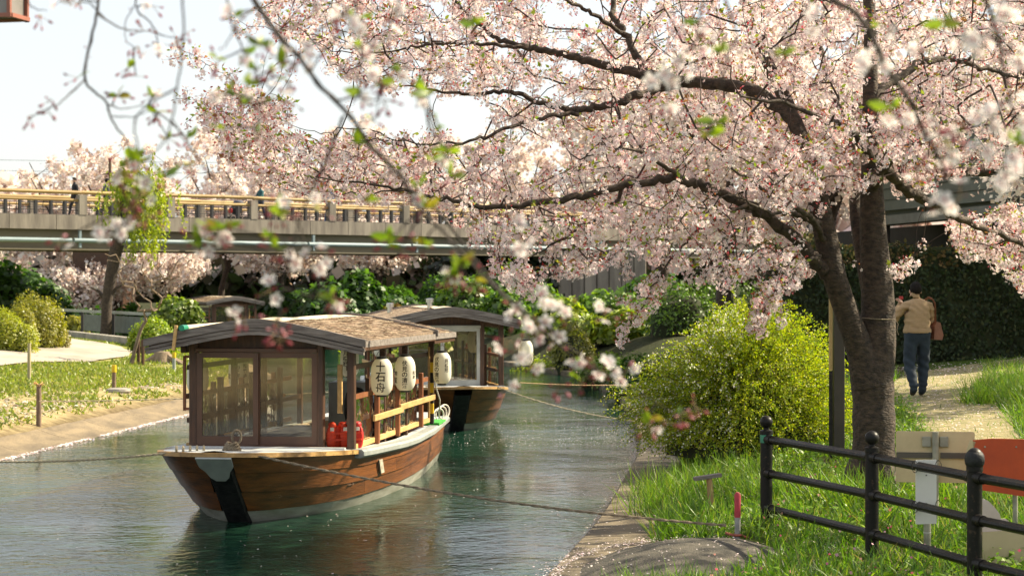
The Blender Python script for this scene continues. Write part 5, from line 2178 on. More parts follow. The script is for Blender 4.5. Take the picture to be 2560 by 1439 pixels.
def man():
    k = 1.02
    py = 30.4
    px = (2293 - 1280) / F * py
    z = gz(px, py) + .03
    t = thing('person', 'person in tan sweater and jeans walking away along the petal-strewn path', 'person', (px, py, z), math.radians(6))
    J = joints(0, -.14, .10)
    J['waist'] = (0, 0, 1.04, .205, .165)
    J['pelvis'] = (0, 0, .92, .190, .150)
    J['chest'] = (0, .0, 1.24, .215, .160)
    J['upper'] = (0, .01, 1.37, .135, .10)
    J['skull'] = (-.012, .045, 1.595, .078, .092)
    J['jaw'] = (-.02, .055, 1.515, .066, .072)
    J['top'] = (-.008, .035, 1.66, .05, .058)
    J['sho_l'] = (-.205, .01, 1.355, .078, .075)
    J['sho_r'] = (.205, .01, 1.355, .075, .072)
    J['elb_l'] = (-.335, .10, 1.13, .062, .062)
    J['wri_l'] = (-.20, .27, 1.36, .042, .042)
    J['hand_l'] = (-.15, .28, 1.44, .03, .02)
    J['elb_r'] = (.25, .10, 1.10, .058, .058)
    J['wri_r'] = (.14, .30, 1.05, .040, .040)
    J['hand_r'] = (.09, .34, 1.06, .03, .02)
    J['hip_l'] = (-.095, 0, .85, .118, .118)
    J['hip_r'] = (.095, 0, .85, .118, .118)
    for s in 'lr':
        q = J['kne_' + s]
        J['kne_' + s] = (q[0], q[1], q[2], .086, .086)
        q = J['ank_' + s]
        J['ank_' + s] = (q[0], q[1], q[2], .064, .064)
    J['ank_l'] = (-.105, -.20, .14, .066, .066)
    J['toe_l'] = (-.11, -.08, .045, .048, .038)
    J['kne_l'] = (-.125, .0, .49, .095, .095)
    J['kne_r'] = (.115, .07, .49, .095, .095)
    b = figure(t, J, [M_skin, M_knit, M_jeans, M_shoe], 3, 1.7 * k)
    for v in b.data.vertices:      # folds of the sweater and the jeans
        x, y_, z_ = v.co
        if .97 * k < z_ < 1.40 * k:
            f = .010 * math.sin(z_ * 62 + 5 * math.sin(x * 9) + x * 12) * (.4 + .6 * math.sin(z_ * 11 + x * 8) ** 2)
        elif .12 * k < z_ < .9 * k:
            f = .008 * math.sin(z_ * 48 + x * 30) * (.3 + .7 * math.exp(-((z_ - .47 * k) / .14) ** 2)) + .008 * math.sin(z_ * 75) * math.exp(-((z_ - .16 * k) / .07) ** 2)
        else:
            f = 0
        v.co = v.co + v.normal * f
    head_extras(t, J, k)
    # sweater hem and collar
    mb = MB()
    rows = []
    for zz, r, o in ((.955, 1.0, 0), (.965, 1.04, 0), (1.0, 1.04, 0), (1.02, 1.0, 0)):
        rows.append([(.205 * r * k * math.cos(a), .162 * r * k * math.sin(a), zz * k) for a in np.linspace(0, 2 * PI, 28, endpoint=False)])
    mb.grid(rows, closed=True)
    mb.build('sweater_hem', M_knit, t, smooth=True)
    mb = MB()
    rows = []
    for zz, r in ((1.43, .078), (1.455, .070), (1.465, .066)):
        rows.append([(r * k * math.cos(a) - .005, .012 + r * k * math.sin(a), zz * k) for a in np.linspace(0, 2 * PI, 20, endpoint=False)])
    mb.grid(rows, closed=True).build('collar', M_knit, t, smooth=True)
    R = (Matrix.Rotation(.9, 3, 'Z') @ Matrix.Rotation(.9, 3, 'X'))
    hand(t, Vector((-.165, .275, 1.425)) * k, R, k, .9)
    hand(t, Vector((.10, .33, 1.06)) * k, Matrix.Rotation(.6, 3, 'Z'), k, .8)
    w = t.matrix_basis if False else (Matrix.Translation(t.location) @ Matrix.Rotation(math.radians(6), 4, 'Z'))
    q = w @ (Vector((-.155, .30, 1.475)) * k)
    ph = thing('red_item', 'small red item held up to the face of the walking person', 'item', q, .4)
    MB().box((0, 0, 0), (.075, .02, .05), bev=.006).build('case', mat('red_case', (.55, .04, .04), rough=.4), ph)
    # shoulder bag with strap
    q = w @ (Vector((.255, .05, .86)) * k)
    bag = thing('shoulder_bag', 'brown leather shoulder bag hanging at the side of walking person', 'bag', q, math.radians(6) + .25)
    M_leather = mat('brown_leather', (.24, .085, .04), (.17, .06, .03), rough=.5, scale=9, bump=.2)
    poly = [(-.05, 0), (.09, -.01), (.115, .06), (.06, .25), (.0, .27), (-.04, .2)]
    MM = Matrix.Rotation(PI / 2, 4, 'X')
    b = MB().prism(poly, MM, .24).build('pouch', M_leather, bag)
    mb = MB()
    q0 = [(.03, -.02, .25), (.00, -.07, .42), (-.03, -.10, .55), (-.07, -.10, .61), (-.09, -.02, .635), (-.08, .08, .60), (-.04, .13, .48), (.02, .08, .25)]
    for a, b_ in zip(q0[:-1], q0[1:]):
        mb.bar(a, b_, .035, .008, up=(1, 0, .3))
    mb.build('strap', M_leather, bag)


man()

# ------------------------------------------------------------------ bridge
BD = Vector((.777, .63, 0)).normalized()      # along the bridge
BN = Vector((-BD.y, BD.x, 0))                  # towards its far side
B0 = Vector((-20.5, 80, 0))


def BP(t, n, z):
    return B0 + BD * t + BN * n + Vector((0, 0, z))


M_bconc = mat('bridge_concrete', (.28, .245, .20), (.14, .12, .10), rough=.85, scale=2.2, stretch=(1, 1, .18), bump=.4, bscale=12, rnd=.10)
M_girder = mat('girder_paint', (.20, .175, .12), (.14, .12, .085), rough=.7, scale=.8, stretch=(.2, .2, 2))
M_pipeb = mat('pale_blue_pipe', (.24, .31, .33), (.19, .25, .27), rough=.5, scale=1)
M_bamboo = mat('bamboo_yellow', (.40, .27, .10), (.30, .19, .06), rough=.5, scale=3, stretch=(.3, .3, 3))
M_iron = mat('dark_iron', (.035, .032, .035), rough=.5)
bridge = thing('foot_bridge', 'concrete foot bridge with yellow bamboo rails crossing beyond the boats', 'bridge', (B0.x, B0.y, 4.06))
T0, T1 = -14.0, 52.0
# facing panels of the deck edge, one by one
k = 0
t = T0
while t < T1:
    w = 2.05
    MB().bar(BP(t + .012, 0, 5.19), BP(t + w - .012, 0, 5.19), .30, .60).build('edge_panel', M_bconc, bridge, world=True)
    t += w
MB().bar(BP(T0, 2.3, 5.38), BP(T1, 2.3, 5.38), 4.2, .12).build('deck', M_bconc, bridge, world=True)
MB().bar(BP(T0, .35, 4.52), BP(T1, .35, 4.52), .25, .92).build('girder', M_girder, bridge, world=True)
MB().bar(BP(T0, .30, 4.08), BP(T1, .30, 4.08), .50, .06).build('girder_flange', M_girder, bridge, world=True)
MB().bar(BP(T0, 4.2, 4.52), BP(T1, 4.2, 4.52), .25, .92).build('girder', M_girder, bridge, world=True)
MB().bar(BP(T0, 4.55, 5.19), BP(T1, 4.55, 5.19), .30, .60).build('far_edge', M_bconc, bridge, world=True)
t = T0
while t < T1:
    MB().tube([BP(t + .02, -.28, 4.44), BP(t + 5.6, -.28, 4.44)], .095, 12).build('water_pipe', M_pipeb, bridge, smooth=True, world=True)
    q = BP(t + .3, -.24, 0)
    MB().bar(q + Vector((0, 0, 4.85)), q + Vector((0, 0, 4.15)), .12, .10, up=BD).build('pipe_bracket', M_pipeb, bridge, world=True)
    t += 5.7
# railing: concrete posts, two bamboo rails, iron lattice
t = T0 + 1.2
posts = []
while t < T1:
    posts.append(t)
    t += 4.1
for n, far in ((0.0, False), (4.55, True)):
    for t in posts:
        MB().bar(BP(t, n, 5.495), BP(t, n, 6.32), .34, .34, up=BD).build('rail_post', M_bconc, bridge, world=True)
    for a, b in zip(posts[:-1], posts[1:]):
        for z, r in ((6.42, .075), (6.10, .06)):
            dz = .02 * math.sin(a)
            pts = [BP(a + (b - a) * u, n, z + dz * u) for u in np.linspace(0.0, .998, 9)]
            rr = [r * (1.09 if i % 2 else .98) for i in range(9)]
            MB().tube(pts, rr, 9).build('bamboo_rail', M_bamboo, bridge, smooth=True, world=True)
        for z in (5.98, 5.68):
            MB().bar(BP(a + .17, n, z), BP(b - .17, n, z), .03, .035).build('iron_bar', M_iron, bridge, world=True)
        if not far:
            mb = MB()
            for u in np.arange(a + .35, b - .25, .29):
                mb.bar(BP(u, n, 5.5), BP(u, n, 6.0), .022, .022)
            for z in (5.58, 5.78, 5.88):
                mb.bar(BP(a + .17, n + .03, z), BP(b - .17, n + .03, z), .015, .015)
            mb.build('lattice', M_iron, bridge, world=True)
            for u in (a + .75, a + 1.37, a + 2.05, a + 2.73, a + 3.35):
                MB().bar(BP(u, n, 5.495), BP(u, n, 6.06), .16, .10, up=BD).build('baluster', M_iron, bridge, world=True)
# abutment on the right bank, of upright boards of concrete
ab = thing('bridge_abutment', 'concrete abutment with upright panels under the right bridge end', 'abutment', (4.3, 99.5, 0), math.radians(6))
for i in range(7):
    MB().box((-1.75 + .62 * i, .03 * (i % 2), 2.2), (.585, 1.6, 4.4), bev=.03).build('panel', M_bconc, ab)
MB().tube([(-2.1, -.9, .4), (-2.1, -.9, 4.2)], .07, 10).build('drain_pipe', M_girder, ab, smooth=True)

# people on the bridge
M_coat = [mat('teal_coat', (.03, .11, .12), rough=.9), mat('blue_coat', (.05, .13, .33), rough=.9), mat('black_coat', (.018, .018, .024), rough=.9), mat('grey_coat', (.10, .10, .12), rough=.9)]
M_trous = [mat('navy_trousers', (.02, .035, .07), rough=.9), mat('blue_trousers', (.04, .10, .25), rough=.9), mat('black_trousers', (.015, .015, .018), rough=.9), mat('dark_trousers', (.03, .028, .03), rough=.9)]


def walker(label, t, n, rz, i, arms=False, hat=None):
    q = BP(t, n, 5.44)
    o = thing('person', label, 'person', q, rz, 'people on the bridge')
    J = joints(0, -.22, .28)
    if arms:
        for s, g in (('l', -1), ('r', 1)):
            J['elb_' + s] = (g * .22, .12, 1.14, .046, .046)
            J['wri_' + s] = (g * .16, .36, 1.06, .034, .034)
            J['hand_' + s] = (g * .15, .43, 1.04, .036, .024)
    figure(o, J, [M_skin, M_coat[i], M_trous[i], M_shoe], 1, 1.66)
    head_extras(o, J, 1.66 / 1.7, hair=hat is None)
    if hat:
        x, y, z = J['skull'][:3]
        MB().lathe([(.15, .0), (.15, .012), (.10, .02), (.095, .09), (.06, .12), (.01, .125)], 16, (x, y, z + .0)).build('hat', hat, o, smooth=True)
    return o


along = math.atan2(BD.y, BD.x) - PI / 2
walker('walking person in teal top pushing a stroller on the bridge', 12.9, 1.1, along + PI, 0, True)
walker('person in blue with orange hat on the bridge', 16.6, 1.1, along + PI, 1, hat=mat('orange_hat', (.62, .27, .06), rough=.8))
walker('person in black coat crossing the right part of the bridge', 23.2, 1.1, along, 2)
walker('person in dark clothes at the left end of bridge railing', 5.3, 1.1, along, 3)
walker('person in black standing further left on the bridge', 4.0, 1.4, along + PI, 2)
strl = thing('stroller', 'dark stroller with red trim pushed across the bridge', 'stroller', BP(11.7, 1.1, 5.44), along + PI)
mb = MB().tube([(-.2, -.35, .95), (-.2, .1, .35), (-.2, .35, .12)], .018, 6).tube([(.2, -.35, .95), (.2, .1, .35), (.2, .35, .12)], .018, 6).tube([(-.2, -.35, .95), (.2, -.35, .95)], .02, 6).tube([(-.2, .1, .4), (-.2, -.25, .1)], .016, 6).tube([(.2, .1, .4), (.2, -.25, .1)], .016, 6)
mb.build('frame', M_iron, strl, smooth=True)
MB().add(*puff((0, .08, .5), (.2, .28, .2))).build('seat', M_trous[2], strl, smooth=True)
MB().add(*puff((0, -.05, .78), (.22, .24, .16))).build('canopy', M_coat[3], strl, smooth=True)
for x in (-.22, .22):
    for y in (-.26, .36):
        MB().tube([(x - .02, y, .11), (x + .02, y, .11)], .11, 12).build('wheel', M_black, strl, smooth=True)
MB().add(*puff((.0, .36, .45), (.15, .05, .12))).build('red_cover', M_red, strl, smooth=True)

# ------------------------------------------------------------------ background trees
def far_tree(label, x, y, h, spread, cols, weights, group, n_attr=110, per=46, card=.17, trunk_r=.2, lift=.38, cat='tree', name='cherry_tree', mt=None, flat=.75, puffr=.42):
    z = gz(x, y)
    t = thing(name, label, cat, (x, y, z), 0, group)
    nodes, rads = [], []
    mb = MB()
    lean = rng.normal(size=2) * .25
    th = h * lift
    p0 = [(0, 0, -.2, trunk_r * 1.3), (0, 0, th * .3, trunk_r), (lean[0] * .4, lean[1] * .4, th * .7, trunk_r * .85), (lean[0], lean[1], th, trunk_r * .8)]
    q = smooth_path(p0, 4)
    mb.tube([p[:3] for p in q], [p[3] for p in q], 9)
    nl = 5
    for i in range(nl):
        a = 2 * PI * (i + rng.random() * .6) / nl
        e = spread * rng.uniform(.55, .8)
        top = h * rng.uniform(.62, .88)
        b = smooth_path([(lean[0], lean[1], th * .92, trunk_r * .6), (lean[0] + math.cos(a) * e * .35, lean[1] + math.sin(a) * e * .35, th + (top - th) * .45, trunk_r * .42), (lean[0] + math.cos(a) * e, lean[1] + math.sin(a) * e, top, trunk_r * .12)], 5)
        mb.tube([p[:3] for p in b], [p[3] for p in b], 7)
        nodes.append(b[2:, :3])
        rads.append(b[2:, 3])
    mb.build('trunk', M_barkc, t, smooth=True)
    nodes, rads = np.concatenate(nodes), np.concatenate(rads)
    u = rng.normal(size=(n_attr, 3))
    u /= np.linalg.norm(u, axis=1)[:, None]
    r = rng.random(n_attr) ** .4
    c = np.array([lean[0], lean[1], h * (lift + (1 - lift) * .5)])
    at = c + u * r[:, None] * np.array([spread, spread, h * (1 - lift) * .52 * flat / .75])
    P, R, ch = grow(nodes, rads, at, .5, .1, .03, .010)
    chain_mesh(P, R, ch, 4, .06).build('branches', M_twig, t)['kind'] = 'stuff'
    C = P[[c_[-1] for c_ in ch]]
    idx = np.repeat(np.arange(len(C)), per)
    n = len(idx)
    v = rng.normal(size=(n, 3)) * puffr * .5
    pos = C[idx] + v
    scatter('crown', [scatter_arrays(PUFF_V, PUFF_F, pos, rand_rot(n), rng.uniform(.6, 1.3, n) * card, pick(cols, weights, n, .12))], mt or M_blossom, t)
    return t


PINK = [(.85, .76, .71), (.90, .83, .78), (.74, .60, .53), (.46, .33, .26)]
PW = [5, 4, 2, 1]
GRP = 'far cherry trees behind the bridge'
row = [(-39, 112, 9.6), (-34.2, 118, 10.4), (-30.0, 112, 9.0), (-26.0, 120, 10.2), (-22.0, 113, 9.4), (-17.6, 121, 10.4), (-13.5, 114, 9.2), (-9.5, 122, 10.6), (-5.0, 115, 9.6), (0.5, 124, 11.4), (6.5, 120, 11.0)]
lab = ['at the left picture edge', 'second from the left edge', 'third from the left edge', 'behind the willow', 'just right of the willow', 'behind the stroller', 'behind the hatted person', 'behind the long dark branch', 'behind the lattice railing', 'behind the big tree crown', 'behind the abutment']
for (x, y, h), l in zip(row, lab):
    far_tree('distant pink cherry tree beyond the bridge ' + l, x, y, h + .5, 3.7, PINK, PW, GRP, 130, 52, .20, .20, .22)
# cherry trees on the near side of the bridge, seen under and beside it
near_row = [(-7.0, 105, 4.4, 2.6, 'with lit trunk under the bridge middle'), (-18.0, 104, 4.2, 2.6, 'left of the distant boat under the bridge'), (-12.3, 106, 4.2, 2.5, 'right of the distant boat under bridge'), (-22.5, 106, 4.2, 2.6, 'behind the round shrub under the bridge'), (-3.0, 108, 4.4, 2.5, 'beside the dark hollow under the bridge')]
for x, y, h, s, l in near_row:
    far_tree('low blossoming cherry tree ' + l, x, y, h + .5, s, PINK, [4, 4, 3, 2], 'cherry trees under the bridge', 120, 40, .15, .20, .45)
# trees behind the big one, right bank
far_tree('mid-distance cherry tree with sunlit trunk before the abutment', 4.35, 59, 8.6, 3.4, PINK, PW, 'cherry trees along the right bank', 200, 46, .13, .23, .33, puffr=.38)
far_tree('mid-distance cherry tree with dark trunk behind the yellow-green bush', 4.9, 46.5, 7.6, 3.2, PINK, PW, 'cherry trees along the right bank', 240, 46, .10, .2, .36, puffr=.34)
far_tree('cherry tree rising behind the big trunk on right bank', 8.2, 52, 9.0, 3.6, PINK, PW, 'cherry trees along the right bank', 220, 46, .12, .22, .36, puffr=.36)
far_tree('cherry tree reaching in from the right picture edge', 9.9, 31.5, 7.6, 3.4, PINK, [5, 5, 2, 1], 'cherry trees along the right bank', 330, 54, .075, .2, .30, puffr=.34)

# willow with hanging light green shoots, leaning trunk
wx, wy = (262 - 1280) / F * 74, 74
wz = gz(wx, wy)
wil = thing('willow_tree', 'willow with cut trunk and hanging bright green shoots before the bridge', 'tree', (wx, wy, wz))
mb = MB()
q = smooth_path([(0, 0, -.2, .28), (.05, 0, .5, .21), (.1, 0, 1.6, .20), (.38, 0, 3.2, .24), (.62, 0, 4.2, .22), (.72, 0, 5.1, .17), (.80, 0, 5.9, .08)], 5)
mb.tube([p[:3] for p in q], [p[3] for p in q], 12)
for a, b, r in (((.1, 0, 1.4), (-.55, .1, 2.0), .09), ((.55, 0, 3.9), (1.3, .2, 5.0), .07), ((.65, 0, 4.6), (1.5, -.2, 5.9), .06), ((.7, 0, 5.0), (.2, .2, 6.2), .05), ((.12, 0, 1.5), (.7, -.1, 2.1), .08)):
    mb.tube([a, ((a[0] + b[0]) / 2, (a[1] + b[1]) / 2, (a[2] + b[2]) / 2 + .15), b], [r, r * .7, r * .3], 7)
mb.build('trunk', M_barkc, wil, smooth=True)
pos, dr = [], []
for i in range(120):
    c = np.array([1.2 + rng.normal() * .55, rng.normal() * .5, 6.0 + rng.normal() * .35])
    c[2] -= .35 * max(0, abs(c[0] - 1.2) - .5)
    L = rng.uniform(.8, 3.0) if c[0] > .9 else rng.uniform(.4, 1.4)
    n = int(L * 26)
    tt = np.linspace(0, 1, n)
    sway = rng.normal() * .15
    pos.append(np.stack([c[0] + sway * tt ** 2 + rng.normal(size=n) * .05, c[1] + rng.normal(size=n) * .05, c[2] + .12 * np.sin(tt * 3) - L * tt], -1))
    dr.append(np.tile([0, 0, -1.0], (n, 1)) + rng.normal(size=(n, 3)) * .6)
pos, dr = np.concatenate(pos), np.concatenate(dr)
n = len(pos)
scatter('crown', [scatter_arrays(LEAF_V, LEAF_F, pos, align_y(dr), rng.uniform(.10, .19, n), pick([(.32, .38, .02), (.22, .30, .02), (.42, .44, .04)], [4, 3, 2], n))], M_leaf, wil)

# bare young tree with two stakes
bx_, by_ = W(327, 905, 52).x, 52
bare = thing('bare_tree', 'leaning leafless young tree on the left bank lawn', 'tree', (bx_, by_, gz(bx_, by_)))
mb = MB()
q = smooth_path([(0, 0, -.1, .09), (.05, 0, .15, .055), (.14, 0, .5, .048), (.26, 0, .9, .045), (.40, 0, 1.15, .04)], 4)
mb.tube([p[:3] for p in q], [p[3] for p in q], 8)
mb.build('trunk', mat('pale_bark', (.20, .15, .11), (.11, .08, .06), rough=.85, scale=9), bare, smooth=True)
zz = 1.35 + rng.random(80) ** .8 * 1.55
at = np.stack([.42 + rng.uniform(-1, 1, 80) * .62 * (zz - .95), rng.normal(size=80) * .25 * (zz - .9), zz], -1)
P, R, ch = grow(np.array([(.36, 0, 1.05), (.40, 0, 1.15), (.28, 0, .95)]), [.035, .035, .035], at, .25, .05, -.10, .009)
chain_mesh(P, R, ch, 5, .028).build('branches', mat('pale_twig', (.26, .19, .13), (.17, .12, .08), rough=.85), bare, smooth=True)
for dx, dy, l in ((.19, .05, 'nearer'), (.33, -.1, 'farther')):
    x, y = bx_ + dx, by_ + dy
    s = thing('support_stake', 'short dark support post beside the leafless tree, %s to its trunk' % l, 'stake', (x, y, gz(x, y)), 0, 'support posts of the leafless tree')
    MB().tube([(0, 0, -.1), (0, 0, .66)], .045, 9).build('post', M_brown, s, smooth=True)
x, y = W(405, 885, 54).x, 54
stump = thing('tree_stump', 'weathered tree stump with spreading roots on the left bank', 'stump', (x, y, gz(x, y)))
mb = MB().lathe([(.34, -.05), (.26, .08), (.22, .25), (.20, .30), (.05, .31)], 14)
for a in (-.4, .3, 2.2, 3.6):
    mb.tube([(.15 * math.cos(a), .15 * math.sin(a), .18), (.4 * math.cos(a), .4 * math.sin(a), .05), (.65 * math.cos(a), .65 * math.sin(a), -.03)], [.10, .07, .03], 7)
mb.build('wood', mat('grey_stump', (.33, .25, .17), (.18, .13, .09), rough=.9, scale=7, bump=.8), stump, smooth=True)

# ------------------------------------------------------------------ shrubs in the distance
BRIGHT = [(.26, .34, .02), (.18, .26, .02), (.34, .38, .03)]
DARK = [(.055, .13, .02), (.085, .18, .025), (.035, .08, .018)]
OLIVE = [(.30, .28, .025), (.21, .22, .02), (.36, .33, .04)]


def sh(name, label, px, py, Y, wpx, hpx, leaf, cols, n, group=None, w=(4, 4, 2), **k):
    """bush whose foot is seen at (px, py) at distance Y, wpx wide and hpx high in the photograph"""
    q = W(px, py, Y)
    r = (wpx * .60 / F * Y, wpx * .54 / F * Y, hpx * 1.12 / F * Y)
    return shrub(name, label, (q.x, q.y, gz(q.x, q.y)), r, n, leaf, cols, w, group, **k)


G1 = 'shrubs on the left bank'
sh('olive_shrub', 'tall olive-green shrub beside the pale path', 95, 862, 57, 128, 118, .075, OLIVE, 9000, G1)
sh('olive_shrub', 'lower yellow-green shrub at the left picture edge', 20, 868, 53, 112, 86, .07, [(.34, .36, .02), (.25, .29, .02), (.40, .40, .04)], 8000, G1)
sh('olive_shrub', 'yellow-green shrub behind the low wall', 192, 790, 78, 60, 50, .13, OLIVE, 1500, G1)
sh('round_shrub', 'bright green shrub at the foot of leafless tree', 386, 858, 60, 105, 72, .11, [(.20, .30, .02), (.27, .36, .03), (.34, .38, .03)], 4500, G1)
sh('olive_shrub', 'small olive shrub between the two bigger ones by the path', 58, 866, 55, 70, 92, .075, OLIVE, 4500, G1)
sh('olive_shrub', 'low brownish shrub at the path edge beside tall olive shrub', 140, 862, 58, 60, 48, .075, [(.26, .22, .04), (.20, .17, .04), (.15, .15, .02)], 2600, G1)
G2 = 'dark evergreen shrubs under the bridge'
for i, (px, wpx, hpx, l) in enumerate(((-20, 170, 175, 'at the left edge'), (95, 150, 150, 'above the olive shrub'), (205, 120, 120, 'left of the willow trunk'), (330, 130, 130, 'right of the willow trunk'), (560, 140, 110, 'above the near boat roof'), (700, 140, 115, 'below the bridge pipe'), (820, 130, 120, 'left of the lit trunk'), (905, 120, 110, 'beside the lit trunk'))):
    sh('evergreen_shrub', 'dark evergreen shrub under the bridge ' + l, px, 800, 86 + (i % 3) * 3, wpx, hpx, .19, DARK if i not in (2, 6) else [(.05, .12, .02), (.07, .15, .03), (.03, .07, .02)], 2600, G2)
# round-headed small tree
q = W(440, 800, 71)
t = shrub('round_tree', 'small round-headed green tree left of the distant boat', (q.x, q.y, gz(q.x, q.y) + .75), (1.0, .9, 1.0), 3200, .12, [(.14, .21, .02), (.20, .26, .03), (.09, .15, .02)], (4, 3, 3), None, 'tree')
MB().tube([(0, 0, -.95), (.02, 0, -.3), (0, 0, .5)], [.08, .06, .05], 7).build('trunk', M_barkc, t, smooth=True)
G3 = 'bright shrubs beyond the canal bend'
for i, (px, py, Y, wpx, hpx, cols, l) in enumerate((
        (745, 800, 74, 120, 50, BRIGHT, 'above the near boat ridge'), (865, 800, 76, 130, 45, BRIGHT, 'left of the lit trunk foot'), (985, 795, 75, 130, 62, BRIGHT, 'right of the lit trunk foot'),
        (1075, 800, 73, 110, 72, BRIGHT, 'over the second boat roof'), (1000, 745, 84, 90, 50, [(.26, .13, .03), (.20, .14, .03), (.15, .15, .02)], 'with reddish leaves'),
        (1170, 800, 78, 150, 110, [(.09, .18, .02), (.13, .22, .02), (.06, .12, .02)], 'behind the second boat roof apex'), (1265, 800, 72, 120, 95, [(.09, .19, .02), (.14, .24, .02), (.05, .1, .02)], 'right of the second boat roof'))):
    sh('bright_shrub', 'leafy green shrub beyond the canal bend ' + l, px, py, Y, wpx, hpx, .15, cols, 2300, G3)
G4 = 'shrubs along the right bank'
for i, (px, py, Y, wpx, hpx, cols, l) in enumerate((
        (1345, 900, 60, 130, 105, BRIGHT, 'right of the second boat lantern'), (1440, 905, 58, 130, 110, [(.20, .20, .02), (.25, .26, .03), (.13, .16, .02)], 'below the abutment'),
        (1300, 890, 62, 110, 60, [(.06, .12, .02), (.1, .17, .02), (.04, .08, .02)], 'low at the water edge'), (1500, 930, 50, 130, 75, [(.15, .25, .02), (.2, .3, .03), (.09, .16, .02)], 'at the bend of the kerb'),
        (1590, 935, 44, 130, 90, DARK, 'dark and clipped beside yellow-green bush'), (1700, 800, 58, 170, 130, [(.08, .17, .02), (.12, .22, .02), (.05, .1, .02)], 'behind the sunlit trunk'),
        (1820, 800, 60, 190, 120, [(.07, .14, .02), (.1, .18, .02), (.04, .08, .02)], 'behind the yellow-green bush'), (1980, 830, 48, 200, 130, DARK, 'in shade left of the big trunk'))):
    sh('bank_shrub', 'green shrub on the right bank ' + l, px, py, Y, wpx, hpx, .10, cols, 2600, G4)
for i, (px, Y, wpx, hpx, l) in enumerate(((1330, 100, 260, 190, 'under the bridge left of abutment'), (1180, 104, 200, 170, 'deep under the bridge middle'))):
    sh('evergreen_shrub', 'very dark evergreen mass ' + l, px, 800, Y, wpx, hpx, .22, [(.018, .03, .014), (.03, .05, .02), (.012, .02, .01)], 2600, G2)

# far belt of trees that closes the view
n = 30000
x = rng.uniform(-75, 45, n)
hh = 7.5 + 1.5 * np.sin(x * .31) + 1.1 * np.sin(x * .83 + 1)
z = rng.random(n) ** .8 * hh
y = 146 + rng.normal(size=n) * 1.6
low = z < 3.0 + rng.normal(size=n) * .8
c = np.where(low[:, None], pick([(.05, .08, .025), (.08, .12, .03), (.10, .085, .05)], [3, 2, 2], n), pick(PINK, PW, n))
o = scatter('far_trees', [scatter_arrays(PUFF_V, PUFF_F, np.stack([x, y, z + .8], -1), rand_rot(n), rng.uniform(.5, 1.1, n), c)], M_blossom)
tag(o, 'far belt of trees and blossom closing the view beyond the bridge', 'trees', kind='stuff')
for i, (px, py, Y, wpx, hpx, cols, l) in enumerate((
        (1330, 860, 78, 150, 90, [(.10, .20, .02), (.15, .26, .02), (.06, .12, .02)], 'before the abutment foot'), (1530, 870, 72, 180, 90, [(.12, .22, .02), (.17, .28, .03), (.07, .13, .02)], 'right of the abutment foot'), (1640, 850, 76, 170, 110, DARK, 'behind the sunlit trunk foot'),
        (1250, 840, 88, 170, 110, DARK, 'behind the second boat roof end'), (1000, 790, 90, 150, 75, DARK, 'below the pipe bracket'), (1100, 790, 93, 170, 85, DARK, 'under the crown edge'), (900, 780, 97, 150, 60, DARK, 'beyond the lit trunk'), (760, 770, 98, 170, 60, DARK, 'beyond the near boat ridge'), (1480, 835, 88, 200, 18, BRIGHT, 'low before the concrete panels'), (1400, 890, 66, 160, 70, BRIGHT, 'on the slope below the panels'), (1540, 890, 60, 150, 70, BRIGHT, 'on the slope left of sunlit trunk'), (1600, 880, 64, 100, 45, [(.14, .24, .02), (.2, .3, .03), (.09, .16, .02)], 'at the foot of the sunlit trunk'))):
    sh('bank_shrub', 'dense green shrub on the right bank ' + l, px, py, Y, wpx, hpx, .15, cols, 2600, G4)

# tall dark hedge behind the walking person
hx, hy = 8.6, 38.2
hedge = thing('hedge', 'tall dark evergreen hedge behind the walking person', 'hedge', (hx, hy, gz(hx, hy)))
g0 = gz(hx, hy)
n = 26000
x = rng.uniform(-3.9, 7.5, n)
top = 2.15 + .12 * np.sin(x * 1.3) + .08 * np.sin(x * 3.7)
z = rng.uniform(-.25, 1, n) * top
fr = rng.random(n) < .8
y = np.where(fr, -.75 + np.abs(rng.normal(size=n)) * .12 + .08 * np.sin(x * 2.1 + z * 2), rng.uniform(-.7, .7, n))
z = np.where(fr, z, top + rng.normal(size=n) * .05)
nr = np.stack([rng.normal(size=n) * .6, np.where(fr, -1, -.1) + rng.normal(size=n) * .4, np.where(fr, .2, 1) + rng.normal(size=n) * .4], -1)
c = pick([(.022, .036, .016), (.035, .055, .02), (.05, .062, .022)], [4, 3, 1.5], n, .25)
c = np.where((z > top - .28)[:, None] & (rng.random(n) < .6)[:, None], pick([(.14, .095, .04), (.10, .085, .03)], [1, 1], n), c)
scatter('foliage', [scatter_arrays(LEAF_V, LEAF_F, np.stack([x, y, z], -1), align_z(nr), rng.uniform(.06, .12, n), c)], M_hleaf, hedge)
MB().box((1.8, 0, .85), (11.2, 1.15, 2.5)).build('dark_core', mat('dark_core', (.02, .024, .012)), hedge)

# grey building behind the hedge
hs = thing('grey_building', 'grey clapboard building with a dark open underside behind the hedge', 'building', (10.6, 44, gz(10.6, 44)), 0)
A, B = Vector((9.1, 51.0, 0)), Vector((12.3, 36.5, 0))
M_clap = mat('grey_green_clapboard', (.12, .145, .125), (.095, .115, .10), rough=.7, scale=2)
dd = (B - A).normalized()
nn = Vector((dd.y, -dd.x, 0))
if nn.x > 0:
    nn = -nn
for i in range(9):
    z0 = 4.42 + i * .27
    a, b = A + Vector((0, 0, z0 + .13)) + nn * .012 * 1, B + Vector((0, 0, z0 + .13)) + nn * .012
    MB().bar(a, b, .05, .262, up=(-nn * .12 + Vector((0, 0, 1)))).build('clapboard', M_clap, hs, world=True)
MB().bar(A + Vector((0, 0, 4.16)), B + Vector((0, 0, 4.24)), .5, .22).build('floor_beam', mat('pale_beam', (.16, .17, .16), (.12, .13, .12), rough=.7), hs, world=True)
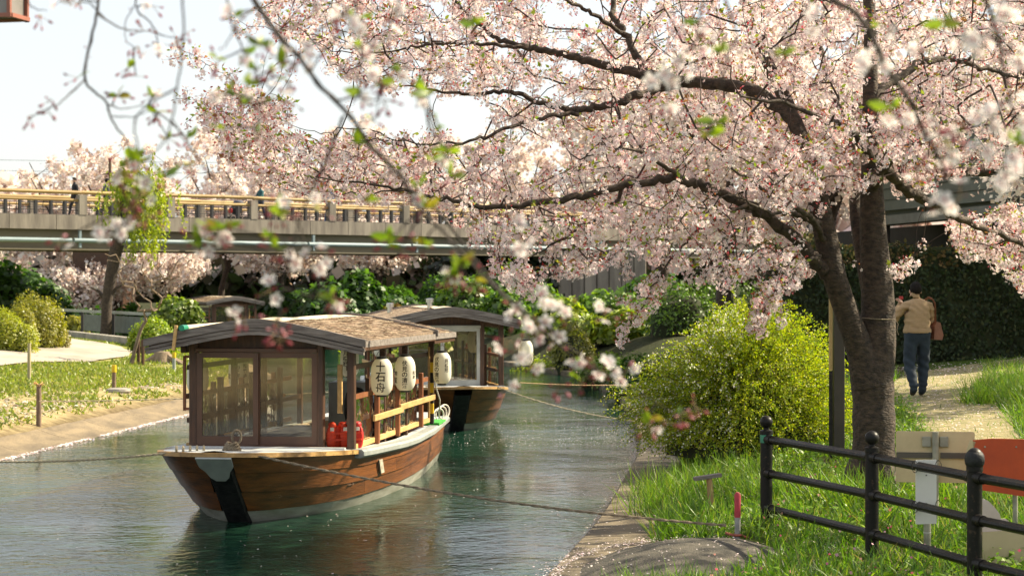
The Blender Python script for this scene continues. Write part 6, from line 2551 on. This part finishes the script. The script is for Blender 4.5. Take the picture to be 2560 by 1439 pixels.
MB().bar(A - dd * 9 - nn * 1.6 + Vector((0, 0, 2.5)), B - nn * 1.6 + Vector((0, 0, 2.5)), .2, 3.2).build('recessed_wall', mat('dark_wall', (.03, .03, .03), rough=.9), hs, world=True)
MB().bar(A - nn * 2.6 + Vector((0, 0, 5.6)), B - nn * 2.6 + Vector((0, 0, 5.6)), 4.8, 2.6).build('upper_storey', M_clap, hs, world=True)
MB().bar(A - nn * 2.4 + Vector((0, 0, 7.05)), B - nn * 2.4 + Vector((0, 0, 7.05)), 5.8, .22).build('roof', mat('slate_roof', (.09, .09, .10), rough=.7), hs, world=True)
for u in (.06, .5, .95):
    q = A.lerp(B, u) - nn * .1
    MB().box((q.x, q.y, 2.3), (.16, .16, 3.5)).build('pillar', M_iron, hs, world=True)

# house roof beyond the bridge and power pole with wires
q = W(262, 470, 108)
hr = thing('far_house', 'grey gabled roof showing above the left bridge rail', 'house', (q.x, q.y, gz(q.x, q.y)))
g0 = gz(q.x, q.y)
MB().box((0, 0, 3.0), (2.6, 4.0, 6.0)).build('wall', M_brown, hr)
poly = [(-2.0, 5.9), (0, 7.3), (2.0, 5.9), (2.0, 5.75), (0, 7.1), (-2.0, 5.75)]
MB().prism(poly, Matrix.Rotation(PI / 2, 4, 'X'), 4.6).build('roof', mat('grey_roof_tile', (.22, .21, .20), (.15, .14, .14), rough=.7, scale=6), hr)
q = W(275, 430, 88)
pl = thing('power_pole', 'slender utility pole rising above the bridge left of willow', 'pole', (q.x, q.y, gz(q.x, q.y)))
MB().tube([(0, 0, -.2), (0, 0, 9.1)], [.09, .065], 8).build('mast', mat('pole_brown', (.14, .09, .06), rough=.8), pl, smooth=True)
for z in (5.2, 6.4, 7.6, 8.4):
    MB().tube([(-.28, 0, z), (.28, 0, z + .05)], .03, 6).build('step_bolt', M_iron, pl)
far = Vector((-58, 140, 11))
for i, (z, e) in enumerate(((13.2, 12.6), (12.4, 11.8), (10.9, 10.6))):
    a, b = Vector((-70, 150, z)), Vector((22, 150, e))
    w = thing('power_wire', ('topmost', 'middle', 'lowest')[i] + ' of three thin wires crossing the pale sky', 'wire', a, 0, 'overhead wires')
    pts = [a.lerp(b, u) - a - Vector((0, 0, 1.0 * 4 * u * (1 - u))) for u in np.linspace(0, 1, 24)]
    MB().tube(pts, .014, 5).build('cable', M_iron, w)

# ------------------------------------------------------------------ left bank furniture
M_post = mat('old_post', (.22, .15, .10), (.12, .08, .055), rough=.85, scale=9, stretch=(3, 3, .6), bump=.4)
M_postp = mat('pale_post', (.42, .36, .22), (.30, .25, .15), rough=.8, scale=9, stretch=(3, 3, .6))
GP = 'mooring posts on the left bank'
for px, py, Y, hpx, kind, l in ((97, 1060, 33.3, 105, 'dark', 'dark wooden mooring post with straw-tipped top nearest the water'), (73, 945, 42.0, 92, 'pale', 'pale slender post beside the path'),
                                (285, 992, 41.5, 60, 'yellow', 'dark post with yellow painted top on grassy bank'), (435, 915, 50.0, 46, 'yellowgrey', 'grey post with yellow top under the boat eave')):
    q = W(px, py, Y)
    z = gz(q.x, q.y)
    hh = hpx / F * Y
    s = thing('mooring_post', l, 'post', (q.x, q.y, z), 0, GP)
    mm = {'dark': M_post, 'pale': M_postp, 'yellow': M_post, 'yellowgrey': M_greyplate}[kind]
    th = .045 if kind != 'pale' else .04
    MB().tube([(0, 0, -.2), (0, 0, hh)], [th, th * .9], 10).build('shaft', mm, s, smooth=True)
    if 'yellow' in kind:
        MB().tube([(0, 0, hh * .72), (0, 0, hh * 1.02)], th * 1.12, 10).build('yellow_top', M_yellow, s, smooth=True)
    if kind == 'dark':
        mb = MB()
        for i in range(14):
            a = rng.uniform(0, 2 * PI)
            mb.bar((0, 0, hh - .02), (.09 * math.cos(a), .09 * math.sin(a), hh + rng.uniform(-.03, .05)), .012, .012)
        mb.build('straw_tip', M_pine, s)
q = W(300, 992, 41.0)
st = thing('flat_stone', 'flat pale stone at the foot of the yellow-topped post', 'stone', (q.x + .03, q.y - .3, gz(q.x, q.y - .3)))
MB().add(*puff((0, 0, .03), (.26, .2, .07), 12, 6, 3)).build('stone', M_conc2, st, smooth=True)
# low wall and railing at the bend of the path
q0, q1 = W(120, 815, 76), W(350, 852, 66)
lw = thing('low_wall', 'low concrete wall along the bend of the pale path', 'wall', (q0.x, q0.y, gz(q0.x, q0.y)))
a, b = Vector((q0.x, q0.y, gz(q0.x, q0.y))), Vector((q1.x, q1.y, gz(q1.x, q1.y)))
for i in range(6):
    u0, u1 = i / 6, (i + 1) / 6 - .006
    MB().bar(a.lerp(b, u0) + Vector((0, 0, .12)), a.lerp(b, u1) + Vector((0, 0, .12)), .3, .34).build('wall_block', M_conc2, lw, world=True)
gr = thing('guard_rail', 'grey metal guard rail with blue-grey panels behind the low wall', 'railing', (a.x, a.y + 2.5, a.z))
a2, b2 = a + Vector((-.5, 3.0, 0)), b + Vector((.6, 4.5, 0))
MB().bar(a2 + Vector((0, 0, .98)), b2 + Vector((0, 0, .98)), .09, .10).build('top_rail', M_greyplate, gr, world=True)
for i in range(5):
    q = a2.lerp(b2, i / 4)
    MB().bar(q + Vector((0, 0, -.2)), q + Vector((0, 0, .95)), .1, .1, up=(1, 0, 0)).build('post', M_iron, gr, world=True)
for i in (1, 2, 3):
    p, q = a2.lerp(b2, i / 4 + .015), a2.lerp(b2, (i + 1) / 4 - .015)
    MB().bar(p + Vector((0, 0, .55)), q + Vector((0, 0, .55)), .03, .62).build('panel', mat('blue_grey_panel', (.11, .13, .13), (.075, .09, .09), rough=.5), gr, world=True)
# lamp housing that reaches in at the top left corner
q = W(14, 6, 11)
lm = thing('lamp_housing', 'reddish framed lamp housing at the top left corner', 'lamp', q, math.radians(-14))
M_lamp = mat('red_brown_frame', (.30, .10, .07), (.22, .08, .05), rough=.5)
for x in (-.13, .075):
    for y in (-.1, .1):
        MB().box((x, y, .02), (.02, .02, .24)).build('frame_post', M_lamp, lm)
mb = MB().box((-.03, -.1, -.085), (.24, .022, .022)).box((-.03, .1, -.085), (.24, .022, .022)).box((.085, 0, -.085), (.022, .2, .022))
mb.build('frame_rail', M_lamp, lm)
MB().box((-.03, 0, .0), (.19, .19, .16)).build('glass_box', mat('smoky_panel', (.22, .20, .19), (.16, .15, .14), rough=.3), lm)
MB().box((-.03, 0, .16), (.34, .30, .03)).build('cap', M_lamp, lm)
MB().tube([(-.1, 0, .02), (-1.0, 0, .05), (-1.02, 0, -2.6)], .03, 8).build('bracket', M_iron, lm)

# ------------------------------------------------------------------ blurred cherry branches close to the camera
def flower_mesh(openness=1.0):
    v, f, c = [], [], []
    v.append((0, 0, 0))
    c.append((.50, .09, .13))
    for k in range(5):
        a = 2 * PI * k / 5
        b = len(v)
        pet = ((.28, -.42, .06), (.28, .42, .06), (.72, -.47, .16), (.72, .47, .16), (1.0, -.20, .26), (1.0, .20, .26), (.93, 0, .24))
        for r, da, z in pet:
            rr = r * (.55 + .45 * openness)
            v.append((rr * math.cos(a + da), rr * math.sin(a + da), z + (1 - openness) * r * .8))
            c.append((.82, .66, .67) if r < .5 else (.91, .87, .86))
        f += [(0, b, b + 1), (b, b + 2, b + 3), (b, b + 3, b + 1), (b + 2, b + 4, b + 6), (b + 2, b + 6, b + 3), (b + 3, b + 6, b + 5)]
    # stamens
    for k in range(7):
        a = 2 * PI * k / 7 + .3
        b = len(v)
        v += [(.02 * math.cos(a + 1), .02 * math.sin(a + 1), .02), (.02 * math.cos(a - 1), .02 * math.sin(a - 1), .02), (.26 * math.cos(a), .26 * math.sin(a), .34)]
        c += [(.6, .3, .3), (.6, .3, .3), (.55, .35, .08)]
        f.append((b, b + 1, b + 2))
    # calyx
    b = len(v)
    v += [(.09 * math.cos(2 * PI * j / 5), .09 * math.sin(2 * PI * j / 5), -.02) for j in range(5)] + [(0, 0, -.34)]
    c += [(.30, .05, .06)] * 6
    f += [(b + j, b + (j + 1) % 5, b + 5) for j in range(5)]
    me = mesh_np('blossom', np.array(v), np.array(f), np.array(c))
    me.materials.append(M_blossom)
    return me


def bud_mesh(col):
    v, f = puff((0, 0, .5), (.24, .24, .5), 7, 5, 2)
    b = len(v)
    v = v + [(-.04, 0, 0), (.04, 0, 0), (.03, 0, -1.3), (-.03, 0, -1.3)]
    f = f + [(b, b + 1, b + 2, b + 3)]
    c = [col] * b + [(.22, .10, .05)] * 4
    me = mesh_np('bud', np.array(v), np.array(f), np.array(c), True)
    me.materials.append(M_blossom)
    return me


def leaf_mesh(col):
    v, f = [], []
    for i, (y, w) in enumerate(((0, .02), (.2, .17), (.45, .25), (.7, .19), (.9, .07), (1.0, .0))):
        z = -.25 * y * y
        v += [(-w, y, z + w * .35), (0, y, z), (w, y, z + w * .35)]
    for i in range(5):
        for j in range(2):
            f.append((i * 3 + j, i * 3 + j + 1, i * 3 + 4 + j, i * 3 + 3 + j))
    me = mesh_np('leaf', np.array(v), np.array(f), np.tile(np.array([col]), (len(v), 1)), True)
    me.materials.append(M_leaf)
    return me


FLM = [flower_mesh(1.0), flower_mesh(.75)]
BUDM = [bud_mesh((.40, .07, .10)), bud_mesh((.26, .05, .05)), bud_mesh((.62, .30, .35))]
LFM = [leaf_mesh((.20, .28, .02)), leaf_mesh((.13, .21, .02)), leaf_mesh((.26, .22, .04))]


def rot_to(d, spin):
    return Vector(d).to_track_quat('Z', 'Y').to_matrix().to_4x4() @ Matrix.Rotation(spin, 4, 'Z')


NEAR_TWIG = mat('near_twig', (.045, .030, .022), (.025, .018, .014), rough=.8, scale=30)


def fg_branch(label, Y, twigs, clusters, extra_buds=10):
    """twigs: lists of (px, py, dY, radius); clusters: (px, py, dY, flowers, buds, leaves)"""
    w0 = W(twigs[0][0][0], twigs[0][0][1], Y)
    t = thing('cherry_branch', label, 'branch', w0, 0, 'blossoming twigs hanging close to the camera')
    mb = MB()
    allp = []
    for tw in twigs:
        q = []
        for x, y, dY, r in tw:
            w = W(x, y, Y + dY)
            q.append((w.x, w.y, w.z, r))
        q = smooth_path(q, 5)
        q[1:-1, :3] += rng.normal(size=(len(q) - 2, 3)) * .0012
        # woody knots along the twig
        rr = [p[3] * (1 + .25 * (rng.random() < .18)) for p in q]
        MB().tube([Vector(p[:3]) for p in q], rr, 7).build('twig', NEAR_TWIG, t, smooth=True, world=True)
        allp.append(q[:, :3])
    allp = np.concatenate(allp)
    stalk = MB()

    def put(me, name, p, d, s):
        o = bpy.data.objects.new(name, me)
        COL.objects.link(o)
        o.parent = t
        o.matrix_local = Matrix.Translation(Vector(p) - w0) @ rot_to(d, rng.uniform(0, 6)) @ Matrix.Scale(s, 4)
        return o
    for x, y, dY, nf, nb, nl in clusters:
        c = np.array(W(x, y, Y + dY))
        k = int(((allp - c) ** 2).sum(1).argmin())
        a = allp[k]
        if np.linalg.norm(a - c) > .03:
            m = (a + c) / 2 + np.array([0, 0, .01]) + rng.normal(size=3) * .006
            mb.tube([a, m, c], [.0026, .0022, .0018], 6)
        for i in range(nf):
            u = rng.normal(size=3)
            u[2] -= .5
            u /= np.linalg.norm(u)
            p = c + u * rng.uniform(.018, .032)
            d = u * .6 + np.array([0, -.75, -.1]) * rng.uniform(.1, 1.2) + rng.normal(size=3) * .3
            put(FLM[int(rng.random() < .3)], 'blossom', p, d, rng.uniform(.016, .021))
            stalk.tube([c, p], [.0009, .0008], 4)
        for i in range(nb):
            u = rng.normal(size=3)
            u[2] -= .6
            u /= np.linalg.norm(u)
            p = c + u * rng.uniform(.018, .034)
            put(BUDM[rng.choice(3, p=[.45, .35, .2])], 'bud', p, u, rng.uniform(.012, .018))
            stalk.tube([c, p], [.0009, .0008], 4)
        for i in range(nl):
            u = rng.normal(size=3)
            u[2] = abs(u[2]) * .6
            u /= np.linalg.norm(u)
            me = LFM[rng.choice(3, p=[.5, .3, .2])]
            o = bpy.data.objects.new('leaf', me)
            COL.objects.link(o)
            o.parent = t
            o.matrix_local = Matrix.Translation(Vector(c) - w0) @ Vector(u).to_track_quat('Y', 'Z').to_matrix().to_4x4() @ Matrix.Rotation(rng.uniform(0, 6), 4, 'Y') @ Matrix.Scale(rng.uniform(.030, .050), 4)
    for i in range(extra_buds):
        p = allp[rng.integers(len(allp))]
        put(BUDM[1], 'bud', p + rng.normal(size=3) * .006, rng.normal(size=3), rng.uniform(.006, .010))
    if mb.v:
        mb.build('side_twigs', NEAR_TWIG, t, smooth=True, world=True)['kind'] = 'stuff'
    if stalk.v:
        stalk.build('flower_stalks', mat('flower_stalk', (.20, .12, .05), rough=.7), t, world=True)['kind'] = 'stuff'
    return t


fg_branch('thin dark cherry twig hanging down the pale sky at left', 5.6,
          [[(252, -40, 0, .0045), (240, 40, 0, .0042), (218, 140, 0, .0040), (213, 200, 0, .0038), (232, 225, .05, .0036), (265, 255, .1, .0034), (280, 300, .1, .0030), (320, 360, .1, .0026), (345, 420, .1, .0022), (360, 470, .1, .0016)],
           [(213, 200, 0, .0026), (170, 240, -.05, .0022), (130, 268, -.1, .0018), (75, 295, -.1, .0012)],
           [(243, 35, 0, .0028), (300, 70, .1, .0024), (360, 78, .2, .0015)],
           [(345, -30, .2, .0030), (340, 20, .2, .0026), (375, 55, .25, .0022), (400, 85, .3, .0018), (470, 100, .3, .0012)],
           [(335, 15, .2, .0018), (312, 60, .15, .0015), (315, 100, .1, .0013), (335, 118, .1, .0010)],
           [(272, 262, .1, .0022), (310, 272, .15, .0016), (370, 262, .2, .0010)], [(280, 290, .1, .0020), (330, 292, .1, .0015), (375, 275, .1, .0010)],
           [(60, -20, .3, .0020), (80, 18, .3, .0016), (118, 28, .3, .0010)]],
          [(345, 115, .1, 1, 5, 0), (360, 78, .2, 0, 6, 0), (395, 110, .25, 2, 4, 0), (380, 15, .2, 2, 3, 0), (440, 95, .3, 1, 4, 0), (470, 80, .3, 0, 4, 0), (295, 240, .1, 0, 5, 4), (385, 240, .2, 1, 7, 3), (395, 280, .2, 0, 9, 2),
           (130, 250, -.1, 0, 4, 0), (75, 290, -.1, 0, 6, 0), (120, 280, -.1, 0, 4, 0), (195, 195, 0, 0, 3, 1), (320, 170, .1, 0, 6, 1), (340, 190, .1, 0, 4, 0), (330, 400, .1, 1, 5, 4), (345, 455, .1, 1, 6, 3), (330, 500, .1, 0, 5, 1), (100, 40, .3, 0, 6, 1), (200, 5, .1, 3, 3, 0), (160, -5, .1, 3, 4, 0), (285, 440, .1, 1, 4, 1), (420, 345, .2, 0, 6, 3), (470, 345, .2, 0, 5, 2), (480, 410, .2, 0, 5, 2)])
fg_branch('long dark cherry branch slanting across the middle of the picture', 4.6,
          [[(610, -40, 0, .0062), (685, 75, 0, .0058), (745, 140, 0, .0056), (792, 208, 0, .0054), (862, 275, 0, .0052), (925, 362, .05, .0048), (1000, 440, .1, .0046), (1055, 528, .1, .0042), (1120, 590, .1, .0038), (1180, 660, .1, .0042), (1260, 740, .1, .0036), (1360, 810, .1, .0030), (1440, 880, .1, .0024), (1500, 930, .1, .0018)],
           [(860, 290, 0, .0040), (835, 350, .02, .0036), (800, 430, .05, .0032), (765, 510, .05, .0028), (740, 580, .05, .0024), (722, 650, .05, .0020), (700, 740, .05, .0014)],
           [(845, 250, 0, .0024), (890, 243, 0, .0020), (940, 250, 0, .0014)],
           [(745, 160, 0, .0026), (700, 200, -.1, .0020), (650, 260, -.15, .0014)],
           [(640, 20, 0, .003), (600, 50, -.1, .0022), (560, 120, -.15, .0014)],
           [(1120, 595, .1, .0026), (1150, 650, 0, .0020), (1165, 700, 0, .0014)],
           [(990, 430, .1, .0024), (1080, 370, .1, .0018), (1130, 380, .1, .0012)]],
          [(870, 75, -.1, 2, 2, 0), (740, 140, 0, 2, 2, 0), (620, 210, -.1, 2, 3, 4), (560, 235, -.1, 1, 3, 3), (780, 140, 0, 2, 2, 0), (650, 110, -.1, 1, 3, 4), (590, 40, 0, 2, 4, 1), (700, 160, 0, 1, 6, 2), (870, 30, 0, 2, 4, 1), (905, 110, 0, 3, 3, 1), (950, 200, 0, 2, 6, 1), (905, 230, 0, 1, 5, 1),
           (1070, 235, .1, 1, 2, 3), (960, 250, 0, 0, 7, 0), (890, 360, .05, 0, 4, 3), (1120, 380, .1, 1, 3, 4), (1065, 520, .1, 0, 5, 3), (1040, 470, .1, 1, 5, 2), (910, 500, .1, 0, 4, 3), (700, 530, .05, 1, 4, 2), (800, 520, .05, 1, 2, 1), (560, 570, .1, 2, 5, 3), (500, 620, .1, 1, 5, 2), (540, 600, .1, 1, 4, 1), (660, 590, .05, 0, 4, 3), (690, 620, .05, 0, 4, 2),
           (790, 640, .05, 3, 2, 0), (975, 600, .1, 0, 4, 4), (1000, 620, .1, 0, 4, 3), (1060, 610, .1, 0, 4, 3), (1150, 665, 0, 1, 8, 5), (1130, 690, 0, 1, 8, 3), (1190, 700, 0, 0, 8, 2), (830, 760, .05, 1, 6, 1), (670, 730, .05, 2, 2, 0), (690, 830, .05, 0, 6, 0), (590, 800, .05, 1, 4, 0)])
fg_branch('blurred pink and white blossom spray right of the second boat', 5.0,
          [[(1090, 520, .1, .0042), (1180, 640, .1, .0038), (1280, 760, .1, .0034), (1360, 830, .1, .0028), (1440, 900, .1, .0022), (1480, 960, .1, .0014)],
           [(1280, 760, .1, .0022), (1330, 730, .05, .0018), (1380, 740, 0, .0012)], [(1360, 830, .1, .002), (1440, 820, .1, .0015), (1520, 780, .1, .001)],
           [(1440, 900, .1, .0018), (1560, 960, .1, .0014), (1700, 1040, .1, .001)], [(1300, 560, .1, .0016), (1300, 620, .1, .001)]],
          [(1300, 600, .1, 4, 2, 0), (1280, 540, .1, 2, 1, 0), (1380, 740, 0, 4, 1, 0), (1405, 755, 0, 2, 1, 0), (1290, 770, .05, 3, 4, 0), (1330, 830, .1, 3, 4, 0), (1270, 850, .1, 2, 4, 0), (1340, 800, .1, 3, 3, 0), (1300, 870, .1, 2, 4, 0), (1390, 860, .1, 3, 2, 0), (1515, 785, .1, 3, 3, 0), (1420, 780, .1, 0, 6, 0), (1330, 900, .1, 1, 5, 0), (1450, 900, .1, 2, 5, 1), (1510, 920, .1, 4, 3, 0), (1560, 930, .1, 3, 3, 0), (1480, 890, .1, 1, 5, 0), (1400, 960, .1, 0, 6, 0), (1450, 950, .1, 0, 4, 1), (1700, 1035, .1, 0, 9, 2), (1740, 1020, .1, 0, 6, 0), (1660, 1050, .1, 1, 6, 1), (1620, 1060, .1, 0, 4, 1), (1260, 960, .1, 1, 3, 0)])
fg_branch('dark cherry branch bending down before the big tree, upper right', 4.3,
          [[(2030, -40, 0, .0075), (2080, 0, 0, .0070), (2140, 35, 0, .0066), (2185, 100, 0, .0062), (2220, 175, 0, .0058), (2270, 245, 0, .0054), (2310, 330, 0, .0048), (2345, 390, 0, .0040), (2370, 450, 0, .0028)],
           [(2270, 245, 0, .003), (2340, 300, 0, .0022), (2400, 300, 0, .0014)], [(2330, 370, 0, .0026), (2400, 370, 0, .0018), (2450, 330, 0, .0012)]],
          [(2200, 150, -.1, 3, 0, 0), (2185, 170, -.1, 2, 0, 0), (2050, 50, 0, 3, 2, 0), (2310, 130, 0, 2, 1, 1), (1960, 130, 0, 0, 3, 3), (2220, 270, 0, 2, 2, 2), (2290, 300, 0, 2, 3, 0), (2345, 310, 0, 1, 4, 0), (2350, 340, 0, 3, 1, 0), (2390, 300, 0, 0, 5, 0), (2400, 330, 0, 1, 6, 1), (2340, 415, 0, 0, 7, 1), (2290, 420, 0, 1, 8, 0), (2380, 380, 0, 3, 2, 1), (2200, 60, 0, 1, 3, 1)])
fg_branch('blurred white blossom branch along the right picture edge', 4.0,
          [[(2450, -40, 0, .0050), (2480, 40, 0, .0046), (2500, 120, 0, .0040), (2515, 200, 0, .0034), (2540, 290, 0, .0028), (2600, 380, 0, .0020)],
           [(2500, 100, 0, .003), (2440, 90, 0, .0022), (2420, 100, 0, .0014)], [(2525, 240, 0, .0026), (2480, 290, 0, .002), (2440, 370, 0, .0014), (2400, 480, 0, .001)],
           [(2540, 290, 0, .002), (2510, 400, 0, .0016), (2520, 460, 0, .001)]],
          [(2430, 95, 0, 5, 0, 0), (2460, 110, 0, 3, 0, 0), (2500, 40, 0, 4, 1, 0), (2550, 130, 0, 3, 1, 0), (2480, 290, 0, 4, 1, 0), (2450, 300, 0, 2, 1, 0), (2535, 310, 0, 3, 1, 0), (2440, 375, 0, 3, 1, 0), (2530, 440, 0, 5, 1, 0), (2555, 410, 0, 4, 1, 0), (2360, 510, 0, 3, 0, 0), (2400, 495, 0, 2, 1, 0), (2360, 60, 0, 0, 2, 4), (2550, 360, 0, 0, 2, 4), (2530, 230, 0, 2, 1, 0)])
fg_branch('small out-of-focus sprig with white flowers before the upper limbs', 4.4,
          [[(1770, -40, 0, .0034), (1750, 40, 0, .0028), (1742, 100, 0, .0022), (1700, 150, 0, .0018), (1680, 200, 0, .0014), (1665, 260, 0, .001)], [(1800, -40, .1, .0030), (1840, 90, .1, .0024), (1820, 130, .1, .0018), (1800, 240, .1, .0014), (1790, 310, .1, .001)]],
          [(1745, 95, 0, 3, 3, 0), (1735, 110, 0, 2, 4, 0), (1670, 180, 0, 4, 0, 1), (1695, 200, 0, 3, 0, 0), (1650, 195, 0, 2, 0, 0), (1665, 250, 0, 2, 2, 0), (1805, 130, .1, 0, 1, 5), (1790, 310, .1, 0, 1, 6), (1770, 340, .1, 0, 1, 4), (1745, 55, 0, 0, 2, 2)])

fg_branch('loose sprays of buds and leaves drifting before the left part of the crown', 4.9,
          [[(560, -40, 0, .0030), (575, 40, 0, .0026), (600, 110, 0, .0022), (640, 180, 0, .0018), (650, 260, 0, .0014), (640, 340, 0, .0009)],
           [(880, -40, 0, .0030), (900, 60, 0, .0024), (935, 150, 0, .0020), (950, 230, 0, .0016), (930, 320, 0, .0010)],
           [(1010, -40, .1, .0026), (990, 30, .1, .0020), (960, 90, .1, .0014)],
           [(935, 150, 0, .0016), (1010, 190, 0, .0012), (1060, 240, 0, .0009)],
           [(1200, -40, .1, .0026), (1180, 30, .1, .0018), (1190, 90, .1, .0012)]],
          [(545, 150, 0, 0, 5, 2), (610, 130, 0, 1, 4, 3), (640, 170, 0, 0, 6, 2), (660, 250, 0, 1, 6, 1), (680, 180, 0, 1, 6, 1), (610, 260, 0, 0, 5, 3), (560, 320, 0, 0, 5, 2), (640, 330, 0, 1, 5, 1), (720, 200, 0, 1, 6, 1), (735, 260, 0, 0, 5, 0), (900, 40, 0, 2, 4, 1), (930, 120, 0, 2, 5, 1), (955, 215, 0, 2, 6, 2), (930, 300, 0, 1, 6, 1), (1000, 180, 0, 1, 6, 1), (1060, 235, 0, 1, 3, 4), (985, 30, .1, 2, 3, 0), (960, 90, .1, 1, 5, 0), (1185, 60, .1, 0, 5, 3), (1100, 320, 0, 0, 3, 3), (1085, 400, 0, 0, 4, 3), (820, 60, 0, 1, 5, 0), (1130, 440, 0, 0, 4, 4)])
fg_branch('reddish bud clusters hanging before the willow and bridge', 4.7,
          [[(455, -40, 0, .0028), (458, 100, 0, .0025), (442, 220, 0, .0023), (430, 300, 0, .0022), (405, 360, 0, .0018), (360, 400, 0, .0014), (330, 430, 0, .0010)], [(442, 220, 0, .0022), (372, 262, 0, .0022), (338, 305, 0, .0022), (345, 380, 0, .0018), (345, 460, 0, .0014), (350, 520, 0, .0009)],
           [(430, 300, 0, .0022), (500, 400, 0, .0020), (550, 470, 0, .0016), (555, 540, 0, .0012), (530, 590, 0, .0009)], [(550, 470, 0, .0020), (660, 505, 0, .0019), (745, 560, 0, .0018), (765, 640, 0, .0014), (800, 720, 0, .0009)]],
          [(300, 420, 0, 1, 6, 1), (320, 440, 0, 1, 7, 2), (350, 480, 0, 2, 6, 3), (330, 510, 0, 0, 9, 1), (345, 400, 0, 0, 4, 5), (375, 540, 0, 0, 8, 0), (410, 440, 0, 0, 4, 2), (545, 575, 0, 3, 5, 3), (520, 560, 0, 2, 5, 1), (490, 600, 0, 1, 3, 1), (300, 560, 0, 4, 2, 0), (275, 590, 0, 3, 3, 0), (700, 540, 0, 0, 5, 3), (760, 640, 0, 2, 3, 0), (800, 660, 0, 2, 3, 0), (690, 800, 0, 0, 7, 1), (700, 840, 0, 0, 6, 0), (830, 740, 0, 1, 6, 2), (610, 790, 0, 1, 2, 0), (150, 600, 0, 1, 4, 0)])
